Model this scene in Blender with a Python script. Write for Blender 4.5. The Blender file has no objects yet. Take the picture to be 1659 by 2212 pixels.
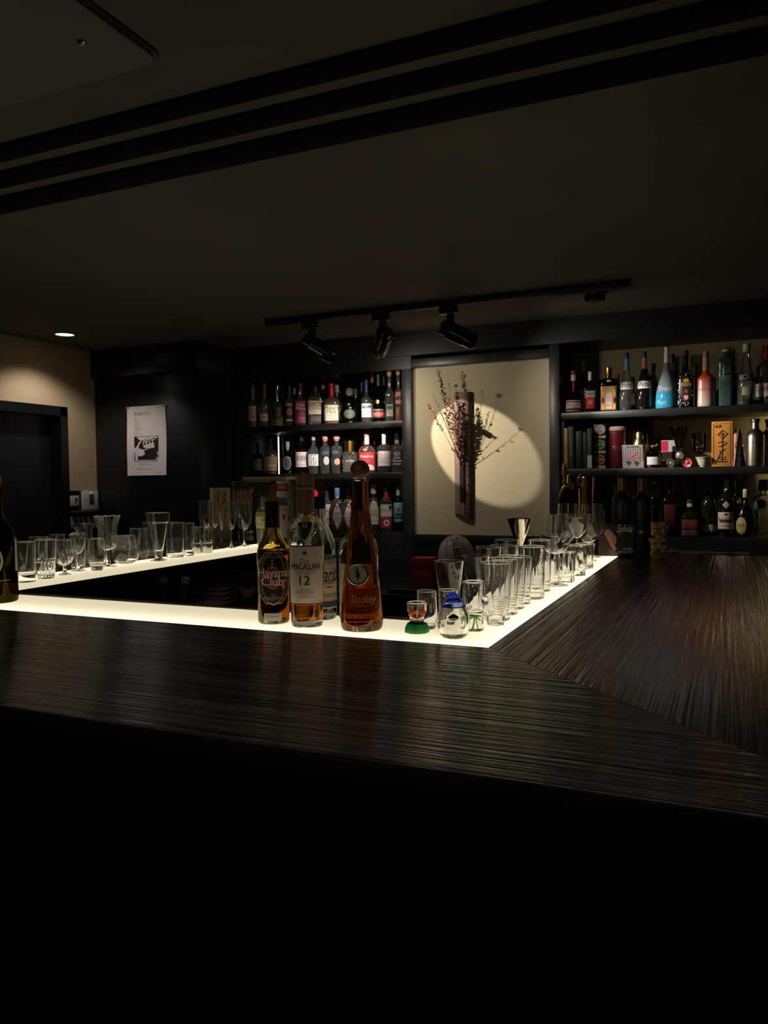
import bpy, bmesh, math, random
from mathutils import Vector, Matrix, noise

random.seed(11)
S = bpy.context.scene
COL = S.collection
PI = math.pi

# ---------------------------------------------------------------- camera, light, exposure
CZ = 1.42            # eye height of the camera
ZS = 1.12            # bar top
CEIL = 2.25
FPX, CX, CY = 1686.6, 829.5, 1106.0
YAW, PITCH, ROLL = 0.417883, 0.0391853, 0.0118037
_cy, _sy = math.cos(YAW), math.sin(YAW)
FWD = Vector((-_sy*math.cos(PITCH), _cy*math.cos(PITCH), -math.sin(PITCH)))
_r0 = Vector((_cy, _sy, 0)); _d0 = FWD.cross(_r0)
RGT = math.cos(ROLL)*_r0 + math.sin(ROLL)*_d0
DWN = -math.sin(ROLL)*_r0 + math.cos(ROLL)*_d0
CAM = Vector((0, 0, CZ))
cd = bpy.data.cameras.new('camera'); cam = bpy.data.objects.new('camera', cd); COL.objects.link(cam)
cd.sensor_fit = 'VERTICAL'; cd.sensor_height = 36.0; cd.lens = FPX/2212*36.0
cd.clip_start = 0.02; cd.clip_end = 50
cam.matrix_world = Matrix(((RGT.x, -DWN.x, -FWD.x, 0), (RGT.y, -DWN.y, -FWD.y, 0), (RGT.z, -DWN.z, -FWD.z, CZ), (0, 0, 0, 1)))
S.camera = cam

w = bpy.data.worlds.new('night'); S.world = w; w.use_nodes = True
w.node_tree.nodes['Background'].inputs[0].default_value = (0.9, 0.85, 0.75, 1)
w.node_tree.nodes['Background'].inputs[1].default_value = 0.0
S.view_settings.view_transform = 'Standard'; S.view_settings.look = 'None'
S.view_settings.exposure = 0.0; S.view_settings.gamma = 1.0
S.view_settings.use_curve_mapping = False
cy = S.cycles
cy.max_bounces = 110; cy.transmission_bounces = 100; cy.transparent_max_bounces = 40
cy.glossy_bounces = 100; cy.diffuse_bounces = 4
cy.sample_clamp_indirect = 4.0; cy.blur_glossy = 0.0
cy.use_denoising = True

PANEL_GLOW = 0.74          # backlit acrylic bar panels
PANEL_EDGE = 1.00          # extra glow next to the LED line along the outer edge
SPOT_WALL, SPOT_LEFT, SPOT_RIGHT = 46.0, 66.0, 80.0
SPILL = 8.5
DOWNLIGHT = 14.5
FRONT_FILL = 9.0  # unseen downlight, added for front light on the bottles

def spot_light(name, loc, target, power, size_deg, blend, col=(1, .90, .74), rad=.02, parent=None):
    l = bpy.data.lights.new(name, 'SPOT'); l.energy = power; l.spot_size = math.radians(size_deg); l.spot_blend = blend
    l.color = col; l.shadow_soft_size = rad
    o = bpy.data.objects.new(name, l); COL.objects.link(o)
    o.location = loc; o.rotation_euler = (Vector(target)-Vector(loc)).to_track_quat('-Z', 'Y').to_euler()
    o['kind'] = 'helper'
    return o

# ---------------------------------------------------------------- measuring helpers (rays of the photograph's camera into the room)
def ray(x, y): return RGT*((x-CX)/FPX) + DWN*((y-CY)/FPX) + FWD
def on_z(x, y, z):
    d = ray(x, y); return CAM + d*((z-CZ)/d.z)
def on_y(x, y, Y):
    d = ray(x, y); return CAM + d*(Y/d.y)
def on_x(x, y, X):
    d = ray(x, y); return CAM + d*(X/d.x)
def pix(P):
    v = Vector(P)-CAM; d = v.dot(FWD)
    return CX+v.dot(RGT)/d*FPX, CY+v.dot(DWN)/d*FPX
def depth(P): return (Vector(P)-CAM).dot(FWD)
def at_row(x, z, Y):
    """the point of height z in the plane Y that shows in column x"""
    lo, hi = -6.0, 4.0
    for _ in range(50):
        m = (lo+hi)/2
        if pix((m, Y, z))[0] < x: lo = m
        else: hi = m
    return Vector((lo, Y, z))
def tall(P, yt):
    lo, hi = -.5, 2.0
    for _ in range(50):
        m = (lo+hi)/2
        if pix((P[0], P[1], P[2]+m))[1] > yt: lo = m
        else: hi = m
    return lo
def face_cam(P): return math.atan2(P[1], P[0]) - PI/2    # turns local -Y to the viewer

TAKEN = []
def is_free(P, parts, gap=.0008):
    """parts: [(z0, z1, r)] above P; True when no thing placed before stands there"""
    for Q, qp in TAKEN:
        d = math.hypot(P[0]-Q[0], P[1]-Q[1])
        for a0, a1, r in parts:
            for b0, b1, q in qp:
                if d < r+q+gap and P[2]+a0 < Q[2]+b1 and Q[2]+b0 < P[2]+a1: return False
    return True
def settle(options):
    """options: a list of (P, parts, payload) from the best place on; takes the first that is free"""
    for P, parts, pay in options:
        if is_free(P, parts):
            TAKEN.append((Vector(P), parts)); return P, pay
    P, parts, pay = options[0]; TAKEN.append((Vector(P), parts)); return P, pay

# ---------------------------------------------------------------- materials
MATS = {}
def lin(c):
    return tuple((v/255/12.92 if v/255 <= .04045 else ((v/255+.055)/1.055)**2.4) for v in c)
def new_mat(key):
    m = bpy.data.materials.new(key); m.use_nodes = True
    nt = m.node_tree; nt.nodes.clear()
    return m, nt.nodes, nt.links
def paint(c, rough=.55, metal=0.0, coat=0.0, spec=.5):
    key = ('paint', c, rough, metal, coat, spec)
    if key in MATS: return MATS[key]
    m, N, L = new_mat('surface_%d' % len(MATS))
    o = N.new('ShaderNodeOutputMaterial'); b = N.new('ShaderNodeBsdfPrincipled')
    b.inputs['Base Color'].default_value = (*lin(c), 1); b.inputs['Roughness'].default_value = rough
    b.inputs['Metallic'].default_value = metal; b.inputs['Coat Weight'].default_value = coat
    b.inputs['Specular IOR Level'].default_value = spec
    L.new(b.outputs[0], o.inputs[0])
    MATS[key] = m; return m
def mottled(name, c1, c2, scale=(8, 8, 8), rough=.6, bump=0.0, detail=4, metal=0.0, coat=0.0, ramp=(.35, .7)):
    m, N, L = new_mat(name)
    o = N.new('ShaderNodeOutputMaterial'); b = N.new('ShaderNodeBsdfPrincipled')
    tc = N.new('ShaderNodeTexCoord'); mp = N.new('ShaderNodeMapping'); mp.inputs['Scale'].default_value = scale
    n = N.new('ShaderNodeTexNoise'); n.inputs['Scale'].default_value = 1; n.inputs['Detail'].default_value = detail
    r = N.new('ShaderNodeValToRGB'); e = r.color_ramp.elements
    e[0].position, e[1].position = ramp
    e[0].color = (*lin(c1), 1); e[1].color = (*lin(c2), 1)
    L.new(tc.outputs['Object'], mp.inputs[0]); L.new(mp.outputs[0], n.inputs[0]); L.new(n.outputs[0], r.inputs[0])
    L.new(r.outputs[0], b.inputs['Base Color'])
    b.inputs['Roughness'].default_value = rough; b.inputs['Metallic'].default_value = metal; b.inputs['Coat Weight'].default_value = coat
    if bump:
        bp = N.new('ShaderNodeBump'); bp.inputs['Strength'].default_value = 1; bp.inputs['Distance'].default_value = bump
        L.new(n.outputs[0], bp.inputs['Height']); L.new(bp.outputs[0], b.inputs['Normal'])
    L.new(b.outputs[0], o.inputs[0]); return m
def glass(c=(255, 255, 255), ior=1.47, rough=0.0):
    key = ('glass', c, ior, rough)
    if key in MATS: return MATS[key]
    m, N, L = new_mat('clear_glass_%d' % len(MATS))
    o = N.new('ShaderNodeOutputMaterial'); b = N.new('ShaderNodeBsdfGlass')
    b.inputs['Color'].default_value = (*lin(c), 1); b.inputs['IOR'].default_value = ior; b.inputs['Roughness'].default_value = rough
    L.new(b.outputs[0], o.inputs[0]); MATS[key] = m; return m
def thin_glass(c=(245, 248, 245), haze=0.0, hc=(220, 220, 220)):
    """blown bottle glass seen from some metres: tinted see-through wall with a fresnel reflection"""
    key = ('thin', c, haze, hc)
    if key in MATS: return MATS[key]
    m, N, L = new_mat('bottle_glass_%d' % len(MATS))
    o = N.new('ShaderNodeOutputMaterial'); t = N.new('ShaderNodeBsdfTransparent'); g = N.new('ShaderNodeBsdfGlossy')
    t.inputs[0].default_value = (*lin(c), 1); g.inputs['Roughness'].default_value = .06
    f = N.new('ShaderNodeFresnel'); f.inputs[0].default_value = 1.75
    mx = N.new('ShaderNodeMixShader'); L.new(f.outputs[0], mx.inputs[0]); L.new(t.outputs[0], mx.inputs[1]); L.new(g.outputs[0], mx.inputs[2])
    last = mx
    if haze:
        d = N.new('ShaderNodeBsdfDiffuse'); d.inputs[0].default_value = (*lin(hc), 1)
        m2 = N.new('ShaderNodeMixShader'); m2.inputs[0].default_value = haze
        L.new(mx.outputs[0], m2.inputs[1]); L.new(d.outputs[0], m2.inputs[2]); last = m2
    L.new(last.outputs[0], o.inputs[0]); MATS[key] = m; return m
def glow(c, strength):
    key = ('glow', c, strength)
    if key in MATS: return MATS[key]
    m, N, L = new_mat('glow_%d' % len(MATS))
    o = N.new('ShaderNodeOutputMaterial'); e = N.new('ShaderNodeEmission')
    e.inputs[0].default_value = (*lin(c), 1); e.inputs[1].default_value = strength
    L.new(e.outputs[0], o.inputs[0]); MATS[key] = m; return m
def hazed_glass(haze):
    """clear glass with a faint washing bloom that also stands in for strip glow"""
    m, N, L = new_mat('hazed_clear_glass')
    o = N.new('ShaderNodeOutputMaterial'); b = N.new('ShaderNodeBsdfGlass'); b.inputs['IOR'].default_value = 1.47; b.inputs['Roughness'].default_value = 0
    b.inputs['Color'].default_value = (1, 1, 1, 1)
    d = N.new('ShaderNodeBsdfDiffuse'); t = N.new('ShaderNodeBsdfTranslucent')
    d.inputs[0].default_value = t.inputs[0].default_value = (.85, .85, .83, 1)
    m1 = N.new('ShaderNodeMixShader'); m1.inputs[0].default_value = .5; L.new(d.outputs[0], m1.inputs[1]); L.new(t.outputs[0], m1.inputs[2])
    m2 = N.new('ShaderNodeMixShader'); m2.inputs[0].default_value = haze; L.new(b.outputs[0], m2.inputs[1]); L.new(m1.outputs[0], m2.inputs[2])
    L.new(m2.outputs[0], o.inputs[0]); return m
GLASS = hazed_glass(.010)  # pale haze lightens the glass in place of scattered strip light
STEEL = paint((200, 198, 190), .18, 1.0)
BLACK = paint((12, 12, 12), .35)
INK = paint((18, 16, 15), .6)
GREY_INK = paint((120, 112, 104), .6)
WHITE = paint((226, 222, 212), .6)
CREAM = paint((214, 200, 168), .6)
GOLD = paint((196, 150, 72), .28, 1.0)
BRASS = paint((168, 128, 68), .24, 1.0)
RED = paint((170, 28, 30), .5)
NAVY = paint((24, 34, 66), .5)

# ---------------------------------------------------------------- mesh building
class Geo:
    def __init__(self): self.v, self.f, self.m, self.flat = [], [], [], False
    def add(self, vs, fs, mi=0):
        b = len(self.v); self.v += [tuple(p) for p in vs]
        self.f += [tuple(i+b for i in f) for f in fs]; self.m += [mi]*len(fs); return self
    def box(self, a, b, mi=0, M=None):
        x0, y0, z0 = a; x1, y1, z1 = b
        vs = [Vector(p) for p in ((x0, y0, z0), (x1, y0, z0), (x1, y1, z0), (x0, y1, z0), (x0, y0, z1), (x1, y0, z1), (x1, y1, z1), (x0, y1, z1))]
        if M is not None: vs = [M @ p for p in vs]
        return self.add(vs, [(3, 2, 1, 0), (4, 5, 6, 7), (0, 1, 5, 4), (1, 2, 6, 5), (2, 3, 7, 6), (3, 0, 4, 7)], mi)
    def rbox(self, a, b, r=.004, mi=0, M=None):
        """a box with bevelled edges"""
        bm = bmesh.new(); bmesh.ops.create_cube(bm, size=1)
        for v in bm.verts:
            v.co = Vector([a[i]+(v.co[i]+.5)*(b[i]-a[i]) for i in range(3)])
        bmesh.ops.bevel(bm, geom=bm.edges[:], offset=r, segments=2, affect='EDGES', profile=.5)
        bm.verts.index_update()
        vs = [v.co.copy() for v in bm.verts]
        if M is not None: vs = [M @ p for p in vs]
        self.add(vs, [[v.index for v in f.verts] for f in bm.faces], mi); bm.free(); return self
    def loft(self, rings, seg=24, mi=0, cap0=True, cap1=True, mod=None, M=None):
        """rings: (z, rx, ry, p) superellipses, optional 5th, 6th: centre"""
        vs = []
        for R in rings:
            z, rx, ry, p = R[:4]; cx, cy_ = (R[4], R[5]) if len(R) > 4 else (0, 0)
            for k in range(seg):
                t = 2*PI*k/seg; c, s = math.cos(t), math.sin(t)
                q = mod(t, z) if mod else 1.0
                if p == 2: X, Y = rx*c, ry*s
                else:
                    X = rx*math.copysign(abs(c)**(2/p), c); Y = ry*math.copysign(abs(s)**(2/p), s)
                vs.append((cx+X*q, cy_+Y*q, z))
        fs = []
        for i in range(len(rings)-1):
            for k in range(seg):
                a = i*seg+k; b = i*seg+(k+1) % seg
                fs.append((a, b, b+seg, a+seg))
        if cap0: fs.append(tuple(reversed(range(seg))))
        if cap1: fs.append(tuple(range((len(rings)-1)*seg, len(rings)*seg)))
        if M is not None: vs = [M @ Vector(p) for p in vs]
        return self.add(vs, fs, mi)
    def lathe(self, prof, seg=40, mi=0, mod=None, M=None, cap0=True, cap1=True):
        return self.loft([(z, max(r, 1e-5), max(r, 1e-5), 2) for r, z in prof], seg, mi, cap0, cap1, mod, M)
    def tube(self, pts, r, seg=8, mi=0, caps=True):
        pts = [Vector(p) for p in pts]; n = len(pts); rs = r if isinstance(r, (list, tuple)) else [r]*n
        vs = []; up = Vector((0, 0, 1))
        for i, p in enumerate(pts):
            d = (pts[min(i+1, n-1)]-pts[max(i-1, 0)])
            d = d.normalized() if d.length > 1e-9 else Vector((0, 0, 1))
            if i == 0: a = d.cross(up if abs(d.z) < .9 else Vector((1, 0, 0))).normalized()
            else: a = (a - d*a.dot(d)).normalized()
            b = d.cross(a)
            vs += [p+(a*math.cos(2*PI*k/seg)+b*math.sin(2*PI*k/seg))*rs[i] for k in range(seg)]
        fs = [(i*seg+k, i*seg+(k+1) % seg, (i+1)*seg+(k+1) % seg, (i+1)*seg+k) for i in range(n-1) for k in range(seg)]
        if caps: fs += [tuple(reversed(range(seg))), tuple(range((n-1)*seg, n*seg))]
        return self.add(vs, fs, mi)
    def ball(self, c, r, mi=0, seg=14, sz=(1, 1, 1)):
        return self.loft([(c[2]+r*sz[2]*math.sin(-PI/2+PI*i/seg), max(r*sz[0]*math.cos(-PI/2+PI*i/seg), 1e-5), max(r*sz[1]*math.cos(-PI/2+PI*i/seg), 1e-5), 2, c[0], c[1]) for i in range(seg+1)], seg+6, mi)
    def poly(self, pts, mi=0): return self.add(pts, [tuple(range(len(pts)))], mi)
    def prism(self, pts2, y0, y1, mi=0, M=None):
        """a flat outline (x, z) pushed from y0 to y1"""
        n = len(pts2)
        vs = [Vector((x, y0, z)) for x, z in pts2]+[Vector((x, y1, z)) for x, z in pts2]
        if M is not None: vs = [M @ p for p in vs]
        return self.add(vs, [tuple(range(n)), tuple(reversed(range(n, 2*n)))]+[(i, i+n, (i+1) % n+n, (i+1) % n) for i in range(n)], mi)
    def text(self, s, size, f, mi=0, wmax=None, shear=0, align='C', stretch=1.0):
        """lettering laid on a surface: f maps (u, v) of the flat writing to a point"""
        vs, fs, w_ = letters(s, shear)
        k = size; kx = size*stretch
        if wmax and w_*kx > wmax: kx = wmax/w_
        off = -w_/2 if align == 'C' else 0
        return self.add([f((x+off)*kx, y*k) for x, y in vs], fs, mi)
    def build(self, name, mats, parent=None, loc=None, rz=None, sharp=34):
        me = bpy.data.meshes.new(name); me.from_pydata(self.v, [], self.f)
        for m in (mats if isinstance(mats, (list, tuple)) else [mats]): me.materials.append(m)
        me.polygons.foreach_set('material_index', self.m)
        if sharp:
            me.polygons.foreach_set('use_smooth', [True]*len(self.f))
            me.update(); me.set_sharp_from_angle(angle=math.radians(sharp))
        me.update()
        o = bpy.data.objects.new(name, me); COL.objects.link(o)
        if parent is not None: o.parent = parent
        if loc is not None: o.location = loc
        if rz is not None: o.rotation_euler[2] = rz
        return o
_font = bpy.data.curves.new('lettering', 'FONT'); _font_ob = bpy.data.objects.new('lettering', _font)
_letters = {}
def letters(s, shear=0):
    if (s, shear) not in _letters:
        _font.body = s; _font.size = 1.4; _font.shear = shear
        m = bpy.data.meshes.new_from_object(_font_ob)
        vs = [(v.co.x, v.co.y) for v in m.vertices]; fs = [tuple(p.vertices) for p in m.polygons]
        bpy.data.meshes.remove(m)
        x0 = min((x for x, y in vs), default=0); x1 = max((x for x, y in vs), default=0)
        _letters[(s, shear)] = ([(x-x0, y) for x, y in vs], fs, max(x1-x0, 1e-6))
    return _letters[(s, shear)]
def tag(o, label, cat, group=None, kind=None):
    if label: o['label'] = label
    if cat: o['category'] = cat
    if group: o['group'] = group
    if kind: o['kind'] = kind
    return o
def thing(name, label, cat, loc=(0, 0, 0), rz=0, group=None):
    o = bpy.data.objects.new(name, None); COL.objects.link(o); o.empty_display_size = .02
    o.location = loc; o.rotation_euler = (0, 0, rz)
    return tag(o, label, cat, group)
def struct(o):
    o['kind'] = 'structure'; return o
def copy_thing(o, loc, rz, label, group=None):
    c = o.copy(); COL.objects.link(c); c.location = loc; c.rotation_euler = (0, 0, rz); c['label'] = label
    if group: c['group'] = group
    for ch in o.children:
        d = ch.copy(); COL.objects.link(d); d.parent = c
        for g in ch.children:
            e = g.copy(); COL.objects.link(e); e.parent = d
    return c

# ---------------------------------------------------------------- the room
ceil_m = mottled('brown_ceiling', (88, 80, 68), (96, 88, 75), (3, 3, 3), .8)
beige_m = mottled('beige_wall', (180, 158, 126), (184, 162, 129), (30, 30, 30), .85, .0001)
black_m = mottled('black_lacquer_wall', (16, 15, 15), (22, 21, 20), (6, 6, 6), .32, .0006)
dark_m = paint((10, 10, 10), .5)
wood_black = mottled('black_stained_wood', (14, 13, 13), (24, 22, 21), (4, 60, 60), .38, .0008)
frame_m = mottled('charcoal_painted_wood', (34, 34, 37), (52, 52, 56), (9, 9, 9), .38, .001)
struct(Geo().box((-3.8, -1.6, -.05), (1.7, 4.6, 0)).build('floor', dark_m))
struct(Geo().box((-3.8, -1.6, CEIL), (1.7, 4.6, CEIL+.05)).build('ceiling', ceil_m))
DOOR_T, DY0, DY1 = 1.88, 2.55, 3.52
wl = Geo()
wl.box((-3.78, -1.5, 0), (-3.64, DY0, CEIL)).box((-3.78, DY0, DOOR_T), (-3.64, DY1, CEIL)).box((-3.78, DY1, 1.385), (-3.64, 3.76, CEIL))
struct(wl.build('wall_left', beige_m))
struct(Geo().box((-3.78, DY1, 0), (-3.645, 3.76, 1.385)).build('trim_1', black_m))
struct(Geo().box((-3.8, 4.46, 0), (1.7, 4.6, CEIL)).build('wall_back', mottled('taupe_back_wall', (128, 116, 92), (136, 124, 98), (20, 20, 20), .8)))
struct(Geo().box((1.5, -1.5, 0), (1.65, 4.5, CEIL)).build('wall_right', dark_m))
struct(Geo().box((-3.8, -1.6, 0), (1.7, -1.5, CEIL)).build('wall_front', dark_m))
# the dark doorway
d1 = struct(Geo().box((-3.75, DY0+.05, 0), (-3.71, DY1-.06, DOOR_T-.05)).build('door_1', paint((20, 21, 23), .4)))
fr = Geo()
fr.box((-3.72, DY1-.055, 0), (-3.625, DY1, DOOR_T)).box((-3.72, DY0, 0), (-3.625, DY0+.055, DOOR_T)).box((-3.72, DY0, DOOR_T-.05), (-3.625, DY1, DOOR_T+.005))
fr.build('door_frame', paint((14, 14, 15), .35), d1)
# black lacquered pillar with its deeper head
struct(Geo().rbox((-3.64, 3.755, 0), (-2.835, 4.46, 2.08), .006).build('wall_pillar', black_m))
struct(Geo().rbox((-3.64, 3.725, 2.08), (-2.83, 4.46, CEIL), .006).build('trim_2', black_m))
# lintel above the back shelves
struct(Geo().box((-2.83, 4.07, 2.12), (1.5, 4.46, CEIL)).build('trim_3', paint((13, 12, 12), .42)))
struct(Geo().box((-2.83, 4.09, 2.05), (-1.64, 4.46, 2.12)).build('trim_4', paint((13, 12, 12), .42)))
# three battens across the ceiling
for k, (a, b) in enumerate(((1.388, 1.457), (1.505, 1.583), (1.632, 1.730))):
    struct(Geo().rbox((-3.64, a, CEIL-.009), (1.5, b, CEIL+.01), .003).build('trim_%d' % (5+k), paint((13, 11, 9), .9, 0, 0, .1)))

# air-conditioner cassette in the ceiling above the camera
ac = thing('ceiling_cassette', 'flat dark square ceiling panel with rounded corners and one screw, past the battens', 'ceiling panel', (-1.46, .80, CEIL))
def round_rect(hx, r, z, n=8):
    return [(sx*(hx-r)+r*math.cos(a0+PI/2*k/n), sy*(hx-r)+r*math.sin(a0+PI/2*k/n), z) for sx, sy, a0 in ((1, 1, 0), (-1, 1, PI/2), (-1, -1, PI), (1, -1, 3*PI/2)) for k in range(n+1)]
def plate(rings):
    g = Geo(); n = len(rings[0]); g.add([p for R in rings for p in R], [(i*n+k, i*n+(k+1) % n, (i+1)*n+(k+1) % n, (i+1)*n+k) for i in range(len(rings)-1) for k in range(n)]+[tuple(reversed(range(n))), tuple(range((len(rings)-1)*n, len(rings)*n))])
    return g
g = plate([round_rect(.440, .03, -.014), round_rect(.444, .034, -.012), round_rect(.445, .035, -.004)])
g.build('cover_plate', mottled('grey_cover', (90, 88, 80), (96, 94, 86), (4, 4, 4), .55), ac)
g = Geo(); g.lathe([(.006, -.019), (.009, -.017), (.009, -.014)], 16, M=Matrix.Translation((.362, .325, 0))); g.build('screw', STEEL, ac)
g = plate([round_rect(.452, .04, -.005), round_rect(.455, .042, 0)]); g.build('gap_shade', dark_m, ac)  # dark rim standing in for the gap shadow round the plate

# ceiling downlight by the door
dl = thing('downlight', 'round recessed ceiling downlight, lit, by the beige wall above the door', 'ceiling light', (-3.354, 3.252, CEIL))
g = Geo(); g.lathe([(.05, -.004), (.062, -.004), (.066, 0), (.05, 0), (.05, -.004)], 40, cap0=False, cap1=False); g.build('trim_ring', paint((30, 30, 30), .35), dl)
g = Geo(); g.lathe([(.0, -.0015), (.049, -.0015)], 40, cap0=False, cap1=False); g.build('lens', glow((255, 240, 215), 2.6), dl)
spot_light('downlight_beam', (-3.354, 3.252, CEIL-.012), (-3.354, 3.252, 0), DOWNLIGHT, 130, .55, (1, .92, .84), .04)

# an unseen downlight behind the camera, added to light the bottle fronts
dl2 = thing('downlight', 'unseen ceiling downlight added behind the camera to light the bottle fronts', 'ceiling light', (-.75, -.35, CEIL))
g = Geo(); g.lathe([(.05, -.004), (.062, -.004), (.066, 0), (.05, 0), (.05, -.004)], 40, cap0=False, cap1=False); g.build('trim_ring', paint((30, 30, 30), .35), dl2)
g = Geo(); g.lathe([(.0, -.0015), (.049, -.0015)], 40, cap0=False, cap1=False); g.build('lens', glow((255, 240, 215), 2.6), dl2)
spot_light('front_fill_beam', (-.75, -.35, CEIL-.012), (-.75, .6, .5), FRONT_FILL, 150, .8, (1, .92, .84), .04)

# smoke detector
sd = thing('smoke_detector', 'small round black detector on the ceiling beside the track', 'detector', (-.551, 3.56, CEIL))
g = Geo(); g.lathe([(.055, 0), (.055, -.012), (.048, -.022)], 32); g.build('base_ring', BLACK, sd)
g = Geo()
for k in range(10):
    a = 2*PI*k/10
    g.box((.026, -.004, -.042), (.044, .004, -.02), M=Matrix.Rotation(a, 4, 'Z'))
g.lathe([(.03, -.02), (.024, -.046), (.012, -.05)], 24); g.build('sensor_cage', paint((24, 24, 25), .3), sd)

# ---------------------------------------------------------------- track with three spotlights
tr = thing('lighting_track', 'long black lighting track fixed along the ceiling above the back bar', 'track light rail', (0, 3.43, CEIL))
g = Geo(); g.rbox((-2.165, -.018, -.032), (-.385, .018, -.0005), .003); g.build('rail', paint((12, 12, 12), .35), tr)
g = Geo(); g.box((-2.15, -.006, -.0335), (-.40, .006, -.031)); g.build('groove', paint((40, 36, 30), .35, 1.0), tr)
hm = paint((26, 24, 23), .22, 0, .6)
def track_head(label, x, aim, px):
    t = thing('track_spotlight', label, 'spotlight', (x, 3.43, CEIL-.033), 0)
    g = Geo(); g.rbox((-.055, -.017, -.034), (.03, .017, .0), .003); g.build('adapter', hm, t)
    g = Geo(); g.rbox((-.018, -.016, -.068), (.014, .016, -.034), .004); g.lathe([(.016, -.095), (.016, -.066)], 20)
    g.build('swivel', hm, t)
    piv = Vector((0, 0, -.112)); d = Vector(aim).normalized()
    M = Matrix.Translation(piv) @ d.to_track_quat('Z', 'Y').to_matrix().to_4x4()
    g = Geo(); g.lathe([(.026, -.055), (.033, -.05), (.034, -.022), (.040, -.018), (.0415, -.012), (.0415, .055), (.0425, .058), (.0425, .064), (.0415, .067), (.041, .115), (.037, .122), (.033, .122), (.030, .095), (.0, .09)], 36, M=M)
    b = g.build('lamp_housing', hm, t)
    for k in (-1, 1):
        g = Geo(); g.rbox((.036*k-.004*k-.003, -.02, -.05), (.036*k+.004, .02, .0), .002, M=M); g.build('heat_fin', hm, t)
    g = Geo(); g.lathe([(.0, .098), (.029, .098)], 28, cap0=False, cap1=False, M=M); g.build('lens', glow((255, 226, 180), 6.0), t)
    for k in (-1, 1):
        g = Geo(); g.lathe([(.0, 0), (.006, 0), (.005, .006), (0, .0075)], 14, M=M @ Matrix.Translation((.041*k, 0, -.005)) @ Matrix.Rotation(k*PI/2, 4, 'Y')); g.build('screw', STEEL, t)
    return t, Vector((x, 3.43, CEIL-.033))+piv+d*.125, d
def aim_to(x, target): return Vector(target)-Vector((x, 3.43, CEIL-.145))
A1 = (-1.300, 4.135, 1.620)
t1, p1, d1_ = track_head('black track spotlight nearest the pillar, tilted toward the flower panel', -1.90, aim_to(-1.90, A1), 0)
A2 = (-2.13, 4.2, 1.62)
t2, p2, d2_ = track_head('black track spotlight in the middle of the rail, pointing down at the bottles', -1.515, aim_to(-1.515, A2), 0)
A3 = (-.13, 4.2, 1.575)
t3, p3, d3_ = track_head('black track spotlight furthest from the pillar, tilted toward the shelf of curios', -1.175, aim_to(-1.175, A3), 0)
WARM = (1, .90, .74)
spot_light('spotlight_beam', p1, A1, SPOT_WALL, 28.3, .16, WARM, .008)
spot_light('spotlight_spill', p1, A1, SPILL, 120, 1, WARM, .02)
spot_light('spotlight_beam', p2, A2, SPOT_LEFT, 40, .8, (1, .93, .84), .012)
spot_light('spotlight_spill', p2, A2, SPILL, 110, 1, WARM, .02)
spot_light('spotlight_beam', p3, A3, SPOT_RIGHT, 36, .8, (1, .92, .80), .012)
spot_light('spotlight_spill', p3, A3, SPILL, 110, 1, WARM, .02)

# ---------------------------------------------------------------- the bar counter
def wood_top(name, along_y):
    m, N, L = new_mat(name)
    o = N.new('ShaderNodeOutputMaterial'); b = N.new('ShaderNodeBsdfPrincipled')
    tc = N.new('ShaderNodeTexCoord')
    mp = N.new('ShaderNodeMapping'); mp.inputs['Scale'].default_value = (105, 1.1, 1) if along_y else (1.1, 105, 1)
    n = N.new('ShaderNodeTexNoise'); n.inputs['Scale'].default_value = 1; n.inputs['Detail'].default_value = 3; n.inputs['Roughness'].default_value = .55
    mp2 = N.new('ShaderNodeMapping'); mp2.inputs['Scale'].default_value = (24, .6, 1) if along_y else (.6, 24, 1)
    n2 = N.new('ShaderNodeTexNoise'); n2.inputs['Scale'].default_value = 1; n2.inputs['Detail'].default_value = 3
    n3 = N.new('ShaderNodeTexNoise'); n3.inputs['Scale'].default_value = 90; n3.inputs['Detail'].default_value = 2
    for q, k in ((mp, n), (mp2, n2)):
        L.new(tc.outputs['Object'], q.inputs[0]); L.new(q.outputs[0], k.inputs[0])
    L.new(tc.outputs['Object'], n3.inputs[0])
    ad = N.new('ShaderNodeMath'); ad.operation = 'MULTIPLY_ADD'; ad.inputs[1].default_value = .5
    L.new(n2.outputs[0], ad.inputs[0]); L.new(n.outputs[0], ad.inputs[2])
    ad2 = N.new('ShaderNodeMath'); ad2.operation = 'MULTIPLY_ADD'; ad2.inputs[1].default_value = .03
    L.new(n3.outputs[0], ad2.inputs[0]); L.new(ad.outputs[0], ad2.inputs[2])
    r = N.new('ShaderNodeValToRGB'); e = r.color_ramp.elements
    e[0].position, e[1].position = .60, .95
    e[0].color = (*lin((18, 17, 16)), 1); e[1].color = (*lin((116, 111, 106)), 1)
    L.new(ad.outputs[0], r.inputs[0]); L.new(r.outputs[0], b.inputs['Base Color'])
    b.inputs['Roughness'].default_value = .16; b.inputs['Specular IOR Level'].default_value = .95
    bp = N.new('ShaderNodeBump'); bp.inputs['Strength'].default_value = 1; bp.inputs['Distance'].default_value = .0028
    L.new(ad2.outputs[0], bp.inputs['Height']); L.new(bp.outputs[0], b.inputs['Normal'])
    L.new(b.outputs[0], o.inputs[0]); return m
wood_x = wood_top('black_wood_grain_along_front', False); wood_y = wood_top('black_wood_grain_along_side', True)
XR, YF = -.397, 1.345           # outer edges of the lit panels
XL, YI = -2.13, 1.55
T = .045
bar = thing('bar_counter', 'glossy black wooden bar counter with streaky grain, running round three sides', 'bar counter', (0, 0, 0))
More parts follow.
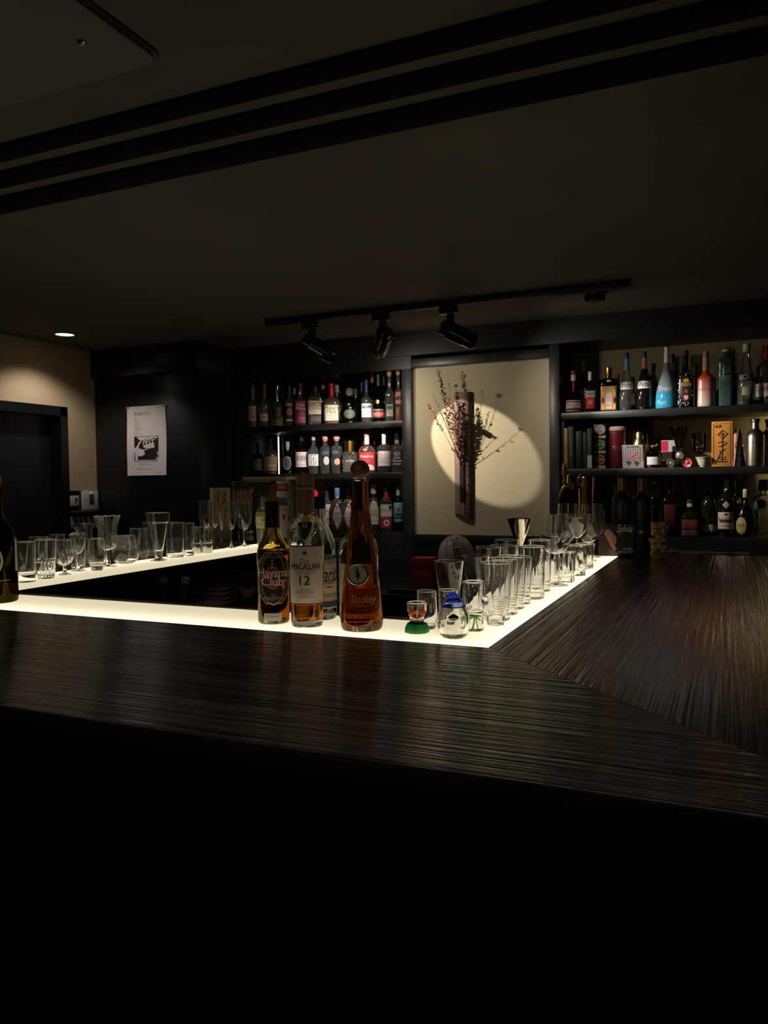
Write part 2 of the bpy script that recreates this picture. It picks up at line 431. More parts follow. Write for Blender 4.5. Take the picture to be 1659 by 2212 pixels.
def slab(pts, name, mat):
    g = Geo(); n = len(pts)
    c = [sum(p[i] for p in pts)/n for i in (0, 1)]
    def ring(z, ins): return [(p[0]+(c[0]-p[0])*ins/max(abs(c[0]-p[0]), .05)*1.0, p[1]+(c[1]-p[1])*ins/max(abs(c[1]-p[1]), .05), z) for p in pts]
    vs = [(p[0], p[1], ZS-T) for p in pts]+[(p[0], p[1], ZS-.0) for p in pts]
    fs = [tuple(reversed(range(n))), tuple(range(n, 2*n))]+[(i, (i+1) % n, (i+1) % n+n, i+n) for i in range(n)]
    g.add(vs, fs)
    return g.build(name, mat, bar, sharp=30)
slab([(-2.75, .752), (.198, .752), (-.3965, 1.344), (-2.13, 1.344)], 'front_slab', wood_x)
slab([(.2, .752), (.2, 3.28), (XR+.0015, 3.28), (XR+.0015, 1.345)], 'side_slab', wood_y)
slab([(-2.752, .752), (-2.132, 1.344), (-2.132, 3.32), (-2.752, 3.32)], 'far_side_slab', wood_y)
g = Geo()                                                    # rounded nosing and shadow gap of the front edge
g.rbox((-2.75, .745, ZS-.047), (.2, .7515, ZS-.0008), .002); g.build('front_edge', paint((17, 15, 14), .45), bar)
g = Geo(); g.rbox((-2.75, .80, ZS-T-.03), (.19, .83, ZS-T-.001), .003); g.build('under_rail', dark_m, bar)
g = Geo(); g.box((-2.72, .98, 0), (.0, 1.06, ZS-T)).box((-.02, .98, 0), (.06, 3.25, ZS-T)).box((-2.72, .98, 0), (-2.64, 3.3, ZS-T)); g.build('apron', dark_m, bar)
g = Geo(); g.box((-2.13, 1.06, .6), (-.4, 1.53, ZS-.03)).box((-.6, 1.53, .1), (-.42, 3.2, ZS-.03)); g.build('inner_carcass', dark_m, bar)
g = Geo(); g.rbox((-1.925, 1.5495, ZS-.03), (-.6, 1.561, ZS+.004), .002); g.build('inner_lip', paint((58, 52, 44), .35), bar)
g = Geo(); g.box((-2.13, 1.56, ZS-.02), (-1.93, 3.30, ZS-.0105)); g.build('panel_bed', dark_m, bar)

def lit_panel(label, pts, nx, ny, c0):
    """backlit acrylic: brightest beside the LED line that runs under its outer edge"""
    m, N, L = new_mat('backlit_acrylic')
    o = N.new('ShaderNodeOutputMaterial'); e = N.new('ShaderNodeEmission'); tc = N.new('ShaderNodeTexCoord')
    dt = N.new('ShaderNodeVectorMath'); dt.operation = 'DOT_PRODUCT'; dt.inputs[1].default_value = (nx, ny, 0)
    L.new(tc.outputs['Object'], dt.inputs[0])
    mr = N.new('ShaderNodeMapRange'); mr.inputs['From Min'].default_value = c0; mr.inputs['From Max'].default_value = c0+.2
    mr.inputs['To Min'].default_value = 1; mr.inputs['To Max'].default_value = 0
    L.new(dt.outputs['Value'], mr.inputs['Value'])
    pw = N.new('ShaderNodeMath'); pw.operation = 'POWER'; pw.inputs[1].default_value = 3.0; L.new(mr.outputs[0], pw.inputs[0])
    ma = N.new('ShaderNodeMath'); ma.operation = 'MULTIPLY_ADD'; ma.inputs[1].default_value = PANEL_EDGE; ma.inputs[2].default_value = PANEL_GLOW
    L.new(pw.outputs[0], ma.inputs[0])
    ns = N.new('ShaderNodeTexNoise'); ns.inputs['Scale'].default_value = 260; L.new(tc.outputs['Object'], ns.inputs[0])
    mn = N.new('ShaderNodeMapRange'); mn.inputs['To Min'].default_value = .93; mn.inputs['To Max'].default_value = 1.07; L.new(ns.outputs[0], mn.inputs['Value'])
    mm = N.new('ShaderNodeMath'); mm.operation = 'MULTIPLY'; L.new(ma.outputs[0], mm.inputs[0]); L.new(mn.outputs[0], mm.inputs[1])
    e.inputs[0].default_value = (1.0, .875, .595, 1)
    L.new(mm.outputs[0], e.inputs[1])
    g_ = N.new('ShaderNodeBsdfGlossy'); g_.inputs['Roughness'].default_value = .12; g_.inputs[0].default_value = (.04, .04, .04, 1)
    ads = N.new('ShaderNodeAddShader'); L.new(e.outputs[0], ads.inputs[0]); L.new(g_.outputs[0], ads.inputs[1])
    L.new(ads.outputs[0], o.inputs[0])
    n = len(pts); g = Geo()
    g.add([(*p, ZS-.010) for p in pts]+[(*p, ZS) for p in pts], [tuple(reversed(range(n))), tuple(range(n, 2*n))]+[(i, (i+1) % n, (i+1) % n+n, i+n) for i in range(n)])
    return tag(g.build('backlit_strip', m, sharp=None), label, 'backlit strip')
q = .0008
lit_panel('glowing cream acrylic panel along the front of the bar, under the spirit bottles', [(XL+q, YF+.001), (XR-q, YF+.001), (-.5965-q, YI-.001), (-1.93+q, YI-.001)], 0, 1, YF)
lit_panel('glowing cream acrylic panel under the crowd of tumblers, ending by the disc sleeve', [(XR, YF+.002), (XR, 3.12), (-.597, 3.12), (-.597, YI)], -1, 0, -XR)
lit_panel('glowing cream acrylic panel on the far side by the door, under stemware', [(-1.93, YI), (-1.93, 3.3), (XL, 3.3), (XL, YF+.002)], 1, 0, XL)
# inside the bar: lower worktops
wt = thing('bar_worktop', 'dark low worktop inside the bar below the far light panel, carrying plates', 'worktop', (0, 0, 0))
Geo().rbox((-2.64, 1.56, .84), (-1.62, 3.3, .87), .003).build('top', paint((30, 26, 22), .4), wt)
Geo().box((-2.6, 1.6, 0), (-1.66, 3.28, .84)).build('cabinet', dark_m, wt)
bw = thing('back_worktop', 'dark low worktop along the back bar, carrying the crimson box', 'worktop', (0, 0, 0))
Geo().rbox((-2.82, 3.46, .84), (.9, 4.1, .87), .003).build('top', paint((26, 24, 22), .4), bw)
Geo().box((-2.80, 3.50, 0), (.9, 4.08, .84)).build('cabinet', dark_m, bw)

# ---------------------------------------------------------------- back bar shelving
SH1, SH2, SH3 = 1.765, 1.472, 1.13
ROW = {1: SH1+.0006, 2: SH2+.0006, 3: SH3+.0006}
shelf_m = mottled('dark_shelf_wood', (14, 13, 13), (28, 26, 26), (3, 30, 30), .38, .0008)
mirror_m = paint((140, 132, 118), .07, 1.0)
def shelving(label, x0, x1, ztop, back):
    t = thing('shelving_unit', label, 'shelving', (0, 0, 0))
    for z in (SH1, SH2):
        Geo().rbox((x0, 4.10, z-.037), (x1, 4.43, z), .003).build('shelf', shelf_m, t)
    Geo().rbox((x0, 4.09, 0), (x1, 4.43, SH3), .003).build('base_cabinet', dark_m, t)
    Geo().box((x0, 4.432, SH3), (x1, 4.456, ztop)).build('back_panel', back, t)
    return t
sl = shelving('black open shelves of whiskies and gins between the pillar and the flower panel', -2.775, -1.70, 2.05, mirror_m)
Geo().rbox((-2.828, 4.09, 0), (-2.776, 4.45, 2.05), .003).build('side_post', wood_black, sl)
Geo().rbox((-1.699, 4.09, 0), (-1.643, 4.45, 2.05), .003).build('side_post', frame_m, sl)
tp = mottled('taupe_shelf_back', (122, 110, 86), (132, 120, 94), (20, 20, 20), .8)
sr = shelving('black open shelves of liqueurs and curios beyond the flower panel', -.812, 1.2, 2.12, tp)
Geo().rbox((-.866, 4.085, 0), (-.8125, 4.45, 2.12), .003).build('side_post', frame_m, sr)
Geo().box((-.811, 4.428, 1.50), (-.38, 4.4315, 1.728)).build('shade_sheet', dark_m, sr)  # dark sheet put in for the shade at the unlit end of the shelf back
# unseen bar lights, added further along the unit to brighten the shelf backs
lb_ = thing('light_bar', 'unseen warm light bar added under the upper shelf past the steel flasks', 'light bar', (.36, 4.30, SH1-.038))
Geo().rbox((-.16, -.012, -.012), (.16, .012, 0), .002).build('holder', STEEL, lb_)
Geo().rbox((-.17, -.020, -.034), (.17, -.014, 0), .001).build('front_shade', dark_m, lb_)  # added shield, keeps the tube's light on the wall
Geo().tube([(-.15, 0, -.014), (.15, 0, -.014)], .006, 10).build('tube', glow((255, 225, 170), 90.0), lb_)
lb_ = thing('light_bar', 'unseen dimmer light bar added under the middle shelf past the clear arched bottle', 'light bar', (.36, 4.33, SH2-.038))  # second added bar, brightens the back of the lowest row
Geo().rbox((-.16, -.012, -.012), (.16, .012, 0), .002).build('holder', STEEL, lb_)
Geo().rbox((-.17, -.020, -.034), (.17, -.014, 0), .001).build('front_shade', dark_m, lb_)  # same added shield in front of the tube
Geo().tube([(-.15, 0, -.014), (.15, 0, -.014)], .006, 10).build('tube', glow((255, 225, 170), 45.0), lb_)
# recessed plaster panel between the shelving units
pn = thing('plaster_panel', 'tall beige plaster panel in a charcoal frame, lit by an oval spot', 'wall panel', (0, 0, 0))
panel_m = mottled('fine_plaster', (203, 190, 159), (207, 194, 163), (60, 60, 60), .85, .0001)
Geo().box((-1.6425, 4.135, 1.10), (-.8665, 4.15, 2.07)).build('plaster', panel_m, pn)
Geo().rbox((-1.6425, 4.088, 2.055), (-.8665, 4.134, 2.102), .003).build('top_rail', frame_m, pn)
Geo().rbox((-1.6425, 4.09, 1.06), (-.8665, 4.45, 1.118), .002).build('bottom_rail', dark_m, pn)
Geo().box((-1.6425, 4.09, 0), (-.8665, 4.44, 1.06)).build('base_board', dark_m, pn)
# LED light bars inside the whisky shelves
for lb, x, z0, z1 in (('tall white light bar standing in the gin shelf behind the tan-label bottle', 603, SH2+.001, SH1-.04), ('short white light stub under the upper shelf, above the dark pot-bellied bottles', 553, SH1-.085, SH1-.038)):
    P = at_row(x, z0, 4.41); t = thing('light_bar', lb, 'light bar', (P.x, P.y, z0))
    Geo().rbox((-.006, 0, 0), (.006, .012, z1-z0), .001).build('holder', STEEL, t)
    Geo().tube([(0, -.002, .003), (0, -.002, z1-z0-.003)], .0042, 10).build('tube', glow((235, 245, 240), 1.6), t)

# ---------------------------------------------------------------- bottles on the shelves
def prof(b, n, rn, kind='round', base=.93, lip=True, bot=1.0, shoulder_in=1.0):
    """half-width profile of a bottle: body to b, shoulder to n, neck of half-width rn"""
    P = [(0, base*bot), (.012, bot*.985), (.03, bot)]
    P += [(.03+(b-.03)*k/4, bot+(shoulder_in-bot)*k/4) for k in (1, 2, 3, 4)]
    for k in range(1, 9):
        t = k/8
        s = {'round': 1-math.sqrt(max(0, 1-(1-t)**2)) if False else (.5+.5*math.cos(PI*t)), 'cone': 1-t, 'dome': math.sqrt(max(0, 1-t*t)), 'flare': (1-t)**1.7}[kind]
        P.append((b+(n-b)*t, rn+(shoulder_in-rn)*s))
    P += [(n+(1-n)*.5, rn*.97), (.965, rn*.94)]
    P += [(.967, rn*1.08), (1, rn*1.05)] if lip else [(1, rn*.94)]
    return P
def rad(P, z):
    if z <= P[0][0]: return P[0][1]
    for (a, ra), (b, rb) in zip(P, P[1:]):
        if z <= b: return ra+(rb-ra)*(z-a)/max(b-a, 1e-9)
    return P[-1][1]
class Body:
    """cross-sections of a bottle: half-width hw, height h, squareness p, depth/width dep"""
    def __init__(self, P, hw, h, p=2, dep=1.0):
        self.P, self.hw, self.h, self.p, self.dep = P, hw, h, p, dep
        self.rn = min(r for z, r in P if z > .6)
    def ring(self, z, k=1.0, grow=0.0):
        r = rad(self.P, z); mx = max(q for _, q in self.P)
        t = min(1, max(0, (r-self.rn)/max(mx-self.rn, 1e-6)))
        p = 2+(self.p-2)*min(1, t*1.6); d = 1+(self.dep-1)*t
        return (z*self.h, r*self.hw*k+grow, r*self.hw*d*k+grow, p)
    def zs(self, a=0, b=1):
        zz = sorted({z for z, _ in self.P if a < z < b} | {a, b}); out = [zz[0]]
        for z in zz[1:]:
            n = max(1, int((z-out[-1])/.05))
            s = out[-1]; out += [s+(z-s)*k/n for k in range(1, n+1)]
        return out
    def front(self, u, z, eps=.0006):
        """the point of the outer skin, at side offset u and height fraction z"""
        _, rx, ry, p = self.ring(max(0, min(1, z)))
        t = min(.97, abs(u)/max(rx, 1e-6))
        return (u if abs(u) < rx*.97 else math.copysign(rx*.97, u), -ry*(1-t**p)**(1/p)-eps, z*self.h)
    def patch(self, g, z0, z1, wf, mi, shape='rect', eps=.0006, u0=0.0, nx=12, nz=12):
        vs = []; mx = rad(self.P, (z0+z1)/2)*self.hw
        for j in range(nz+1):
            v = -1+2*j/nz
            k = {'rect': 1, 'round': math.sqrt(max(0, 1-v*v)), 'diamond': 1-abs(v), 'arch': math.sqrt(max(0, 1-max(0, v)**2)), 'shield': math.sqrt(max(0, 1-max(0, -v)**2)),
                 'tri': (v+1)/2, 'wave': .86+.14*math.cos(v*PI*2), 'oct': min(1, (1-abs(v))*1.3+.5)}[shape]
            z = z0+(z1-z0)*j/nz
            for i in range(nx+1):
                vs.append(self.front(u0+wf*mx*k*(-1+2*i/nx), z, eps))
        g.add(vs, [(j*(nx+1)+i, j*(nx+1)+i+1, (j+1)*(nx+1)+i+1, (j+1)*(nx+1)+i) for j in range(nz) for i in range(nx)], mi)
    def write(self, g, s, zc, size, mi, wf=.8, u0=0.0, eps=.0011, shear=0, stretch=1.0):
        mx = rad(self.P, zc)*self.hw
        g.text(s, size*self.h, lambda u, v: self.front(u0+u, zc+(v-size*self.h*.36)/self.h, eps), mi, wmax=2*mx*wf, shear=shear, stretch=stretch)
LQ = {'amber': (226, 130, 40), 'bourbon': (190, 86, 24), 'dark': (74, 32, 14), 'pale': (240, 205, 110), 'red': (178, 30, 36), 'pink': (240, 130, 130), 'blue': (60, 160, 205), 'navy': (34, 44, 110),
      'green': (40, 90, 50), 'clear': (235, 238, 235), 'olive': (150, 130, 40)}
GL = {'clear': (240, 243, 240), 'green': (30, 62, 40), 'dkgreen': (10, 22, 14), 'brown': (84, 44, 20), 'black': (6, 6, 7), 'olive': (92, 84, 36), 'smoke': (150, 156, 154), 'rose': (238, 190, 180)}
HZ = {'clear': .045, 'smoke': .05, 'rose': .07, 'brown': .05, 'green': .06, 'dkgreen': .05, 'olive': .06}  # diffuse haze stands in for light coming through the bottles from behind
HC = {'clear': (214, 214, 210), 'smoke': (170, 174, 172), 'rose': (214, 170, 160), 'brown': (84, 48, 26), 'green': (44, 80, 54), 'dkgreen': (24, 44, 30), 'olive': (96, 88, 44)}
def bottle(name, label, x, yt, w, row, P, glass_c='clear', liq=None, lab=(), cap=None, caps=None, p=2, dep=1.0, Y=4.175, turn=0.0, cat='bottle', group=None, zsurf=None, mat=None, seg=28, dx=0.0):
    z = ROW[row] if zsurf is None else zsurf
    opts = []
    for dy, sk in [(0, 1), (0, .95), (0, .90), (-.012, .92), (.012, .92), (0, .86)]+[(d_, .95) for d_ in (-.025, .025, .04, -.04, .055, .07, .085, .1, .12, .14, .16)]:
        P0 = at_row(x, z, Y+dy); h0 = tall(P0, yt); r0 = sk*w/2*depth(P0)/FPX
        if zsurf is None and not 4.102+r0*dep < Y+dy < 4.43-r0*dep: continue
        bt = max(q_ for q_, r_ in P if r_ > .6) if max(r_ for q_, r_ in P if q_ > .9) < .6 else 1.0
        opts.append((P0, [(0, h0*bt, r0*max(r_ for _, r_ in P)*(1.0 if p <= 2.5 else 1.12)), (0, h0, r0*.36)], (h0, r0)))
    B0, (h, hw) = settle(opts)
    root = thing(name, label, cat, B0, face_cam(B0)+turn, group)
    B = Body(P, hw, h, p, dep)
    g = Geo(); ct = cap[1] if cap else 1.0
    g.loft([B.ring(q) for q in B.zs(0, min(1, ct+.01))], seg)
    gm = mat or (thin_glass(GL.get(glass_c, glass_c), HZ.get(glass_c, .05), HC.get(glass_c, (90, 90, 90))) if glass_c not in ('black',) else paint((10, 10, 11), .12, 0, .5))
    g.build('glass_body', gm, root)
    if liq:
        c, fill = liq; g = Geo()
        g.loft([B.ring(q, .95) for q in B.zs(.018, fill)], seg); g.build('liquid', thin_glass(LQ.get(c, c), {'clear': .02, 'dark': .10}.get(c, .30), LQ.get(c, c)), root)  # haze in the liquid's colour stands in for its glow
    for L_ in lab:
        g = Geo(); mats = []; tm = []; gt = Geo()
        def ti(m):
            if m not in tm: tm.append(m)
            return tm.index(m)
        def mi(m):
            if m not in mats: mats.append(m)
            return mats.index(m)
        for it in L_:
            if it[0] == 'P':    # P, z0, z1, width, material, shape, u0
                _, a, b, wf, m = it[:5]; sh = it[5] if len(it) > 5 else 'rect'; u0 = it[6]*hw if len(it) > 6 else 0
                B.patch(g, a, b, wf, mi(m), sh, .0006+.00025*len(mats), u0)
            else:               # T, text, z, size, material, width
                _, s, zc, sz, m = it[:5]; wf = it[5] if len(it) > 5 else .8; u0 = it[6]*hw if len(it) > 6 else 0
                B.write(gt, s, zc, sz, ti(m), wf, u0, .0014, stretch=it[7] if len(it) > 7 else 1.0)
        pl_ = g.build('paper_label', mats, root, sharp=None) if g.v else root
        if gt.v: gt.build('lettering', tm, pl_, sharp=None)
    if caps:                    # foil over the neck
        m, a, b = caps; g = Geo(); g.loft([B.ring(q, 1.0, .0007) for q in B.zs(a, b)], seg); g.build('capsule', m, root)
    if cap:
        m, zc, k = cap[:3]; style = cap[3] if len(cap) > 3 else 'cyl'
        r = rad(P, zc)*hw*k; g = Geo(); h0, h1 = zc*h, h
        if style == 'cyl': g.lathe([(r*.97, h0), (r, h0+.001), (r, h1-.002), (r*.9, h1), (0, h1)], 20)
        elif style == 'tee': g.lathe([(r*.75, h0), (r*.75, h0+(h1-h0)*.25), (r, h0+(h1-h0)*.3), (r, h1-.002), (r*.9, h1), (0, h1)], 20)
        elif style == 'ball': g.ball((0, 0, (h0+h1)/2), (h1-h0)/2)
        elif style == 'pour': g.lathe([(r, h0), (r, h0+(h1-h0)*.4), (r*.5, h0+(h1-h0)*.5), (r*.35, h1), (0, h1)], 16)
        elif style == 'facet': g.loft([(h0, r*.6, r*.6, 2), (h0+(h1-h0)*.3, r, r, 2), (h0+(h1-h0)*.75, r, r, 2), (h1, r*.5, r*.5, 2)], 8)
        g.build('stopper' if style in ('ball', 'tee', 'facet', 'pour') else 'cap', m, root)
    return root, B
D = lambda r, g, b, ro=.55: paint((r, g, b), ro)
WH, CR, TAN = D(218, 212, 205), D(206, 190, 160), D(178, 150, 112)
PINKCAP = D(196, 140, 124); CORK = D(186, 134, 92)
MAG = D(138, 34, 78); DRED = D(140, 22, 28); ORNG = D(206, 118, 52)
G1 = 'spirit bottles on the top shelf by the pillar'; G2 = 'spirit bottles on the middle shelf by the pillar'; G3 = 'spirit bottles on the lowest shelf by the pillar'
wh, gi, lq = 'whiskey_bottle', 'gin_bottle', 'liqueur_bottle'
R1 = dict(row=1, group=G1)
bottle(wh, 'clear bourbon bottle, faded cream label, orange dregs, first from the pillar on top shelf', 547, 832, 23, P=prof(.50, .68, .36), liq=('amber', .14), lab=[[('P', .16, .50, .85, D(176, 140, 122)), ('T', 'FOUR', .40, .07, D(110, 60, 50), .8), ('T', 'ROSES', .32, .06, D(110, 60, 50), .8), ('P', .22, .26, .5, D(130, 84, 70))]], cap=(D(80, 66, 58), .88, 1.15), caps=(D(92, 74, 66), .66, .88), **R1)
bottle(wh, 'clear bottle with small pinkish label and dark red neck foil over amber whisky', 572, 828, 26, P=prof(.50, .66, .38), liq=('bourbon', .24), lab=[[('P', .14, .30, .7, D(186, 160, 150)), ('T', 'STRAIGHT', .22, .04, INK, .6)]], cap=(D(70, 20, 22), .90, 1.15), caps=(D(84, 26, 28), .66, .90), **R1)
bottle(wh, 'round-shouldered bottle with big black oval label and a silver stopper, pale whisky inside', 600, 833, 31, P=prof(.40, .62, .26, 'dome'), liq=('pale', .30), lab=[[('P', .16, .52, .78, D(20, 20, 20), 'round'), ('P', .22, .46, .6, D(56, 56, 54), 'round'), ('P', .30, .38, .5, D(24, 24, 24))]], cap=(STEEL, .90, 1.25, 'tee'), **R1)
bottle(wh, 'square bottle with black label carrying a red disc, beside the magenta label', 626, 828, 20, P=prof(.55, .70, .40), p=4, liq=('dark', .5), lab=[[('P', .10, .54, .92, D(24, 24, 24)), ('P', .24, .42, .62, RED, 'round'), ('P', .27, .39, .44, D(206, 170, 110), 'round'), ('P', .29, .37, .32, DRED, 'round'), ('P', .12, .15, .7, WH), ('T', 'BOURBON', .49, .05, WH, .8)]], cap=(BLACK, .86, 1.1, 'pour'), caps=(D(30, 30, 30), .68, .86), **R1)
bottle(wh, 'bourbon bottle with a large magenta label and black cap', 650, 828, 31, P=prof(.56, .70, .36), p=3, liq=('dark', .52), lab=[[('P', .06, .56, .93, MAG), ('T', 'Evan', .47, .075, WH, .6), ('T', 'Williams', .39, .075, WH, .82), ('T', '12', .27, .07, D(216, 160, 180), .5), ('T', 'YEARS', .17, .04, D(216, 160, 180), .5)]], cap=(D(44, 36, 36), .88, 1.15), **R1)
bottle(wh, 'squat rectangular bottle with cream newsprint label and black wax top', 682, 836, 33, P=prof(.62, .78, .36, 'dome'), p=5, dep=.55, liq=('dark', .6), lab=[[('P', .28, .63, .92, CR), ('T', 'KNOB', .52, .13, INK, .8), ('T', 'CREEK', .41, .075, INK, .8), ('P', .335, .345, .7, GREY_INK), ('P', .31, .318, .6, GREY_INK)], [('P', .08, .24, .7, D(44, 26, 20)), ('T', 'KENTUCKY', .15, .05, D(120, 96, 70), .6)]], cap=(D(16, 16, 17), .80, 1.25), caps=(D(18, 18, 18), .74, .82), **R1)
bottle(wh, 'square bottle under dripping red wax with a torn-edged cream label', 717, 829, 34, P=prof(.56, .70, .34), p=4, liq=('bourbon', .5), lab=[[('P', .08, .46, .95, CR), ('T', "Maker's", .38, .095, INK, .86), ('T', 'Mark', .285, .095, INK, .6), ('P', .215, .225, .6, GREY_INK), ('P', .185, .195, .7, GREY_INK), ('P', .13, .14, .74, GREY_INK)]], cap=(D(176, 24, 46, .35), .90, 1.25), caps=(D(176, 24, 46, .35), .66, .91), **R1)
bottle('cognac_bottle', 'flat pear-shaped dark green decanter with a crystal stopper and gold seal', 755, 838, 44, P=[(0, .62), (.02, .72), (.10, .90), (.22, 1), (.34, .97), (.46, .80), (.56, .52), (.64, .28), (.70, .20), (.80, .19), (.82, .26), (1, .26)], dep=.5, glass_c='dkgreen', liq=('dark', .5), lab=[[('P', .50, .58, .34, GOLD, 'round', -.1)], [('P', .12, .40, .55, D(26, 40, 28), 'round'), ('T', 'EXTRA', .30, .05, D(120, 110, 70), .5), ('T', 'OLD', .22, .05, D(120, 110, 70), .4)]], cap=(thin_glass((235, 235, 235), .25), .78, 1.9, 'facet'), **R1)
bottle('cognac_bottle', 'slim bottle with a bright blue capsule and white label with navy band', 792, 820, 23, P=prof(.52, .66, .34), liq=('dark', .5), lab=[[('P', .12, .44, .95, D(206, 206, 214)), ('P', .33, .39, .85, NAVY), ('T', 'MARTELL', .36, .05, WH, .78), ('T', 'cognac', .25, .055, NAVY, .7), ('P', .16, .17, .7, GREY_INK)]], cap=(D(40, 66, 140, .35), .90, 1.1), caps=(D(40, 66, 140, .35), .70, .91), **R1)
bottle('cognac_bottle', 'tall dark green cognac bottle with red band label and gold seal', 818, 806, 28, P=prof(.40, .74, .28, 'round'), glass_c='dkgreen', lab=[[('P', .08, .26, .92, D(26, 36, 26)), ('P', .10, .20, .92, D(178, 28, 40)), ('T', 'V.S.O.P', .15, .06, WH, .7), ('T', 'MARTIN', .235, .04, D(200, 180, 120), .8)], [('P', .36, .45, .42, GOLD, 'round', -.3)]], caps=(D(40, 60, 44, .4), .74, .97), **R1)
bottle('grappa_bottle', 'slim square clear bottle with a pale cork, empty looking, second from the flower panel', 842, 803, 20, P=prof(.56, .66, .42), p=5, liq=('clear', .5), lab=[[('P', .10, .34, .7, D(156, 154, 146)), ('P', .24, .31, .6, D(60, 60, 66))]], cap=(CORK, .90, 1.35, 'tee'), **R1)
bottle('grappa_bottle', 'slim clear bottle with cork and amber spirit next to the post of the flower panel', 861, 802, 16, P=prof(.56, .68, .44), p=3, liq=('amber', .28), lab=[[('P', .34, .42, .8, D(190, 96, 70))], [('P', .50, .58, .7, D(186, 90, 70))]], cap=(CORK, .91, 1.3, 'tee'), **R1)
b1 = dict(row=1, Y=4.33, group='bottles standing behind the front row on the top shelf')
for lb, x, yt, w, gc, c, zc in (('bottle with a beige cap peeping between the red-disc label and the magenta label', 637, 838, 18, 'green', D(120, 116, 100), .84), ('bottle with a mustard cap behind the newsprint-label bottle', 699, 832, 22, 'clear', D(160, 128, 74), .80),
      ('bottle with a white cap just behind the red wax top', 729, 832, 22, 'clear', D(180, 184, 190), .82), ('bottle with a grey cap behind the pear-shaped decanter', 769, 840, 20, 'olive', D(90, 92, 90), .82), ('bottle with pale cap behind the blue capsule', 783, 827, 16, 'green', D(110, 112, 100), .80),
      ('bottle with a coral cap between the blue capsule and the dark green cognac', 805, 815, 18, 'brown', D(190, 92, 74), .88), ('bottle with a black capsule behind the dark green cognac', 830, 806, 20, 'dkgreen', D(36, 34, 36), .76), ('bottle with a brown cork hidden behind the two corked clear bottles', 857, 795, 14, 'brown', D(120, 92, 66), .90)):
    bottle('spirit_bottle', lb, x, yt, w, P=prof(.5, .68, .36), glass_c=gc, liq=('bourbon', .4), cap=(c, zc, 1.15), **b1)

R2 = dict(row=2, group=G2)
bottle(wh, 'dark pot-bellied bottle with grey-violet label, first on the middle shelf by the pillar', 558, 955, 26, P=prof(.46, .66, .27, 'dome'), liq=('dark', .6), glass_c='brown', lab=[[('P', .13, .47, .85, D(96, 84, 88)), ('P', .20, .22, .8, D(60, 20, 20)), ('T', 'MALT', .36, .06, D(40, 34, 36), .6)]], cap=(D(22, 18, 16), .88, 1.2), **R2)
bottle(wh, 'pot-bellied bottle with a tan label and amber whisky, beside the tall light bar', 586, 946, 29, P=prof(.46, .66, .28, 'dome'), liq=('amber', .55), lab=[[('P', .11, .48, .86, TAN), ('P', .16, .18, .82, D(90, 40, 24)), ('P', .36, .37, .6, D(90, 66, 44)), ('T', 'MALT', .42, .05, INK, .5), ('T', 'SHOULDER', .30, .05, D(90, 66, 44), .7)]], cap=(D(22, 20, 20), .86, 1.2), **R2)
bottle('flask_bottle', 'round black flask bottle with grey oval medallion and a pale capsule', 622, 954, 33, P=[(0, .6), (.02, .7), (.08, .88), (.2, 1), (.38, 1), (.50, .86), (.58, .6), (.64, .32), (.7, .2), (1, .19)], dep=.6, glass_c='black', lab=[[('P', .12, .55, .55, D(110, 106, 104), 'round', -.1), ('P', .16, .51, .45, D(52, 50, 50), 'round', -.1)]], cap=(D(170, 164, 158), .74, 1.35, 'tee'), **R2)
bottle(wh, 'dark whisky bottle with white label of brushed characters and a black capsule', 652, 940, 28, P=prof(.60, .76, .32), liq=('dark', .7), glass_c='brown', lab=[[('P', .17, .56, .94, D(206, 190, 194)), ('T', '宮城峡', .38, .11, INK, .8), ('P', .22, .23, .6, GREY_INK)]], cap=(D(30, 24, 24), .84, 1.15), **R2)
bottle(wh, 'clear whisky bottle with a white label of vertical black brush characters', 678, 940, 27, P=prof(.56, .74, .30, 'cone'), liq=('clear', .5), lab=[[('P', .20, .50, .9, D(216, 216, 218)), ('T', '余', .42, .13, INK, .5), ('T', '市', .29, .13, INK, .5), ('P', .22, .23, .4, DRED)]], cap=(D(160, 158, 156), .86, 1.1), **R2)
bottle(gi, 'clear gin bottle with a pink stopper and a sheer script label', 703, 943, 24, P=prof(.62, .74, .40, 'dome'), liq=('clear', .6), lab=[[('P', .50, .60, .8, D(60, 60, 84)), ('P', .22, .46, .5, D(190, 184, 186), 'round', .2)]], cap=(PINKCAP, .87, 1.35, 'tee'), p=3, **R2)
bottle(gi, 'clear square gin bottle with a pink stopper and small navy plaque', 728, 943, 28, P=prof(.66, .76, .38, 'dome'), p=4.5, liq=('clear', .6), lab=[[('P', .52, .62, .55, D(66, 66, 92), 'rect', -.25)], [('P', .22, .40, .5, D(206, 150, 120), 'round', .05)]], cap=(PINKCAP, .88, 1.5, 'tee'), **R2)
cutg = lambda t, z: 1.0
r, B = bottle('decanter', 'squat cut-glass decanter with gold cap and small black diamond label', 756, 952, 37, P=prof(.58, .66, .62, 'dome', lip=False), p=5, liq=('pale', .12), lab=[[('P', .26, .46, .74, D(44, 42, 42), 'diamond'), ('T', 'GRANDE', .36, .045, WH, .5)]], cap=(GOLD, .66, 1.05), **R2)
g = Geo()
for k in range(-3, 4):
    for s_ in (-1, 1):
        g.tube([B.front(B.hw*(k*.27+s_*.27*t*3), .04+.5*t) for t in [q/8 for q in range(9)] if abs(k*.27+s_*.27*t*3) < .93] or [B.front(0, .1), B.front(0, .11)], .0011, 5)
g.build('cut_lattice', thin_glass((250, 250, 240), .3, (220, 215, 190)), r)
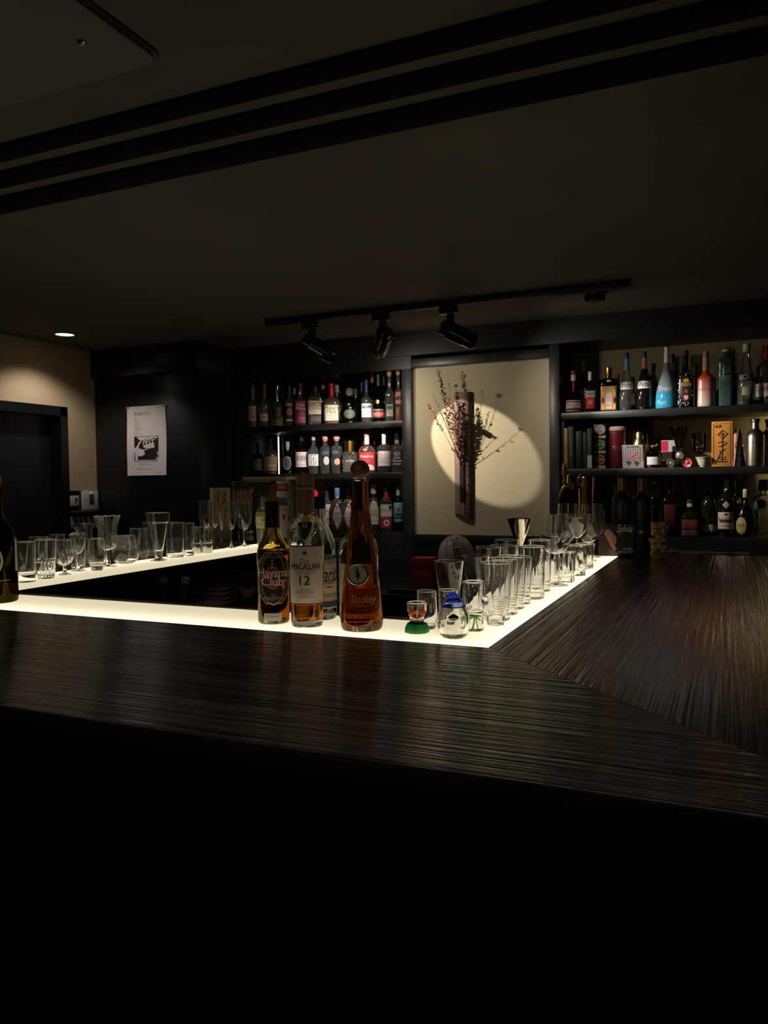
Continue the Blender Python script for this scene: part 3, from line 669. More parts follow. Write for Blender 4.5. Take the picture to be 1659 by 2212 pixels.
bottle(wh, 'broad round-shouldered bottle of rosy whisky with red script label and pink cap', 793, 934, 43, P=prof(.46, .68, .27, 'dome'), dep=.6, liq=('pink', .5), glass_c='rose', lab=[[('P', .17, .50, .85, D(170, 44, 52)), ('P', .06, .20, .6, D(226, 190, 180), 'arch', .2), ('T', 'Reserve', .40, .07, WH, .8)], [('P', .53, .60, .28, D(200, 120, 110), 'round', -.2)]], cap=(PINKCAP, .90, 1.2), caps=(D(206, 196, 190), .70, .9), **R2)
bottle(wh, 'clear bottle with white capsule and cream label ending in faded red capitals', 830, 936, 29, P=prof(.58, .72, .30, 'dome'), liq=('clear', .2), lab=[[('P', .16, .54, .95, D(214, 204, 198)), ('T', 'DUCK', .44, .09, D(206, 110, 90), .8), ('T', 'FARM', .345, .075, GREY_INK, .84), ('T', 'WELL', .26, .075, D(150, 110, 96), .8)]], cap=(D(206, 200, 196), .88, 1.15), caps=(D(214, 206, 200), .72, .88), **R2)
bottle(wh, 'square bottle with black and white filigree label and amber below, at the panel post', 858, 931, 26, P=prof(.58, .72, .38), p=5, liq=('bourbon', .55), lab=[[('P', .14, .52, .95, D(22, 22, 26)), ('P', .38, .50, .6, D(110, 112, 120), 'round'), ('P', .405, .475, .48, D(26, 26, 30), 'round'), ('T', 'No.7', .44, .05, WH, .4), ('T', 'JACK', .34, .05, WH, .6), ('T', 'Tennessee', .27, .05, WH, .8), ('T', 'WHISKEY', .19, .04, WH, .7)], [('P', .70, .78, .9, D(150, 150, 152))]], cap=(D(20, 20, 20), .86, 1.15), **R2)
b2 = dict(row=2, Y=4.33, group='bottles standing behind the front row on the middle shelf')
for lb, x, yt, w, gc, c, zc in (('tall bottle with dark label neck behind the brush-lettered bottles', 664, 938, 22, 'smoke', D(90, 86, 84), .82), ('bottle with pinkish neck behind the rosy whisky', 803, 934, 22, 'clear', D(150, 100, 92), .84), ('dark bottle with a grey cap between the rosy whisky and the cream capitals label', 814, 941, 20, 'brown', D(78, 72, 70), .82),
      ('bottle with brown cap between the cream label and the filigree label', 848, 938, 20, 'olive', D(96, 84, 66), .80), ('bottle with a grey cap behind the black flask', 637, 950, 20, 'dkgreen', D(60, 58, 56), .82)):
    bottle('spirit_bottle', lb, x, yt, w, P=prof(.5, .68, .38), glass_c=gc, liq=('bourbon', .4), cap=(c, zc, 1.15), **b2)

R3 = dict(row=3, group=G3)
bottle('spirit_bottle', 'bottle with a bright red capsule just behind the neck of the cream-label malt', 683, 1048, 26, P=prof(.56, .72, .34), glass_c='dkgreen', cap=(D(206, 40, 56), .74, 1.2), **R3)
bottle('spirit_bottle', 'clear bottle with a pale pink label beside the two diamond-label bottles', 707, 1044, 26, P=prof(.54, .70, .30), liq=('clear', .5), lab=[[('P', .10, .55, .92, D(216, 184, 172)), ('T', 'No.1', .42, .08, INK, .6), ('P', .22, .24, .7, DRED)]], cap=(D(60, 80, 60), .88, 1.1), **R3)
for lb, x, w, ln in (('bottle with pale diamond label on a blue board and sky-blue cap, its whole front showing', 729, 28, 0), ('bottle with pale diamond label on a blue board, half hidden by the cone-shaped bottle', 754, 28, 1)):
    bottle(wh, lb, x, 1054, w, P=prof(.60, .74, .34, 'dome'), p=4, liq=('amber', .5), lab=[[('P', .12, .54, .92, D(52, 66, 86)), ('P', .03, .66, .86, D(206, 184, 176), 'diamond'), ('P', .50, .60, .2, D(180, 50, 50), 'diamond'), ('T', 'RUTLAND', .39, .085, NAVY, .84), ('T', 'SQUARE', .29, .06, GREY_INK, .6), ('P', .22, .23, .4, GREY_INK)]], cap=(D(88, 122, 156) if not ln else D(86, 96, 130), .80, 1.3), caps=(D(206, 206, 206), .77, .805), **R3)
bottle(gi, 'clear bottle with a slanted white cap and white keyhole label', 808, 1047, 24, P=prof(.60, .74, .36, 'dome'), p=3, liq=('dark', .14), lab=[[('P', .14, .52, .93, D(206, 200, 192)), ('P', .44, .66, .62, D(206, 200, 192), 'arch'), ('T', 'THE', .42, .05, GREY_INK, .5), ('T', 'OAKS', .35, .065, INK, .6), ('P', .21, .22, .9, GREY_INK)]], cap=(D(214, 208, 202), .80, 1.5), **R3)
bottle(wh, 'bottle with white and raspberry label bearing a white rosette, red neck band', 835, 1051, 29, P=prof(.62, .76, .34, 'dome'), p=3.5, liq=('amber', .1), lab=[[('P', .08, .60, .94, D(208, 196, 190)), ('P', .08, .33, .94, D(168, 40, 66)), ('T', 'LOMARGO', .46, .055, GREY_INK, .8), ('P', .12, .26, .45, WH, 'round'), ('P', .155, .225, .16, INK, 'round'), ('P', .49, .58, .22, INK, 'round', .6)]], cap=(D(54, 26, 20), .86, 1.4, 'tee'), caps=(D(176, 40, 48), .74, .87), **R3)
bottle(wh, 'dark bottle with a light blue pictorial label, next to the post of the flower panel', 861, 1036, 21, P=prof(.58, .72, .40), glass_c='dkgreen', lab=[[('P', .28, .56, .95, D(96, 150, 184)), ('T', 'MESON', .50, .075, WH, .9), ('P', .38, .45, .24, D(150, 40, 36)), ('P', .30, .35, .8, D(40, 60, 72), 'wave')], [('P', .18, .25, .95, D(50, 120, 110)), ('T', 'Irish', .215, .05, WH, .6)]], cap=(D(74, 22, 26), .86, 1.15), caps=(D(150, 170, 190), .70, .86), **R3)
b3 = dict(row=3, Y=4.33, group='bottles standing behind the front row on the lowest shelf')
for lb, x, yt, w, gc, c, zc in (('dark bottle with a beige cap behind the two diamond-label bottles', 747, 1042, 22, 'dkgreen', D(110, 100, 84), .82), ('dark bottle with a tan cap behind the keyhole label', 822, 1042, 22, 'brown', D(120, 72, 44), .80), ('dark green bottle seen between the pink label and the first diamond label', 717, 1048, 20, 'green', D(36, 44, 36), .85), ('dark bottle behind the rosette label, black cap', 848, 1044, 20, 'brown', D(28, 26, 26), .82)):
    bottle('spirit_bottle', lb, x, yt, w, P=prof(.5, .68, .36), glass_c=gc, liq=('dark', .4), cap=(c, zc, 1.15), **b3)

# ---- beyond the flower panel: top shelf
H1 = 'liqueur bottles on the top shelf beyond the flower panel'
R1 = dict(row=1, group=H1, Y=4.18)
r, B = bottle(lq, 'bulbous dark brown liqueur bottle with red ribbon and seal over a red-framed label', 1239, 801, 43, P=[(0, .8), (.02, .92), (.10, 1), (.28, .97), (.38, .86), (.46, .60), (.52, .36), (.58, .27), (.98, .24), (1, .25)], glass_c='brown', liq=('dark', .42), lab=[[('P', .04, .29, .86, D(206, 190, 180)), ('P', .06, .27, .80, D(60, 22, 24)), ('P', .10, .24, .72, D(196, 176, 160)), ('T', 'Marnier', .18, .065, D(150, 24, 28), .64), ('T', 'LIQUEUR', .115, .035, INK, .5)]], cap=(D(120, 24, 28), .90, 1.25), caps=(D(190, 180, 178), .76, .90), **R1)
g = Geo(); g.tube([B.front(0, z, .002) for z in (.76, .65, .55, .48)], .005, 8); g.loft([(.40*B.h, .012, .004, 2, 0, -.021), (.48*B.h, .010, .004, 2, 0, -.017)], 16); g.build('ribbon', D(170, 24, 34), r)
bottle(lq, 'bright red liqueur bottle with silver cap and slanting silver banner', 1275, 803, 30, P=prof(.56, .74, .24), p=4, dep=.7, glass_c=(200, 40, 40), liq=('red', .55), lab=[[('P', .08, .50, .62, D(196, 44, 60)), ('P', .36, .52, .86, D(170, 164, 164), 'wave'), ('T', 'RED ORANGE', .44, .05, D(80, 30, 36), .74), ('P', .17, .29, .36, D(220, 140, 70), 'round')]], cap=(D(188, 188, 190, .3), .78, 1.3), **R1)
bottle(lq, 'square black-shouldered bottle with orange patterned label and gold cap', 1315, 794, 36, P=prof(.62, .76, .30, 'dome'), p=6, glass_c='brown', liq=('dark', .55), lab=[[('P', .03, .56, .93, D(214, 140, 76)), ('P', .03, .16, .16, D(226, 190, 120), 'round', -.66), ('P', .18, .31, .16, D(90, 40, 20), 'round', -.66), ('P', .34, .47, .16, D(226, 190, 120), 'round', -.66), ('P', .03, .16, .16, D(226, 190, 120), 'round', .66), ('P', .18, .31, .16, D(90, 40, 20), 'round', .66), ('P', .34, .47, .16, D(226, 190, 120), 'round', .66), ('P', .05, .42, .36, D(216, 204, 186)), ('P', .42, .56, .8, D(220, 170, 110), 'wave'), ('T', 'COINTREAU', .49, .055, INK, .7), ('P', .30, .31, .26, GREY_INK), ('P', .24, .25, .26, GREY_INK), ('P', .12, .13, .26, GREY_INK)], [('P', .65, .71, .3, D(190, 190, 190), 'round')]], cap=(GOLD, .80, 1.25), **R1)
pl = dict(P=[(0, .82), (.015, .93), (.06, 1), (.12, .98), (.16, 1.0), (.21, .97), (.26, .98), (.34, .92), (.46, .76), (.58, .56), (.70, .36), (.74, .30), (.98, .17), (1, .17)])
bottle(lq, 'conical fluted bottle with a light blue neck foil and white shoulder band, navy liquid', 1354, 762, 34, glass_c='clear', liq=('navy', .10), lab=[[('P', .36, .49, .98, D(206, 204, 206)), ('T', 'Pichs', .425, .085, INK, .7)]], cap=(D(28, 36, 70), .90, 1.3), caps=(D(86, 124, 170, .3), .70, .90), **pl, **R1)
bottle(lq, 'conical fluted bottle with a bronze neck foil and white shoulder band, dark red liquid', 1392, 759, 35, glass_c=(150, 90, 80), liq=((70, 16, 18), .40), lab=[[('P', .36, .49, .98, D(206, 204, 206)), ('T', 'Pichs', .425, .085, INK, .7)]], cap=(D(28, 36, 70), .89, 1.3), caps=(D(170, 112, 84, .3), .70, .89), **pl, **R1)
frost = thin_glass((150, 160, 165), .55, (150, 160, 168))
r, B = bottle(lq, 'tall frosted conical bottle, half filled with bright turquoise, white neck foil', 1440, 747, 45, mat=frost, P=[(0, .86), (.02, .97), (.1, 1), (.22, .97), (.34, .86), (.48, .62), (.6, .38), (.72, .26), (.97, .21), (1, .22)], liq=None, lab=[[('T', 'Tropic', .31, .075, D(190, 204, 212), .7, -.1), ('T', 'EXOTIC', .21, .05, D(60, 120, 160), .8, .1), ('T', 'Pure', .09, .07, D(150, 190, 210), .4, -.4)]], cap=(D(28, 28, 30), .975, 1.1), caps=(D(200, 200, 204, .35), .73, .975), **R1)
g = Geo(); g.loft([B.ring(z, 1.0, .0004) for z in B.zs(.0, .27)], 28); g.build('turquoise_fill', thin_glass((40, 150, 190), .6, (60, 172, 214)), r)
r, B = bottle(lq, 'black bottle covered in white leaf pattern with oval picture label of a heart', 1482, 757, 39, glass_c='black', P=prof(.50, .70, .25), p=2.5, dep=.7, lab=[[('P', .07, .56, .62, D(14, 12, 12), 'round'), ('P', .44, .50, .28, D(200, 150, 40), 'arch'), ('T', 'PASSOA', .39, .065, D(210, 190, 60), .54), ('P', .25, .31, .2, D(170, 40, 50), 'wave'), ('P', .13, .21, .22, D(216, 150, 150), 'shield')]], cap=(D(16, 16, 16), .93, 1.2), **R1)
g = Geo()
for k in range(120):
    z = random.uniform(.03, .60); a = random.uniform(-.9, .9)
    if abs(a) < .6 and .08 < z < .55: continue
    u = a*rad(B.P, z)*B.hw; s_ = random.uniform(.002, .0045); an = random.uniform(0, PI)
    q = [B.front(u+s_*math.cos(an+t)*(1 if i % 2 == 0 else .45), z+s_*math.sin(an+t)*(1 if i % 2 == 0 else .45)/B.h, .0012) for i, t in enumerate((0, PI/2, PI, 3*PI/2))]
    g.poly(q)
g.build('leaf_pattern', WH, r, sharp=None)
m, N, L = new_mat('orange_to_white_frosted_paint')
o_ = N.new('ShaderNodeOutputMaterial'); b_ = N.new('ShaderNodeBsdfPrincipled'); tc = N.new('ShaderNodeTexCoord'); sx = N.new('ShaderNodeSeparateXYZ'); rm = N.new('ShaderNodeValToRGB')
L.new(tc.outputs['Generated'], sx.inputs[0]); L.new(sx.outputs[2], rm.inputs[0]); L.new(rm.outputs[0], b_.inputs['Base Color']); L.new(b_.outputs[0], o_.inputs[0])
rm.color_ramp.elements[0].position, rm.color_ramp.elements[1].position = .08, .62
rm.color_ramp.elements[0].color = (*lin((186, 168, 158)), 1); rm.color_ramp.elements[1].color = (*lin((196, 58, 24)), 1); b_.inputs['Roughness'].default_value = .3
ORFADE = m
bottle(lq, 'bottle painted fading from orange shoulder to frosted white foot, spotted neck wrap', 1524, 759, 42, mat=ORFADE, P=prof(.48, .64, .30, 'round'), lab=[[('T', 'PRINCE', .30, .05, D(170, 140, 128), .8)]], cap=(D(150, 132, 100), .90, 1.0), caps=(D(196, 160, 150), .66, .90), **R1)
bottle(lq, 'straight tapering sea-green frosted bottle, widest at the shoulder, pale cap', 1568, 755, 35, mat=thin_glass((90, 112, 104), .35, (92, 122, 116)), P=prof(.80, .86, .46, 'dome', bot=.84), p=4, lab=[[('T', 'SEA', .62, .10, D(120, 150, 142), .6), ('T', 'DRY', .48, .08, D(120, 150, 142), .6)]], liq=('green', .2), cap=(D(190, 188, 170), .955, 1.2), **R1)
bottle(lq, 'ribbed clear bottle with black collar label lettered in white, dark green dregs', 1612, 743, 38, P=[(0, .9), (.02, .98), (.1, 1), (.16, .97), (.2, 1), (.26, .97), (.3, 1), (.36, .97), (.4, .96), (.5, .76), (.62, .54), (.72, .44), (.86, .36), (1, .36)], liq=('green', .09), lab=[[('P', .39, .50, .97, D(16, 16, 18)), ('T', 'BOLS', .445, .085, WH, .8)], [('P', .16, .30, .45, D(150, 140, 110))]], cap=(D(176, 178, 178, .3), .86, 1.15), **R1)
bottle(lq, 'clear rounded bottle with red cap and curved red lettering, last on the top shelf', 1654, 747, 44, P=prof(.58, .72, .24, 'dome'), liq=('clear', .3), lab=[[('P', .14, .36, .9, D(200, 190, 186)), ('T', 'GIFFARD', .25, .09, DRED, .84)]], cap=(D(170, 28, 36), .76, 1.4), **R1)
b1 = dict(row=1, Y=4.33, group='bottles behind the liqueurs on the top shelf beyond the flower panel')
for lb, x, yt, w, gc, c, zc, lc in (('tall brown bottle with gold cap and cream label behind the bulbous liqueur', 1259, 781, 29, 'brown', GOLD, .80, CR), ('bottle with a round crimson cap behind the orange patterned label', 1334, 808, 22, 'dkgreen', D(128, 24, 44), .88, None), ('clear bottle behind the bronze foil cone', 1411, 785, 27, 'smoke', D(60, 62, 66), .86, None), ('dark bottle with red cap behind the turquoise bottle', 1452, 764, 24, 'clear', D(110, 26, 30), .84, None), ('small bottle with a white cap in the corner by the post', 1214, 850, 12, 'brown', D(176, 170, 160), .80, None), ('dark bottle behind the sea-green frosted bottle', 1585, 806, 30, 'dkgreen', D(24, 26, 26), .86, None), ('black-capped bottle behind the leaf-patterned one', 1476, 768, 22, 'dkgreen', D(30, 28, 24), .80, None)):
    bottle('spirit_bottle', lb, x, yt, w, P=prof(.52, .70, .34), glass_c=gc, liq=('dark', .4), cap=(c, zc, 1.15), lab=[[('P', .14, .46, .9, lc)]] if lc else (), **b1)

# ---- lowest shelf beyond the flower panel
R3 = dict(row=3, group='dark bottles on the lowest shelf beyond the flower panel', Y=4.18)
bottle('wine_bottle', 'black wine bottle with a rosy wax top, first along the lowest shelf', 1411, 1040, 27, P=prof(.54, .74, .30), glass_c='black', lab=[[('T', 'VERMUT', .52, .04, D(90, 88, 84), .7), ('P', .46, .465, .5, D(90, 88, 84))]], cap=(D(206, 128, 104), .95, 1.1), **R3)
bottle(wh, 'dark bottle with a deep red label and black stopper', 1447, 1037, 34, P=prof(.64, .78, .26), p=3, liq=('dark', .62), glass_c='brown', lab=[[('P', .18, .56, .7, D(96, 24, 32)), ('T', 'OLD', .32, .06, D(150, 110, 100), .4)]], cap=(D(22, 20, 20), .88, 1.2, 'tee'), **R3)
bottle(wh, 'squat bottle with orange-red script label above a pale lower label, silver neck ring', 1491, 1079, 38, P=prof(.48, .66, .36, 'dome'), p=4, liq=('dark', .46), glass_c='olive', lab=[[('P', .20, .46, .9, D(110, 50, 34)), ('T', 'ORANGE', .36, .09, D(180, 84, 50), .8), ('T', 'PEEL', .27, .06, D(180, 84, 50), .5)], [('P', .02, .18, .93, D(120, 92, 84))]], cap=(D(26, 26, 26), .90, 1.15), caps=(D(150, 148, 144, .3), .80, .90), **R3)
bottle('cognac_bottle', 'teardrop bottle with a thin white label low on its dark belly', 1531, 1033, 37, P=[(0, .9), (.02, .98), (.1, 1), (.4, 1), (.54, .93), (.64, .66), (.72, .36), (.78, .24), (1, .23)], liq=('dark', .48), glass_c='olive', lab=[[('P', .08, .20, .92, D(170, 160, 146))]], cap=(D(22, 22, 22), .92, 1.2), caps=(D(60, 62, 66), .78, .92), **R3)
bottle('aperitif_bottle', 'grey-green bottle with white capsule, diamond sticker and framed white label', 1568, 1030, 34, P=prof(.60, .78, .25), glass_c=(70, 84, 78), liq=('green', .5), lab=[[('P', .13, .41, .93, D(176, 164, 150)), ('P', .355, .39, .2, INK, 'round'), ('P', .26, .32, .82, D(150, 36, 36)), ('P', .24, .285, .74, NAVY), ('T', 'PERNOD', .30, .05, D(214, 190, 170), .7), ('P', .18, .19, .6, GREY_INK)], [('P', .47, .60, .44, D(150, 148, 136), 'diamond')]], cap=(D(24, 24, 24), .95, 1.1), caps=(D(196, 194, 188), .78, .95), **R3)
bottle(lq, 'black round-bellied bottle with half-round straw label and banded pale neck', 1610, 1056, 46, P=[(0, .6), (.02, .72), (.1, .92), (.26, 1), (.42, .94), (.56, .74), (.66, .44), (.74, .25), (.8, .21), (1, .21)], glass_c='black', lab=[[('P', .05, .42, .5, D(150, 130, 84), 'round', -.4), ('T', 'OCHO', .24, .06, D(70, 56, 34), .3, -.4)]], cap=(D(160, 140, 112, .4), .82, 1.3), **R3)
bottle('tequila_bottle', 'large clear arched bottle with black cap, last on the lowest shelf', 1648, 1036, 42, P=prof(.62, .74, .28, 'dome'), p=3, dep=.6, liq=('clear', .6), lab=[[('P', .48, .66, .5, D(110, 104, 98), 'round', -.2), ('P', .50, .64, .42, D(60, 58, 56), 'round', -.2)]], cap=(D(20, 20, 22), .80, 1.7), **R3)
b3 = dict(row=3, Y=4.33, group='bottles at the back of the lowest shelf beyond the flower panel')
for lb, x, yt, w, gc, c, zc in (('clear bottle with dull red cap behind the deep red label', 1431, 1036, 28, 'smoke', D(84, 22, 30), .84), ('clear bottle with black cap beside the deep red label', 1464, 1028, 30, 'clear', D(24, 24, 24), .80), ('slender dark bottle with black cap behind the orange script label', 1500, 1037, 27, 'dkgreen', D(22, 22, 22), .72), ('dark bottle close behind the teardrop bottle', 1541, 1034, 26, 'dkgreen', D(26, 26, 24), .74), ('dark bottle tucked behind the white capsule', 1584, 1032, 26, 'dkgreen', D(40, 36, 32), .84), ('small bottle with a peach cap behind the black round-bellied bottle', 1596, 1076, 20, 'brown', D(190, 150, 130), .84),
      ('green bottle just behind the tap column', 1292, 1044, 24, 'green', D(20, 26, 22), .84), ('green bottle between the tap column and the gold-necked black bottles', 1308, 1048, 22, 'green', D(26, 30, 26), .84), ('clear bottle with white cap peeping beside the first gold-necked bottle', 1329, 1050, 20, 'clear', D(176, 172, 168), .80), ('bottle with a pinkish cap between the two gold-necked black bottles', 1368, 1047, 20, 'clear', D(150, 84, 74), .84), ('dark green bottle behind the beer spout', 1242, 1046, 22, 'green', D(24, 28, 24), .80)):
    bottle('spirit_bottle', lb, x, yt, w, P=prof(.54, .72, .34), glass_c=gc, liq=('dark', .4), cap=(c, zc, 1.15), **b3)

# ---------------------------------------------------------------- curios on the middle shelf beyond the flower panel
def spot(x, z, Y, yt, w):
    P = at_row(x, z+.0006, Y); return P, tall(P, yt), w*depth(P)/FPX
def book(label, x, yt, w, mat, lean=0.0, words=None, band=None, name='book'):
    P, h, t_ = spot(x+4.5, SH2, 4.108, yt, w*.9); t = thing(name, label, 'book', P, 0, 'books standing at the end of the middle shelf')
    M = Matrix.Rotation(lean, 4, 'Y')
    g = Geo(); g.rbox((-t_/2, 0, 0), (t_/2, .11, h), .0015, 0, M); cv = g.build('cover', mat, t)
    g = Geo(); g.box((-t_/2+.002, .004, h-.001), (t_/2-.002, .108, h+.0006), 0, M); g.build('page_block', D(176, 164, 140), t)
    if words:
        s, m, zc, sz = words; g = Geo(); g.text(s, sz, lambda u, v: M @ Vector((v-sz*.36, -.0012, zc*h-u)), 0, wmax=h*.8); g.build('spine_lettering', m, cv, sharp=None)
    if band:
        z0, z1, m = band; g = Geo(); g.box((-t_/2, -.0008, z0*h), (t_/2, 0, z1*h), 0, M); g.build('spine_band', m, cv)
book('tall burgundy book leaning at the post, first in the row of books', 1209, 910, 12, D(60, 16, 22), .0)
book('slim yellow-spined book beside the burgundy one', 1218, 925, 8, D(168, 150, 58), .0, ('COCKTAILS', D(90, 80, 30), .5, .007))
book('dark brown book with grey lettering down the spine, next to the yellow one', 1229, 922, 12, D(44, 36, 34), .0, ('THE BARTENDER', D(130, 120, 110), .55, .010))
book('plain black book between the lettered brown one and the thin black one', 1246, 932, 14, D(20, 20, 20))
book('thin black book with no lettering beside the case with a white foot', 1259, 934, 9, D(26, 25, 25))
book('black and white case with a pale lower half, next to the tea tins', 1269, 926, 11, D(36, 38, 44), 0, ('Classic Jazz', D(150, 150, 150), .68, .008), (.02, .34, D(170, 168, 170)))
# tins, stacked three high
for lb, ya, yb, dc, txt in (('topmost tea tin of the stack of three, with a silver disc', 915, 948, D(150, 144, 138), 'EARL'), ('middle tea tin of the stack of three, with a green disc', 949, 980, D(50, 120, 90), 'MINT'), ('bottom tea tin of the stack of three, with a red disc', 981, 1011, D(130, 36, 44), 'ROSE')):
    P, H_, W_ = spot(1296, SH2, 4.15, 915, 26); e = H_/3
    k = {'EARL': 2, 'MINT': 1, 'ROSE': 0}[txt]
    t = thing('tea_tin', lb, 'tin', (P.x, P.y, SH2+.0006+k*e), face_cam(P)*.5, 'stacked tea tins')
    g = Geo(); g.rbox((-W_/2, 0, 0), (W_/2, W_, e-.0006), .003); tb_ = g.build('tin_body', D(34, 30, 28, .4), t)
    g = Geo(); g.lathe([(.0, 0), (W_*.42, 0)], 28, M=Matrix.Translation((0, -.0008, e*.60)) @ Matrix.Rotation(PI/2, 4, 'X'), cap0=False, cap1=False)
    g.lathe([(W_*.33, .0), (W_*.36, .0)], 28, 1, M=Matrix.Translation((0, -.0014, e*.60)) @ Matrix.Rotation(PI/2, 4, 'X'), cap0=False, cap1=False)
    g.text(txt, .010, lambda u, v: (u, -.0016, e*.60+v-.004), 1, wmax=W_*.5); g.build('disc_label', [dc, WH], tb_, sharp=None)
    g = Geo(); g.box((-W_*.46, -.0012, .002), (W_*.46, -.0002, e*.20)); g.build('paper_strip', D(190, 164, 140), tb_)
# burgundy canister with gold script
P, h, w_ = spot(1333, SH2, 4.20, 922, 38); t = thing('canister', 'tall burgundy canister with a clear lid and gold script', 'canister', P, face_cam(P), None)
g = Geo(); g.lathe([(w_/2*.98, 0), (w_/2, .003), (w_/2, h*.9), (w_/2*.98, h*.905)], 36); cb_ = g.build('canister_body', D(78, 14, 28, .3), t)
g = Geo(); g.lathe([(w_/2*1.01, h*.905), (w_/2*1.02, h*.96), (w_/2*.9, h), (0, h)], 36); g.build('lid', D(150, 130, 124, .25), t)
g = Geo(); cyl = lambda R: (lambda u, v: (R*math.sin(u/R), -R*math.cos(u/R), h*.45+v)); g.text('Monin', .022, cyl(w_/2+.0006), 0, wmax=w_*.7, shear=.4)
g.tube([cyl(w_/2+.0008)(u, -.010+.004*math.sin(u*90)) for u in [-.02+.004*q for q in range(11)]], .0008, 5); g.build('script', GOLD, cb_, sharp=None)
P, h, w_ = spot(1358, SH2, 4.33, 930, 30); t = tag(Geo().lathe([(w_/2, 0), (w_/2, h), (0, h)], 28).build('gift_tube', D(80, 16, 30, .4), loc=P), 'plain burgundy tube standing behind the canister with gold script', 'tube')
# shaker
P, h, w_ = spot(1381, SH2, 4.22, 933, 32); t = thing('cocktail_shaker', 'bronze-toned cobbler shaker standing behind the gem-patterned card', 'shaker', P)
br = paint((176, 150, 112), .3, 1.0)
g = Geo(); g.lathe([(w_*.40, 0), (w_*.5, h*.55), (w_*.5, h*.60)], 36); g.build('tin', br, t)
g = Geo(); g.lathe([(w_*.5, h*.60), (w_*.49, h*.66), (w_*.36, h*.78), (w_*.34, h*.80)], 36); g.build('strainer_top', br, t)
g = Geo(); g.lathe([(w_*.30, h*.80), (w_*.30, h*.95), (w_*.24, h), (0, h)], 30); g.build('cap', br, t)
# card with gems
P, h, w_ = spot(1368, SH2, 4.135, 960, 44); t = thing('greeting_card', 'silver card with a dotted net, pink hearts and a gem motif, leaning on the shaker', 'card', P, .30)
M = Matrix.Rotation(-.16, 4, 'X')
g = Geo(); g.box((-w_/2, 0, 0), (w_/2, .004, h), 0, M); cb_ = g.build('card_board', D(160, 154, 156), t)
g = Geo(); pm = lambda u, v, e=.0008: M @ Vector((u, -e, v))
for i in range(9):
    for j in range(10):
        u = (-.46+i*.115)*w_; v = h*(.30+.065*j)
        g.poly([pm(u+.0036*math.cos(a), v+.0036*math.sin(a)) for a in (PI/4, 3*PI/4, 5*PI/4, 7*PI/4)] if (i+j) % 2 else [pm(u+.002*math.cos(a), v+.002*math.sin(a)) for a in (0, PI/2, PI, 3*PI/2)], 0)
for u, v, r_ in ((-.16, .48, .013), (.04, .62, .014), (.22, .47, .013)):
    g.poly([pm(u*w_+r_*.06*16*math.sin(a)**3/1.0, v*h+r_*.06*(13*math.cos(a)-5*math.cos(2*a)-2*math.cos(3*a)-math.cos(4*a)), .0012) for a in [2*PI*k/24 for k in range(24)]], 1)
for u, v in ((-.22, .22), (.16, .20)):
    r_ = .016
    g.poly([pm(u*w_+a*r_, v*h+b*r_, .0012) for a, b in ((-.6, .6), (.6, .6), (1, .2), (0, -1), (-1, .2))], 2); g.poly([pm(u*w_+a*r_, v*h+b*r_, .0016) for a, b in ((-.4, .45), (.4, .45), (.5, .2), (0, -.5), (-.5, .2))], 0)
g.poly([pm(a*w_, b*h, .0012) for a, b in ((-.3, .9), (.3, .9), (.3, .94), (-.3, .94))], 2)
g.build('printed_pattern', [D(60, 52, 54), D(196, 110, 124), D(100, 96, 100)], cb_, sharp=None)

def support(out, d=.0012):
    """extra rings beside every corner of a profile, so that long straight walls stay straight"""
    P = [out[0]]
    for a, b in zip(out, out[1:]):
        L_ = math.hypot(b[0]-a[0], b[1]-a[1])
        if L_ > 4*d:
            for t in (d/L_, .25, .5, .75, 1-d/L_): P.append((a[0]+(b[0]-a[0])*t, a[1]+(b[1]-a[1])*t))
        P.append(b)
    return P
def spline(pts, n=6):
    """smooth curve through profile points"""
    P = [(2*pts[0][0]-pts[1][0], 2*pts[0][1]-pts[1][1])]+list(pts)+[(2*pts[-1][0]-pts[-2][0], 2*pts[-1][1]-pts[-2][1])]
    out = []
    for i in range(1, len(P)-2):
        p0, p1, p2, p3 = P[i-1:i+3]
        for k in range(n):
            t = k/n; out.append(tuple(.5*(2*p1[j]+(p2[j]-p0[j])*t+(2*p0[j]-5*p1[j]+4*p2[j]-p3[j])*t*t+(3*p1[j]-p0[j]-3*p2[j]+p3[j])*t**3) for j in (0, 1)))
    return out+[tuple(pts[-1])]
def inset(pts, d):
    """the profile moved inward by d along its normals"""
    o = []
    for i, (r, z) in enumerate(pts):
        a, b = pts[max(i-1, 0)], pts[min(i+1, len(pts)-1)]; tx_, tz = b[0]-a[0], b[1]-a[1]; l_ = math.hypot(tx_, tz) or 1
        o.append((r-tz/l_*d, z+tx_/l_*d))
    return o
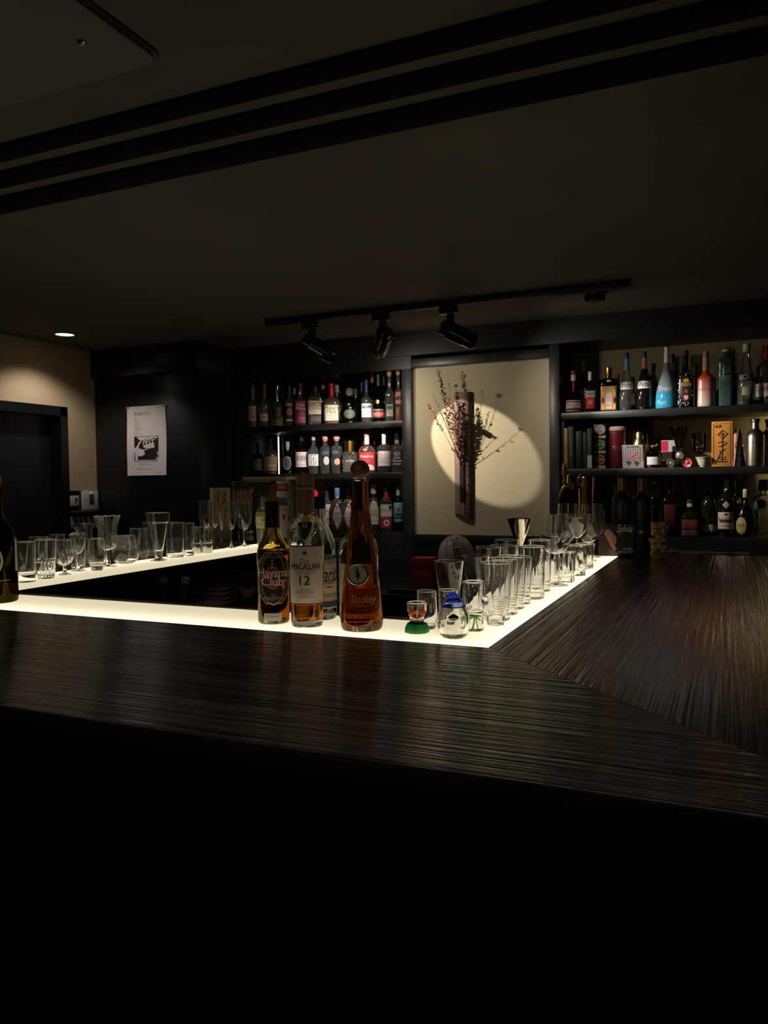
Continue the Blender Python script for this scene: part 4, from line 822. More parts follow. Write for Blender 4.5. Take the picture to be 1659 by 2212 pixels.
def shell(out, wall, base, seg=40, mod=None, M=None, g=None):
    """a blown vessel: outer profile (r, z) foot to rim, walls of the given thickness, solid base"""
    out = support(out)
    ins = [(max(r-wall, .0008), z) for r, z in out if z > base]
    r0 = max(rad([(z, r) for r, z in out], base)-wall, .001)
    ins = [(r0*.35, base+.0003), (r0*.75, base+.0004), (r0*.86, base+.0008), (r0*.94, base+.002), (r0*.985, base+.004), (r0, base+.0065)]+[p for p in ins if p[1] > base+.008]
    rim = out[-1]; b_ = wall*.62
    top = [(rim[0]-wall/2+b_*math.cos(a), rim[1]+b_*.3+b_*math.sin(a)) for a in [-.5+k*(PI+1.0)/8 for k in range(9)]]
    g = g or Geo(); no = len(out)
    full = [(0.0001, out[0][1])]+out+top+list(reversed(ins))+[(.0001, base+.0003)]
    vs = []
    for i, (r, z) in enumerate(full):
        for k in range(seg):
            t = 2*PI*k/seg; q = mod(t, z) if (mod and 1 <= i <= no) else 1
            vs.append((r*q*math.cos(t), r*q*math.sin(t), z))
    fs = [(i*seg+k, i*seg+(k+1) % seg, (i+1)*seg+(k+1) % seg, (i+1)*seg+k) for i in range(len(full)-1) for k in range(seg)]
    if M is not None: vs = [M @ Vector(p) for p in vs]
    return g.add(vs, fs)
TG = thin_glass((236, 238, 236))
# glass of dried petals on a lidded jar
P, h, w_ = spot(1413, SH2, 4.16, 975, 30); jar = thing('candle_jar', 'low glass jar with stepped lid and a white band, petals glass on top', 'jar', P, face_cam(P))
g = Geo(); g.lathe([(w_*.46, 0), (w_*.5, .003), (w_*.5, h*.72), (w_*.36, h*.84), (w_*.3, h*.9), (w_*.3, h), (0, h)], 32); g.build('jar_body', TG, jar)
g = Geo(); R_ = w_*.5+.0007; g.add([(R_*math.sin(a), -R_*math.cos(a), z) for z in (h*.18, h*.66) for a in [-1.3+2.6*k/16 for k in range(17)]], [(k, k+1, k+18, k+17) for k in range(16)]); g.build('white_band', D(186, 184, 186), jar, sharp=None)
g = Geo(); g.lathe([(w_*.45, .003), (w_*.45, h*.2), (0, h*.2)], 24); g.build('wax', D(150, 60, 90), jar)
z2 = SH2+.001+h
P2 = Vector((P.x, P.y, z2)); h2 = tall(P2, 939)
def petals_glass(name, label, P2, h2, w_, foot):
    t = thing(name, label, 'glass', P2)
    if foot:
        g = Geo(); g.lathe([(w_*.36, 0), (w_*.36, .002), (w_*.1, .006), (w_*.06, .012), (w_*.06, h2*.36), (w_*.2, h2*.42), (w_*.42, h2*.46), (w_*.5, h2*.54), (w_*.5, h2), (w_*.48, h2), (w_*.47, h2*.55), (0, h2*.48)], 36, cap0=True, cap1=False); b0 = h2*.49
    else:
        g = Geo(); g.lathe([(w_*.5, 0), (w_*.5, h2), (w_*.48, h2), (w_*.48, .008), (0, .008)], 36, cap1=False); b0 = .009
    g.build('glass_body', TG, t)
    for k in range(9):
        g = Geo(); a = 2.4*k; r_ = w_*.28*math.sqrt((k % 5)/5+.1); c = (r_*math.cos(a), r_*math.sin(a), b0+.007+.007*(k//4)+.002)
        g.ball(c, w_*.12, 0, 8, (1, .8, .7)); g.build('dried_petal', D(*[(196, 140, 130), (206, 170, 120), (150, 60, 70), (216, 180, 170)][k % 4]), t)
petals_glass('tumbler', 'clear tumbler of dried pink petals standing on the white-banded jar', P2, h2, w_*.96, False)
# pink and white box, ammonite, vase, dish, goblet, bowl
P, h, w_ = spot(1445, SH2, 4.28, 951, 36); t = thing('gift_box', 'white box with a hot pink corner and dark lower panel behind the fluted vase', 'box', P, .12)
Geo().rbox((-w_/2, 0, 0), (w_/2, .06, h), .001).build('carton', D(190, 182, 172), t)
g = Geo(); g.box((-w_/2-.0004, -.0008, h*.60), (-w_*.05, -.0002, h*.98)); g.build('pink_corner', D(196, 44, 92), t)
g = Geo(); g.box((-w_/2, -.0008, h*.30), (w_*.34, -.0002, h*.58)); g.build('dark_panel', D(44, 24, 26), t)
P, h, w_ = spot(1448, SH2, 4.15, 989, 23); t = thing('fossil', 'grey coiled ammonite fossil standing on the shelf before the white box', 'fossil', P, face_cam(P)+.2)
g = Geo(); R_ = h/2; n = 60; g.tube([((R_*.80*(1-.78*k/n))*math.cos(5.2*PI*k/n-PI/2), 0, R_+(R_*.80*(1-.78*k/n))*math.sin(5.2*PI*k/n-PI/2)) for k in range(n+1)], [R_*.2*(1-.72*k/n)*(1+.06*math.sin(k*2.2)) for k in range(n+1)], 10); g.build('coil', mottled('fossil_stone', (70, 74, 64), (104, 106, 94), (60, 60, 60), .5, .0005), t)
P, h, w_ = spot(1468, SH2, 4.17, 923, 43); t = thing('glass_vase', 'tall flared fluted glass vase with a knobbed stem', 'vase', P)
g = Geo(); g.lathe([(w_*.30, 0), (w_*.31, .004), (w_*.2, .012), (w_*.1, .03), (w_*.09, h*.20)], 36); g.build('foot', TG, t)
g = Geo(); g.loft([(h*.20, .004, .004, 2), (h*.24, w_*.17, w_*.17, 2), (h*.30, w_*.2, w_*.2, 2), (h*.36, w_*.15, w_*.15, 2), (h*.39, w_*.1, w_*.1, 2)], 8); g.build('knob', thin_glass((230, 232, 230), .25), t)
flut = lambda a, z: 1+.035*math.cos(10*a)*min(1, max(0, (z/h-.4)*3))
g = shell([(w_*.10, h*.39), (w_*.15, h*.44), (w_*.2, h*.55), (w_*.26, h*.68), (w_*.34, h*.82), (w_*.45, h*.95), (w_*.51, h)], .0022, h*.43, 60, flut); g.build('bowl', TG, t)
P, h, w_ = spot(1484, SH2, 4.13, 988, 23); t = thing('shell_dish', 'small coral-pink rose-shaped dish standing on edge', 'ornament', P, face_cam(P)-.2)
M = Matrix.Translation((0, 0, h*.5)) @ Matrix.Rotation(PI/2+.25, 4, 'X')
g = Geo(); g.lathe([(0, -.012), (h*.3, -.010), (h*.47, .0), (h*.5, .005), (h*.46, .004), (h*.3, -.004), (h*.15, -.006), (0, -.006)], 36, M=M, mod=lambda a, z: 1+.03*math.cos(7*a)); g.build('petal_cup', D(206, 92, 86, .3), t)
g = Geo(); g.tube([M @ Vector((h*.20*(1-k/34)*math.cos(.55*k), h*.20*(1-k/34)*math.sin(.55*k), -.003+.0002*k)) for k in range(28)], .0022, 6); g.build('spiral_heart', D(216, 130, 120, .3), t)
P, h, w_ = spot(1511, SH2, 4.21, 936, 31); petals_glass('goblet', 'stemmed glass goblet filled with dried flowers behind the porcelain cup', P, h, w_, True)
P, h, w_ = spot(1519, SH2, 4.145, 988, 32); t = thing('porcelain_cup', 'little white flared porcelain cup with pink painted flowers', 'cup', P, face_cam(P))
out = [(w_*.20, 0), (w_*.21, h*.10), (w_*.28, h*.2), (w_*.36, h*.5), (w_*.42, h*.8), (w_*.5, h)]
shell(out, .002, h*.14, 36).build('cup_body', D(206, 192, 184, .25), t)
g = Geo()
for k in range(8):
    u, v = (-.2+.09*(k % 5))*w_, h*(.35+.22*(k % 3)); R_ = rad([(z, r) for r, z in out], v)+.0006; a = u/R_
    g.add([(R_*math.sin(a+.11*math.cos(q)), -R_*math.cos(a+.11*math.cos(q)), v+.0035*math.sin(q)) for q in [2*PI*i/8 for i in range(8)]], [tuple(range(8))])
g.build('painted_flowers', D(186, 92, 96), cb_, sharp=None)
# wooden plaque
P, h, w_ = spot(1559.5, SH2, 4.14, 910, 42); t = thing('wooden_plaque', 'upright honey-coloured wooden plaque with carved black characters', 'plaque', P, face_cam(P)*.8)
wood_h = mottled('honey_wood', (196, 126, 52), (226, 160, 78), (22, 22, 5), .32, .0003)
g = Geo(); g.rbox((-w_/2, 0, 0), (w_/2, .014, h), .003); bd = g.build('board', wood_h, t)
for a, b in (((-w_*.42, 0, h*.05), (-w_*.40, 0, h*.95)), ((w_*.38, 0, h*.05), (w_*.40, 0, h*.95)), ((-w_*.42, 0, h*.05), (w_*.40, 0, h*.055)), ((-w_*.42, 0, h*.945), (w_*.40, 0, h*.95))):
    g = Geo(); g.box((a[0], -.0012, a[2]), (b[0], 0, b[2])); g.build('inset_line', D(120, 70, 26), bd)
g = Geo(); F_ = lambda a, b: (a*w_, -.0012, b*h)
def stroke(pts, r_=.0016): g.tube([F_(*p) for p in pts], r_, 5)
stroke([(.02, .80), (.25, .725), (.02, .62), (-.22, .70), (.02, .80)]); stroke([(.02, .75), (.02, .66)]); stroke([(-.1, .71), (.14, .715)]); stroke([(.02, .66), (.0, .58), (.02, .53), (0, .10)])
stroke([(-.2, .53), (.0, .545), (.2, .53), (.16, .49), (.0, .46), (-.14, .44)]); stroke([(-.14, .34), (.06, .355), (.16, .39)]); stroke([(-.06, .34), (-.14, .24), (-.34, .06)], .002); stroke([(-.12, .20), (-.06, .22)]); stroke([(.1, .20), (.15, .22)])
stroke([(-.14, .165), (.0, .16), (.18, .17)]); stroke([(-.24, .10), (-.05, .115), (.1, .10), (.24, .115)], .002)
stroke([(-.34, .89), (-.24, .91), (-.26, .86), (-.34, .89)]); stroke([(-.16, .91), (-.06, .915), (-.12, .885), (-.04, .87)]); stroke([(-.14, .89), (-.16, .86)])
g.build('carved_characters', D(34, 18, 10), bd)
# pink dropper, crystal tree, steel flasks
P, h, w_ = spot(1590, SH2, 4.28, 923, 10); t = thing('slender_bottle', 'pale pink slender bottle with dark scribble between plaque and crystal', 'bottle', P, face_cam(P))
g = Geo(); g.lathe([(w_*.42, 0), (w_*.5, h*.05), (w_*.5, h*.86), (w_*.4, h*.93), (w_*.16, h*.96), (w_*.16, h), (0, h)], 20); g.build('glass_body', D(206, 140, 128, .3), t)
g = Geo(); g.text('ros', .018, lambda u, v: (v-.006, -w_*.5-.001, h*.55-u), 0); g.build('scribble', INK, t, sharp=None)
P, h, w_ = spot(1598, SH2, 4.17, 928, 23); t = thing('crystal_tree', 'faceted smoky crystal cone sculpture beside the plaque', 'ornament', P)
g = Geo(); random.seed(4)
for k in range(60):
    z = h*(.06+.88*(k/60)); r_ = w_*.5*(1-z/h*.86); a = 2.4*k; s_ = h*.055*(1-.35*z/h)
    M = Matrix.Translation((r_*.72*math.cos(a), r_*.72*math.sin(a), z)) @ Matrix.Rotation(random.uniform(0, 3), 4, Vector((random.random(), random.random(), .4)).normalized())
    g.loft([(-s_, .0005, .0005, 2), (0, s_*.75, s_*.75, 2), (s_, .0005, .0005, 2)], 5, M=M)
g.loft([(0, w_*.5, w_*.5, 2), (h*.06, w_*.46, w_*.46, 2), (h, .004, .004, 2)], 9)
g.build('crystal_body', paint((120, 120, 118), .08, .9), t, sharp=10)
for lb, x, yt, w, zs, Yf in (('polished steel bottle-shaped flask with a narrow neck, tallest on its shelf', 1631, 905, 38, .60, 4.18), ('dark steel flask with black screw top at the very end of the shelf', 1661, 906, 34, .62, 4.25)):
    P, h, w_ = spot(x, SH2, Yf, yt, w); t = thing('steel_flask', lb, 'flask', P)
    mt = paint((214, 206, 190), .27, 1.0) if x < 1650 else paint((90, 86, 82), .3, 1.0)
    g = Geo(); g.lathe([(w_*.46, 0), (w_*.5, .004), (w_*.5, h*.58), (w_*.48, h*.64), (w_*.38, h*.72), (w_*.24, h*.77), (w_*.2, h*.80), (w_*.2, h*.93)], 40); g.build('flask_body', mt, t)
    g = Geo(); g.lathe([(w_*.24, h*.93), (w_*.25, h*.94), (w_*.25, h*.985), (w_*.22, h), (0, h)], 30); g.build('lip_ring', mt if x < 1650 else BLACK, t)
    if x < 1650:
        g = Geo(); g.lathe([(w_*.503, h*.50), (w_*.506, h*.505), (w_*.503, h*.51)], 40, cap0=False, cap1=False); g.build('waist_seam', STEEL, t)
# grey funnel on the lowest shelf
P, h, w_ = spot(1619, SH3, 4.395, 1024, 60); t = thing('metal_canister', 'grey sloping-shouldered canister at the back of the lowest shelf', 'canister', P)
Geo().loft([(0, w_*.36, w_*.12, 4), (h*.6, w_*.36, w_*.12, 4), (h*.66, w_*.5, w_*.16, 4), (h*.97, w_*.22, w_*.1, 3), (h, w_*.2, w_*.09, 3)], 32).build('can_body', D(64, 60, 56, .5), t)

# ---------------------------------------------------------------- beer tap on the back worktop
P = at_row(1267, .8706, 3.84); t = thing('beer_tap', 'brass beer tap column with spout, wooden handle and chrome collar', 'beer tap', P, .25)
h = tall(P, 1030); r_ = 16.5*depth(P)/FPX
g = Geo(); g.lathe([(r_*1.5, 0), (r_*1.5, .012), (r_*1.05, .03), (r_, .04), (r_, h-.006), (r_*.9, h), (0, h)], 40); g.build('column', BRASS, t)
zf = tall(P, 1050)
g = Geo(); g.tube([(-r_*.8, -.01, zf), (-.062, -.02, zf), (-.10, -.02, zf)], [.012, .013, .012], 14); g.tube([(-.062, -.02, zf-.016), (-.062, -.02, zf+.016)], .017, 14); g.build('faucet_body', BRASS, t)
g = Geo(); g.tube([(-.098, -.02, zf+.004), (-.108, -.02, zf-.008), (-.118, -.02, zf-.032), (-.126, -.02, zf-.058)], [.011, .010, .009, .008], 12); g.build('spout', BRASS, t)
g = Geo(); g.lathe([(.007, zf+.01), (.011, zf+.022), (.008, zf+.034), (.006, zf+.045), (.013, zf+.062), (.011, zf+.10), (.006, zf+.112), (0, zf+.113)], 20, M=Matrix.Translation((-.104, -.02, 0))); g.build('handle', D(120, 76, 40, .35), t)
g = Geo(); g.lathe([(.030, zf+.012), (.034, zf+.016), (.034, zf+.052), (.030, zf+.056), (0, zf+.056)], 32, M=Matrix.Translation((-.056, .03, 0))); g.tube([(-.056, .03, zf), (-.056, .03, zf+.014)], .01, 10); g.build('collar', paint((220, 220, 220), .08, 1.0), t)
Geo

# ---------------------------------------------------------------- things standing on the far end of the bar
P = on_z(1331, 1203, ZS); t = thing('disc_sleeve', 'square disc sleeve with a woman gazing upward and cream script, end of light panel', 'disc', (P.x, P.y+.012, ZS+.0018), .20)
M = Matrix.Rotation(-.10, 4, 'X') @ Matrix.Rotation(.0, 4, 'Y'); a_ = .0685; hh = .125
g = Geo(); g.rbox((-a_, 0, 0), (a_, .010, hh), .0012, 0, M); cs_ = g.build('case', paint((22, 22, 24), .16, 0, .4), t)
pp = lambda u, v, e=.0012: M @ Vector((u*a_, -e, v*hh))
g = Geo(); g.poly([pp(-.96, .02), pp(.97, .02), pp(.97, .98), pp(-.96, .98)]); g.build('cover_print', paint((44, 42, 44), .3), cs_, sharp=None)
g = Geo()
g.poly([pp(-.95, .84, .0015), pp(-.72, .94, .0015), pp(-.48, .94, .0015), pp(-.24, .84, .0015), pp(-.4, .55, .0015), pp(-.42, .36, .0015), pp(-.3, .18, .0015), pp(-.3, .03, .0015), pp(-.95, .03, .0015)], 0)
g.poly([pp(x_, y_, .0019) for x_, y_ in ((-.66, .70), (-.62, .78), (-.52, .82), (-.40, .81), (-.26, .75), (-.14, .68), (-.06, .62), (.01, .56), (-.03, .53), (.0, .49), (-.03, .46), (-.02, .41), (-.10, .37), (-.22, .37), (-.34, .40), (-.46, .48), (-.58, .59))], 1)
g.poly([pp(x_, y_, .0018) for x_, y_ in ((-.46, .48), (-.22, .37), (-.10, .36), (-.06, .28), (.02, .20), (-.10, .16), (-.26, .22), (-.38, .36))], 1)
for c in ((-.43, .69), (-.21, .63)):
    g.poly([pp(c[0]+.055*math.cos(q), c[1]+.014*math.sin(q)-.02*math.cos(q), .0023) for q in [2*PI*k/10 for k in range(10)]], 2)
g.poly([pp(-.25, .50, .0023), pp(-.14, .485, .0023), pp(-.07, .47, .0023), pp(-.10, .445, .0023), pp(-.20, .46, .0023)], 3)
for c in ((-.45, .735), (-.21, .675)): g.poly([pp(c[0]-.08, c[1]+.005, .0023), pp(c[0], c[1]+.02, .0023), pp(c[0]+.07, c[1]-.012, .0023), pp(c[0], c[1]+.008, .0023)], 2)
g.poly([pp(-.30, .63, .0023), pp(-.22, .55, .0023), pp(-.14, .56, .0023), pp(-.21, .575, .0023)], 3)
g.poly([pp(-.5, .26, .0021), pp(.1, .10, .0021), pp(.12, .03, .0021), pp(-.3, .03, .0021)], 4)
g.build('portrait', [D(66, 46, 36), D(176, 130, 112), D(60, 36, 30), D(140, 80, 74), D(110, 82, 72)], cs_, sharp=None)
g = Geo(); g.text('Sylvia', .030, lambda u, v: pp(.44+u/a_, .74+v/hh, .0022), 0, wmax=.058, shear=.45)
g.text('songs', .011, lambda u, v: pp(.60+u/a_, .20+v/hh, .0022), 0, shear=.4); g.text('vocal trio', .011, lambda u, v: pp(.50+u/a_, .10+v/hh, .0022), 0, shear=.4)
g.build('script', D(214, 196, 160), cs_, sharp=None)
# two tall matte black bottles with gilded necks
def gilded(label, x, yb, yt, w, band):
    B0 = on_z(x, yb, ZS); B0.y += .02; B0.z += .0006; h = tall(B0, yt)
    P_ = [(0, .86), (.015, .95), (.05, .97), (.68, 1.0), (.72, .97), (.745, .86), (.765, .62), (.785, .46), (.80, .42), (.97, .40), (1, .40)]
    t, B = None, None
    hw = w/2*depth(B0)/FPX; t = thing('whiskey_bottle', label, 'bottle', B0, face_cam(B0), 'matte black bottles by the disc sleeve'); B = Body(P_, hw, h)
    g = Geo(); g.loft([B.ring(q) for q in B.zs(0, 1)], 36); g.build('glass_body', paint((20, 20, 20), .5), t)
    g = Geo(); g.loft([B.ring(q, 1.0, .0007) for q in B.zs(.825, .965)], 30); g.lathe([(B.rn*hw*1.1, h*.955), (B.rn*hw*1.14, h*.96), (B.rn*hw*1.14, h*.975), (B.rn*hw*1.1, h*.98)], 30); g.build('gilt_neck', paint((150, 112, 60), .4, .8), t)
    if band:
        g = Geo(); g.loft([B.ring(q, 1.0, .001) for q in B.zs(.805, .83)], 30); g.build('red_band', D(120, 44, 34), t)
    g = Geo()
    for k, s in enumerate(('SCOTTISH BARLEY', 'SINGLE MALT')):
        g.text(s, .008, lambda u, v: B.front(B.hw*(-.35+.62*k)+v, .56-u/B.h, .0012), 0, wmax=.075)
    g.build('gilt_lettering', D(110, 92, 62), t, sharp=None)
    g = Geo(); g.lathe([(B.rn*hw*1.06, h), (B.rn*hw*1.06, h+.004), (0, h+.004)], 24); g.build('stopper', BLACK, t)
    return t, B
gilded('tall matte black bottle with gilded neck directly behind the disc sleeve', 1342, 1199, 1030, 41, False)
t, B = gilded('tall matte black bottle with gilded neck, red band and small brass tag by the blocks', 1385, 1199, 1030, 40, True)
g = Geo(); B.patch(g, .28, .315, .3, 0, 'rect', .0012, -B.hw*.1); g.build('brass_tag', paint((176, 150, 96), .35, .8), t)
# block tower
BL = at_row(1421, ZS, 3.09); bmat = [mottled('pale_block_wood_%d' % k, c, tuple(v+18 for v in c), (10, 10, 90), .6) for k, c in enumerate(((204, 164, 116), (186, 142, 96), (150, 104, 66)))]
hb = tall(BL, 1128)/11; wb = 25*depth(BL)/FPX
for k in range(11):
    for j in range(3):
        if (k, j) in ((2, 1), (4, 2), (6, 0), (7, 2), (9, 0), (9, 2)): continue
        rz = .28+.05*math.sin(k*2.1); M = Matrix.Rotation(rz, 4, 'Z'); q = (j-1)*wb/3
        g = Geo(); ln = wb*1.18
        off = random.uniform(-.004, .006)
        if k % 2: g.rbox((-ln/2+off, q-wb/6+.0004, 0), (ln/2+off, q+wb/6-.0004, hb-.0003), .001)
        else: g.rbox((q-wb/6+.0004, -ln/2+off, 0), (q+wb/6-.0004, ln/2+off, hb-.0003), .001)
        o = g.build('wooden_block', bmat[(k*2+j) % 3], loc=(BL.x, BL.y, ZS+.0006+k*hb), rz=rz)
        tag(o, 'small pale wooden block in the stacked game tower by the black bottles', 'block', 'blocks of the stacking tower')
# folded paper at the end of the counter
A_, B_ = on_z(1434, 1196, ZS), on_z(1620, 1199, ZS)
g = Geo(); n = 26; dv = (B_-A_); ln = dv.length; vs = []
for i in range(n+1):
    for j in range(5):
        u = i/n; v = j/4
        z = .003+.012*math.exp(-((u-.12)/.05)**2)*(1 if j > 1 else .3)+.006*noise.noise((u*7, v*2, 1))*1.0+.004*v
        vs.append((A_.x+dv.x*u, A_.y+dv.y*u+.055*v, ZS+max(.0006, z)))
vs2 = [(x_, y_, z_-.0005) for x_, y_, z_ in vs]; N_ = len(vs)
fs = [(i*5+j, (i+1)*5+j, (i+1)*5+j+1, i*5+j+1) for i in range(n) for j in range(4)]
g.add(vs+vs2, fs+[tuple(q+N_ for q in reversed(f)) for f in fs])
tag(g.build('paper_wrapper', D(120, 112, 104)), 'crumpled strip of pale paper lying on the far end of the bar', 'paper')

# ---------------------------------------------------------------- bottles on the front light panel
def strip_pos(x, yb, w, zs=ZS):
    P = on_z(x, yb, zs); r = w/2*depth(P)/FPX; d = Vector((P.x, P.y, 0)).normalized()
    P = P+d*r; P.z = zs+.0006
    return P, w/2*depth(P)/FPX
def real_bottle(name, label, x, yb, yt, w, P_, p=2, dep=1.0, gc=(250, 252, 250), wall=.0028, base=.03, liq=None, seg=56, turn=0.0, mod=None, group='bottles lined up on the front light panel', top=1.0):
    P, hw = strip_pos(x, yb, w*dep); hw = w/2*depth(P)/FPX
    if P.y > 1.5455-hw*dep: P = at_row(x, P.z, 1.5455-hw*dep); hw = w/2*depth(P)/FPX
    TAKEN.append((Vector(P), [(0, .12, hw)]))
    h = tall(P, yt); t = thing(name, label, 'bottle', P, face_cam(P)+turn, group); B = Body(P_, hw, h, p, dep)
    zo = B.zs(0, top); zi = B.zs(base, top)
    g = Geo(); g.loft([B.ring(z) for z in zo]+[B.ring(z, 1, -wall) for z in reversed(zi)], seg, mod=mod)
    g.build('glass_body', glass(gc, 1.5), t)
    if liq:
        c, fill = liq; g = Geo(); g.loft([B.ring(z, 1, -wall+.0002) for z in B.zs(base-.001, fill)], seg)
        g.build('liquid', glass(c, 1.34), t)
    return t, B
def sheet(B, t, name, items, wf=1):
    """printed label: list of ('P', z0, z1, width, material, shape, u0) and ('T', text, z, size, material, max width, u0, shear)"""
    g = Geo(); mats = []; gt = Geo(); tm = []
    def mi(m, L_):
        if m not in L_: L_.append(m)
        return L_.index(m)
    for k, it in enumerate(items):
        e = .0004+.00010*k
        if it[0] == 'P':
            it = list(it)+[None]*7; B.patch(g, it[1], it[2], it[3], mi(it[4], mats), it[5] or 'rect', e, (it[6] or 0)*B.hw, 24, 24)
        else:
            it = list(it)+[None]*8
            for du in ((-.0004, 0, .0004) if it[8] else (0,)): B.write(gt, it[1], it[2], it[3], mi(it[4], tm), it[5] or .8, (it[6] or 0)*B.hw+du, e+.0004+abs(du)*.02, it[7] or 0)
    o = g.build(name, mats, t, sharp=None) if g.v else t
    if gt.v: gt.build('lettering', tm, o, sharp=None)
    return o
PB = [(0, .90), (.008, .965), (.025, 1)]
# rum, black label
hv = PB+[(.56, 1), (.60, .97), (.64, .88), (.68, .72), (.72, .57), (.75, .50), (.78, .465), (.87, .44), (1, .44)]
t, B = real_bottle('rum_bottle', 'dark amber rum bottle with black cap and black label carrying a red disc', 592, 1350, 1083, 68, hv, gc=(248, 240, 205), liq=((212, 164, 70), .60))
gold_ink = D(190, 142, 84, .35)
sheet(B, t, 'front_label', [('P', .168, .592, .96, gold_ink, 'oct'), ('P', .178, .582, .94, D(18, 17, 18), 'oct'), ('P', .155, .60, .74, gold_ink, 'round'), ('P', .165, .59, .71, D(18, 17, 18), 'round'),
    ('P', .29, .475, .50, D(186, 160, 110), 'round', -.05), ('P', .296, .469, .475, D(140, 24, 36), 'round', -.05), ('T', 'Havana', .415, .074, WH, .90, -.02, 0, 1), ('T', 'Club', .345, .074, WH, .66, -.05, 0, 1),
    ('P', .515, .53, .10, D(170, 150, 110), 'tri', -.05), ('P', .47, .515, .06, D(170, 150, 110), 'diamond', -.05), ('T', '7', .215, .06, D(120, 116, 110), .3, -.04), ('T', 'AÑEJO', .215, .022, D(160, 156, 150), .3, -.34), ('T', 'AÑOS', .215, .022, D(160, 156, 150), .3, .28),
    ('P', .345, .365, .16, D(196, 160, 110), 'rect', .62), ('P', .285, .335, .10, D(196, 130, 70), 'round', .62), ('T', 'EL RON DE CUBA', .55, .022, D(150, 146, 140), .6)])
sheet(B, t, 'excise_sticker', [('P', .030, .092, .55, D(190, 186, 180), 'rect', -.05), ('P', .038, .084, .50, D(110, 106, 104), 'rect', -.05), ('P', .042, .080, .48, D(180, 176, 172), 'rect', -.05), ('T', 'GARANTIA', .061, .020, D(90, 86, 84), .4, -.08)])
g = Geo(); g.lathe([(B.rn*B.hw*1.04, B.h*.885), (B.rn*B.hw*1.06, B.h*.89), (B.rn*B.hw*1.06, B.h*.995), (B.rn*B.hw*.98, B.h*1.001), (0, B.h*1.001)], 40, mod=lambda a, z: 1+.012*math.cos(40*a)); g.build('screw_cap', paint((18, 18, 18), .4), t)
g = Geo(); g.loft([B.ring(z, 1, .0006) for z in B.zs(.785, .885)], 40); g.build('neck_seal', paint((22, 21, 20), .4), t)
sheet(B, t, 'neck_roundels', [('P', .80, .85, .36, D(110, 100, 84), 'round', .0), ('P', .804, .846, .32, D(26, 25, 24), 'round', .0), ('T', '7', .825, .03, D(120, 110, 94), .3, .0)])
# malt, cream label
mc = [(0, .77), (.008, .815), (.03, .83), (.15, .86), (.30, .91), (.45, .955), (.58, .985), (.66, 1), (.69, .985), (.715, .92), (.74, .80), (.76, .66), (.78, .52), (.79, .47), (.80, .452), (.84, .445), (1, .43)]
t, B = real_bottle('whiskey_bottle', 'malt whisky bottle with large cream label and tan neck, a little amber left', 664, 1358, 1046, 82, mc, p=2.35, liq=((240, 176, 70), .155), base=.045)
ink2 = D(66, 44, 34)
sheet(B, t, 'front_label', [('P', .162, .578, .90, D(78, 66, 56)), ('P', .172, .568, .90, D(222, 202, 184)), ('T', 'The', .465, .035, D(140, 116, 100), .4, -.1, .5), ('T', 'MACALLAN', .425, .044, D(90, 40, 36), .74, -.05, 0, 1), ('T', 'HIGHLAND SINGLE MALT', .395, .014, D(150, 120, 104), .58, -.05), ('T', 'SCOTCH WHISKY', .378, .014, D(150, 120, 104), .4, -.05),
    ('T', '12', .325, .066, ink2, .4, -.1, 0, 1), ('P', .299, .301, .16, ink2, 'rect', -.1), ('T', 'YEARS OLD', .268, .014, D(150, 120, 104), .3, -.1), ('T', 'DOUBLE CASK', .248, .018, D(130, 100, 84), .5, -.1), ('P', .226, .2275, .44, D(110, 90, 78), 'rect', -.05), ('P', .218, .2195, .44, D(110, 90, 78), 'rect', -.05), ('P', .210, .2115, .44, D(110, 90, 78), 'rect', -.05),
    ('T', 'alc 40% vol', .185, .014, D(140, 116, 100), .3, .5), ('P', .515, .535, .05, D(60, 46, 40), 'shield', -.13), ('P', .515, .535, .05, D(60, 46, 40), 'shield', -.03), ('P', .503, .512, .16, D(190, 166, 148), 'rect', -.08)])
sheet(B, t, 'shoulder_triangle', [('P', .61, .735, .40, D(28, 24, 24), 'tri', -.04), ('T', '12', .712, .026, WH, .3, -.04, 0, 1)])
g = Geo(); g.loft([B.ring(z, 1, .0006) for z in B.zs(.80, .965)], 44); g.lathe([(B.rn*B.hw*1.1, B.h*.935), (B.rn*B.hw*1.1, B.h*.94)], 40, cap0=False, cap1=False); g.build('neck_foil', paint((150, 116, 82), .4, .3), t)
g = Geo(); g.lathe([(B.rn*B.hw*1.07, B.h*.966), (B.rn*B.hw*1.12, B.h*.97), (B.rn*B.hw*1.12, B.h*1.06), (B.rn*B.hw*1.06, B.h*1.065), (0, B.h*1.065)], 44); g.build('stopper', paint((156, 122, 88), .4, .3), t)
g = Geo(); g.lathe([(B.rn*B.hw*1.125, B.h*.985), (B.rn*B.hw*1.13, B.h*.988), (B.rn*B.hw*1.125, B.h*.991)], 40, cap0=False, cap1=False); g.build('stopper_ring', BLACK, t)
g = Geo()
for s_ in (-1, 1):
    for q in (0, .03):
        g.tube([B.front(B.hw*(-.08+s_*.75*k/8), .572+q+.125*(k/8)**1.1, .0002) for k in range(9)], .0011, 6)
g.build('moulded_chevron', glass((250, 252, 250), 1.5), t)
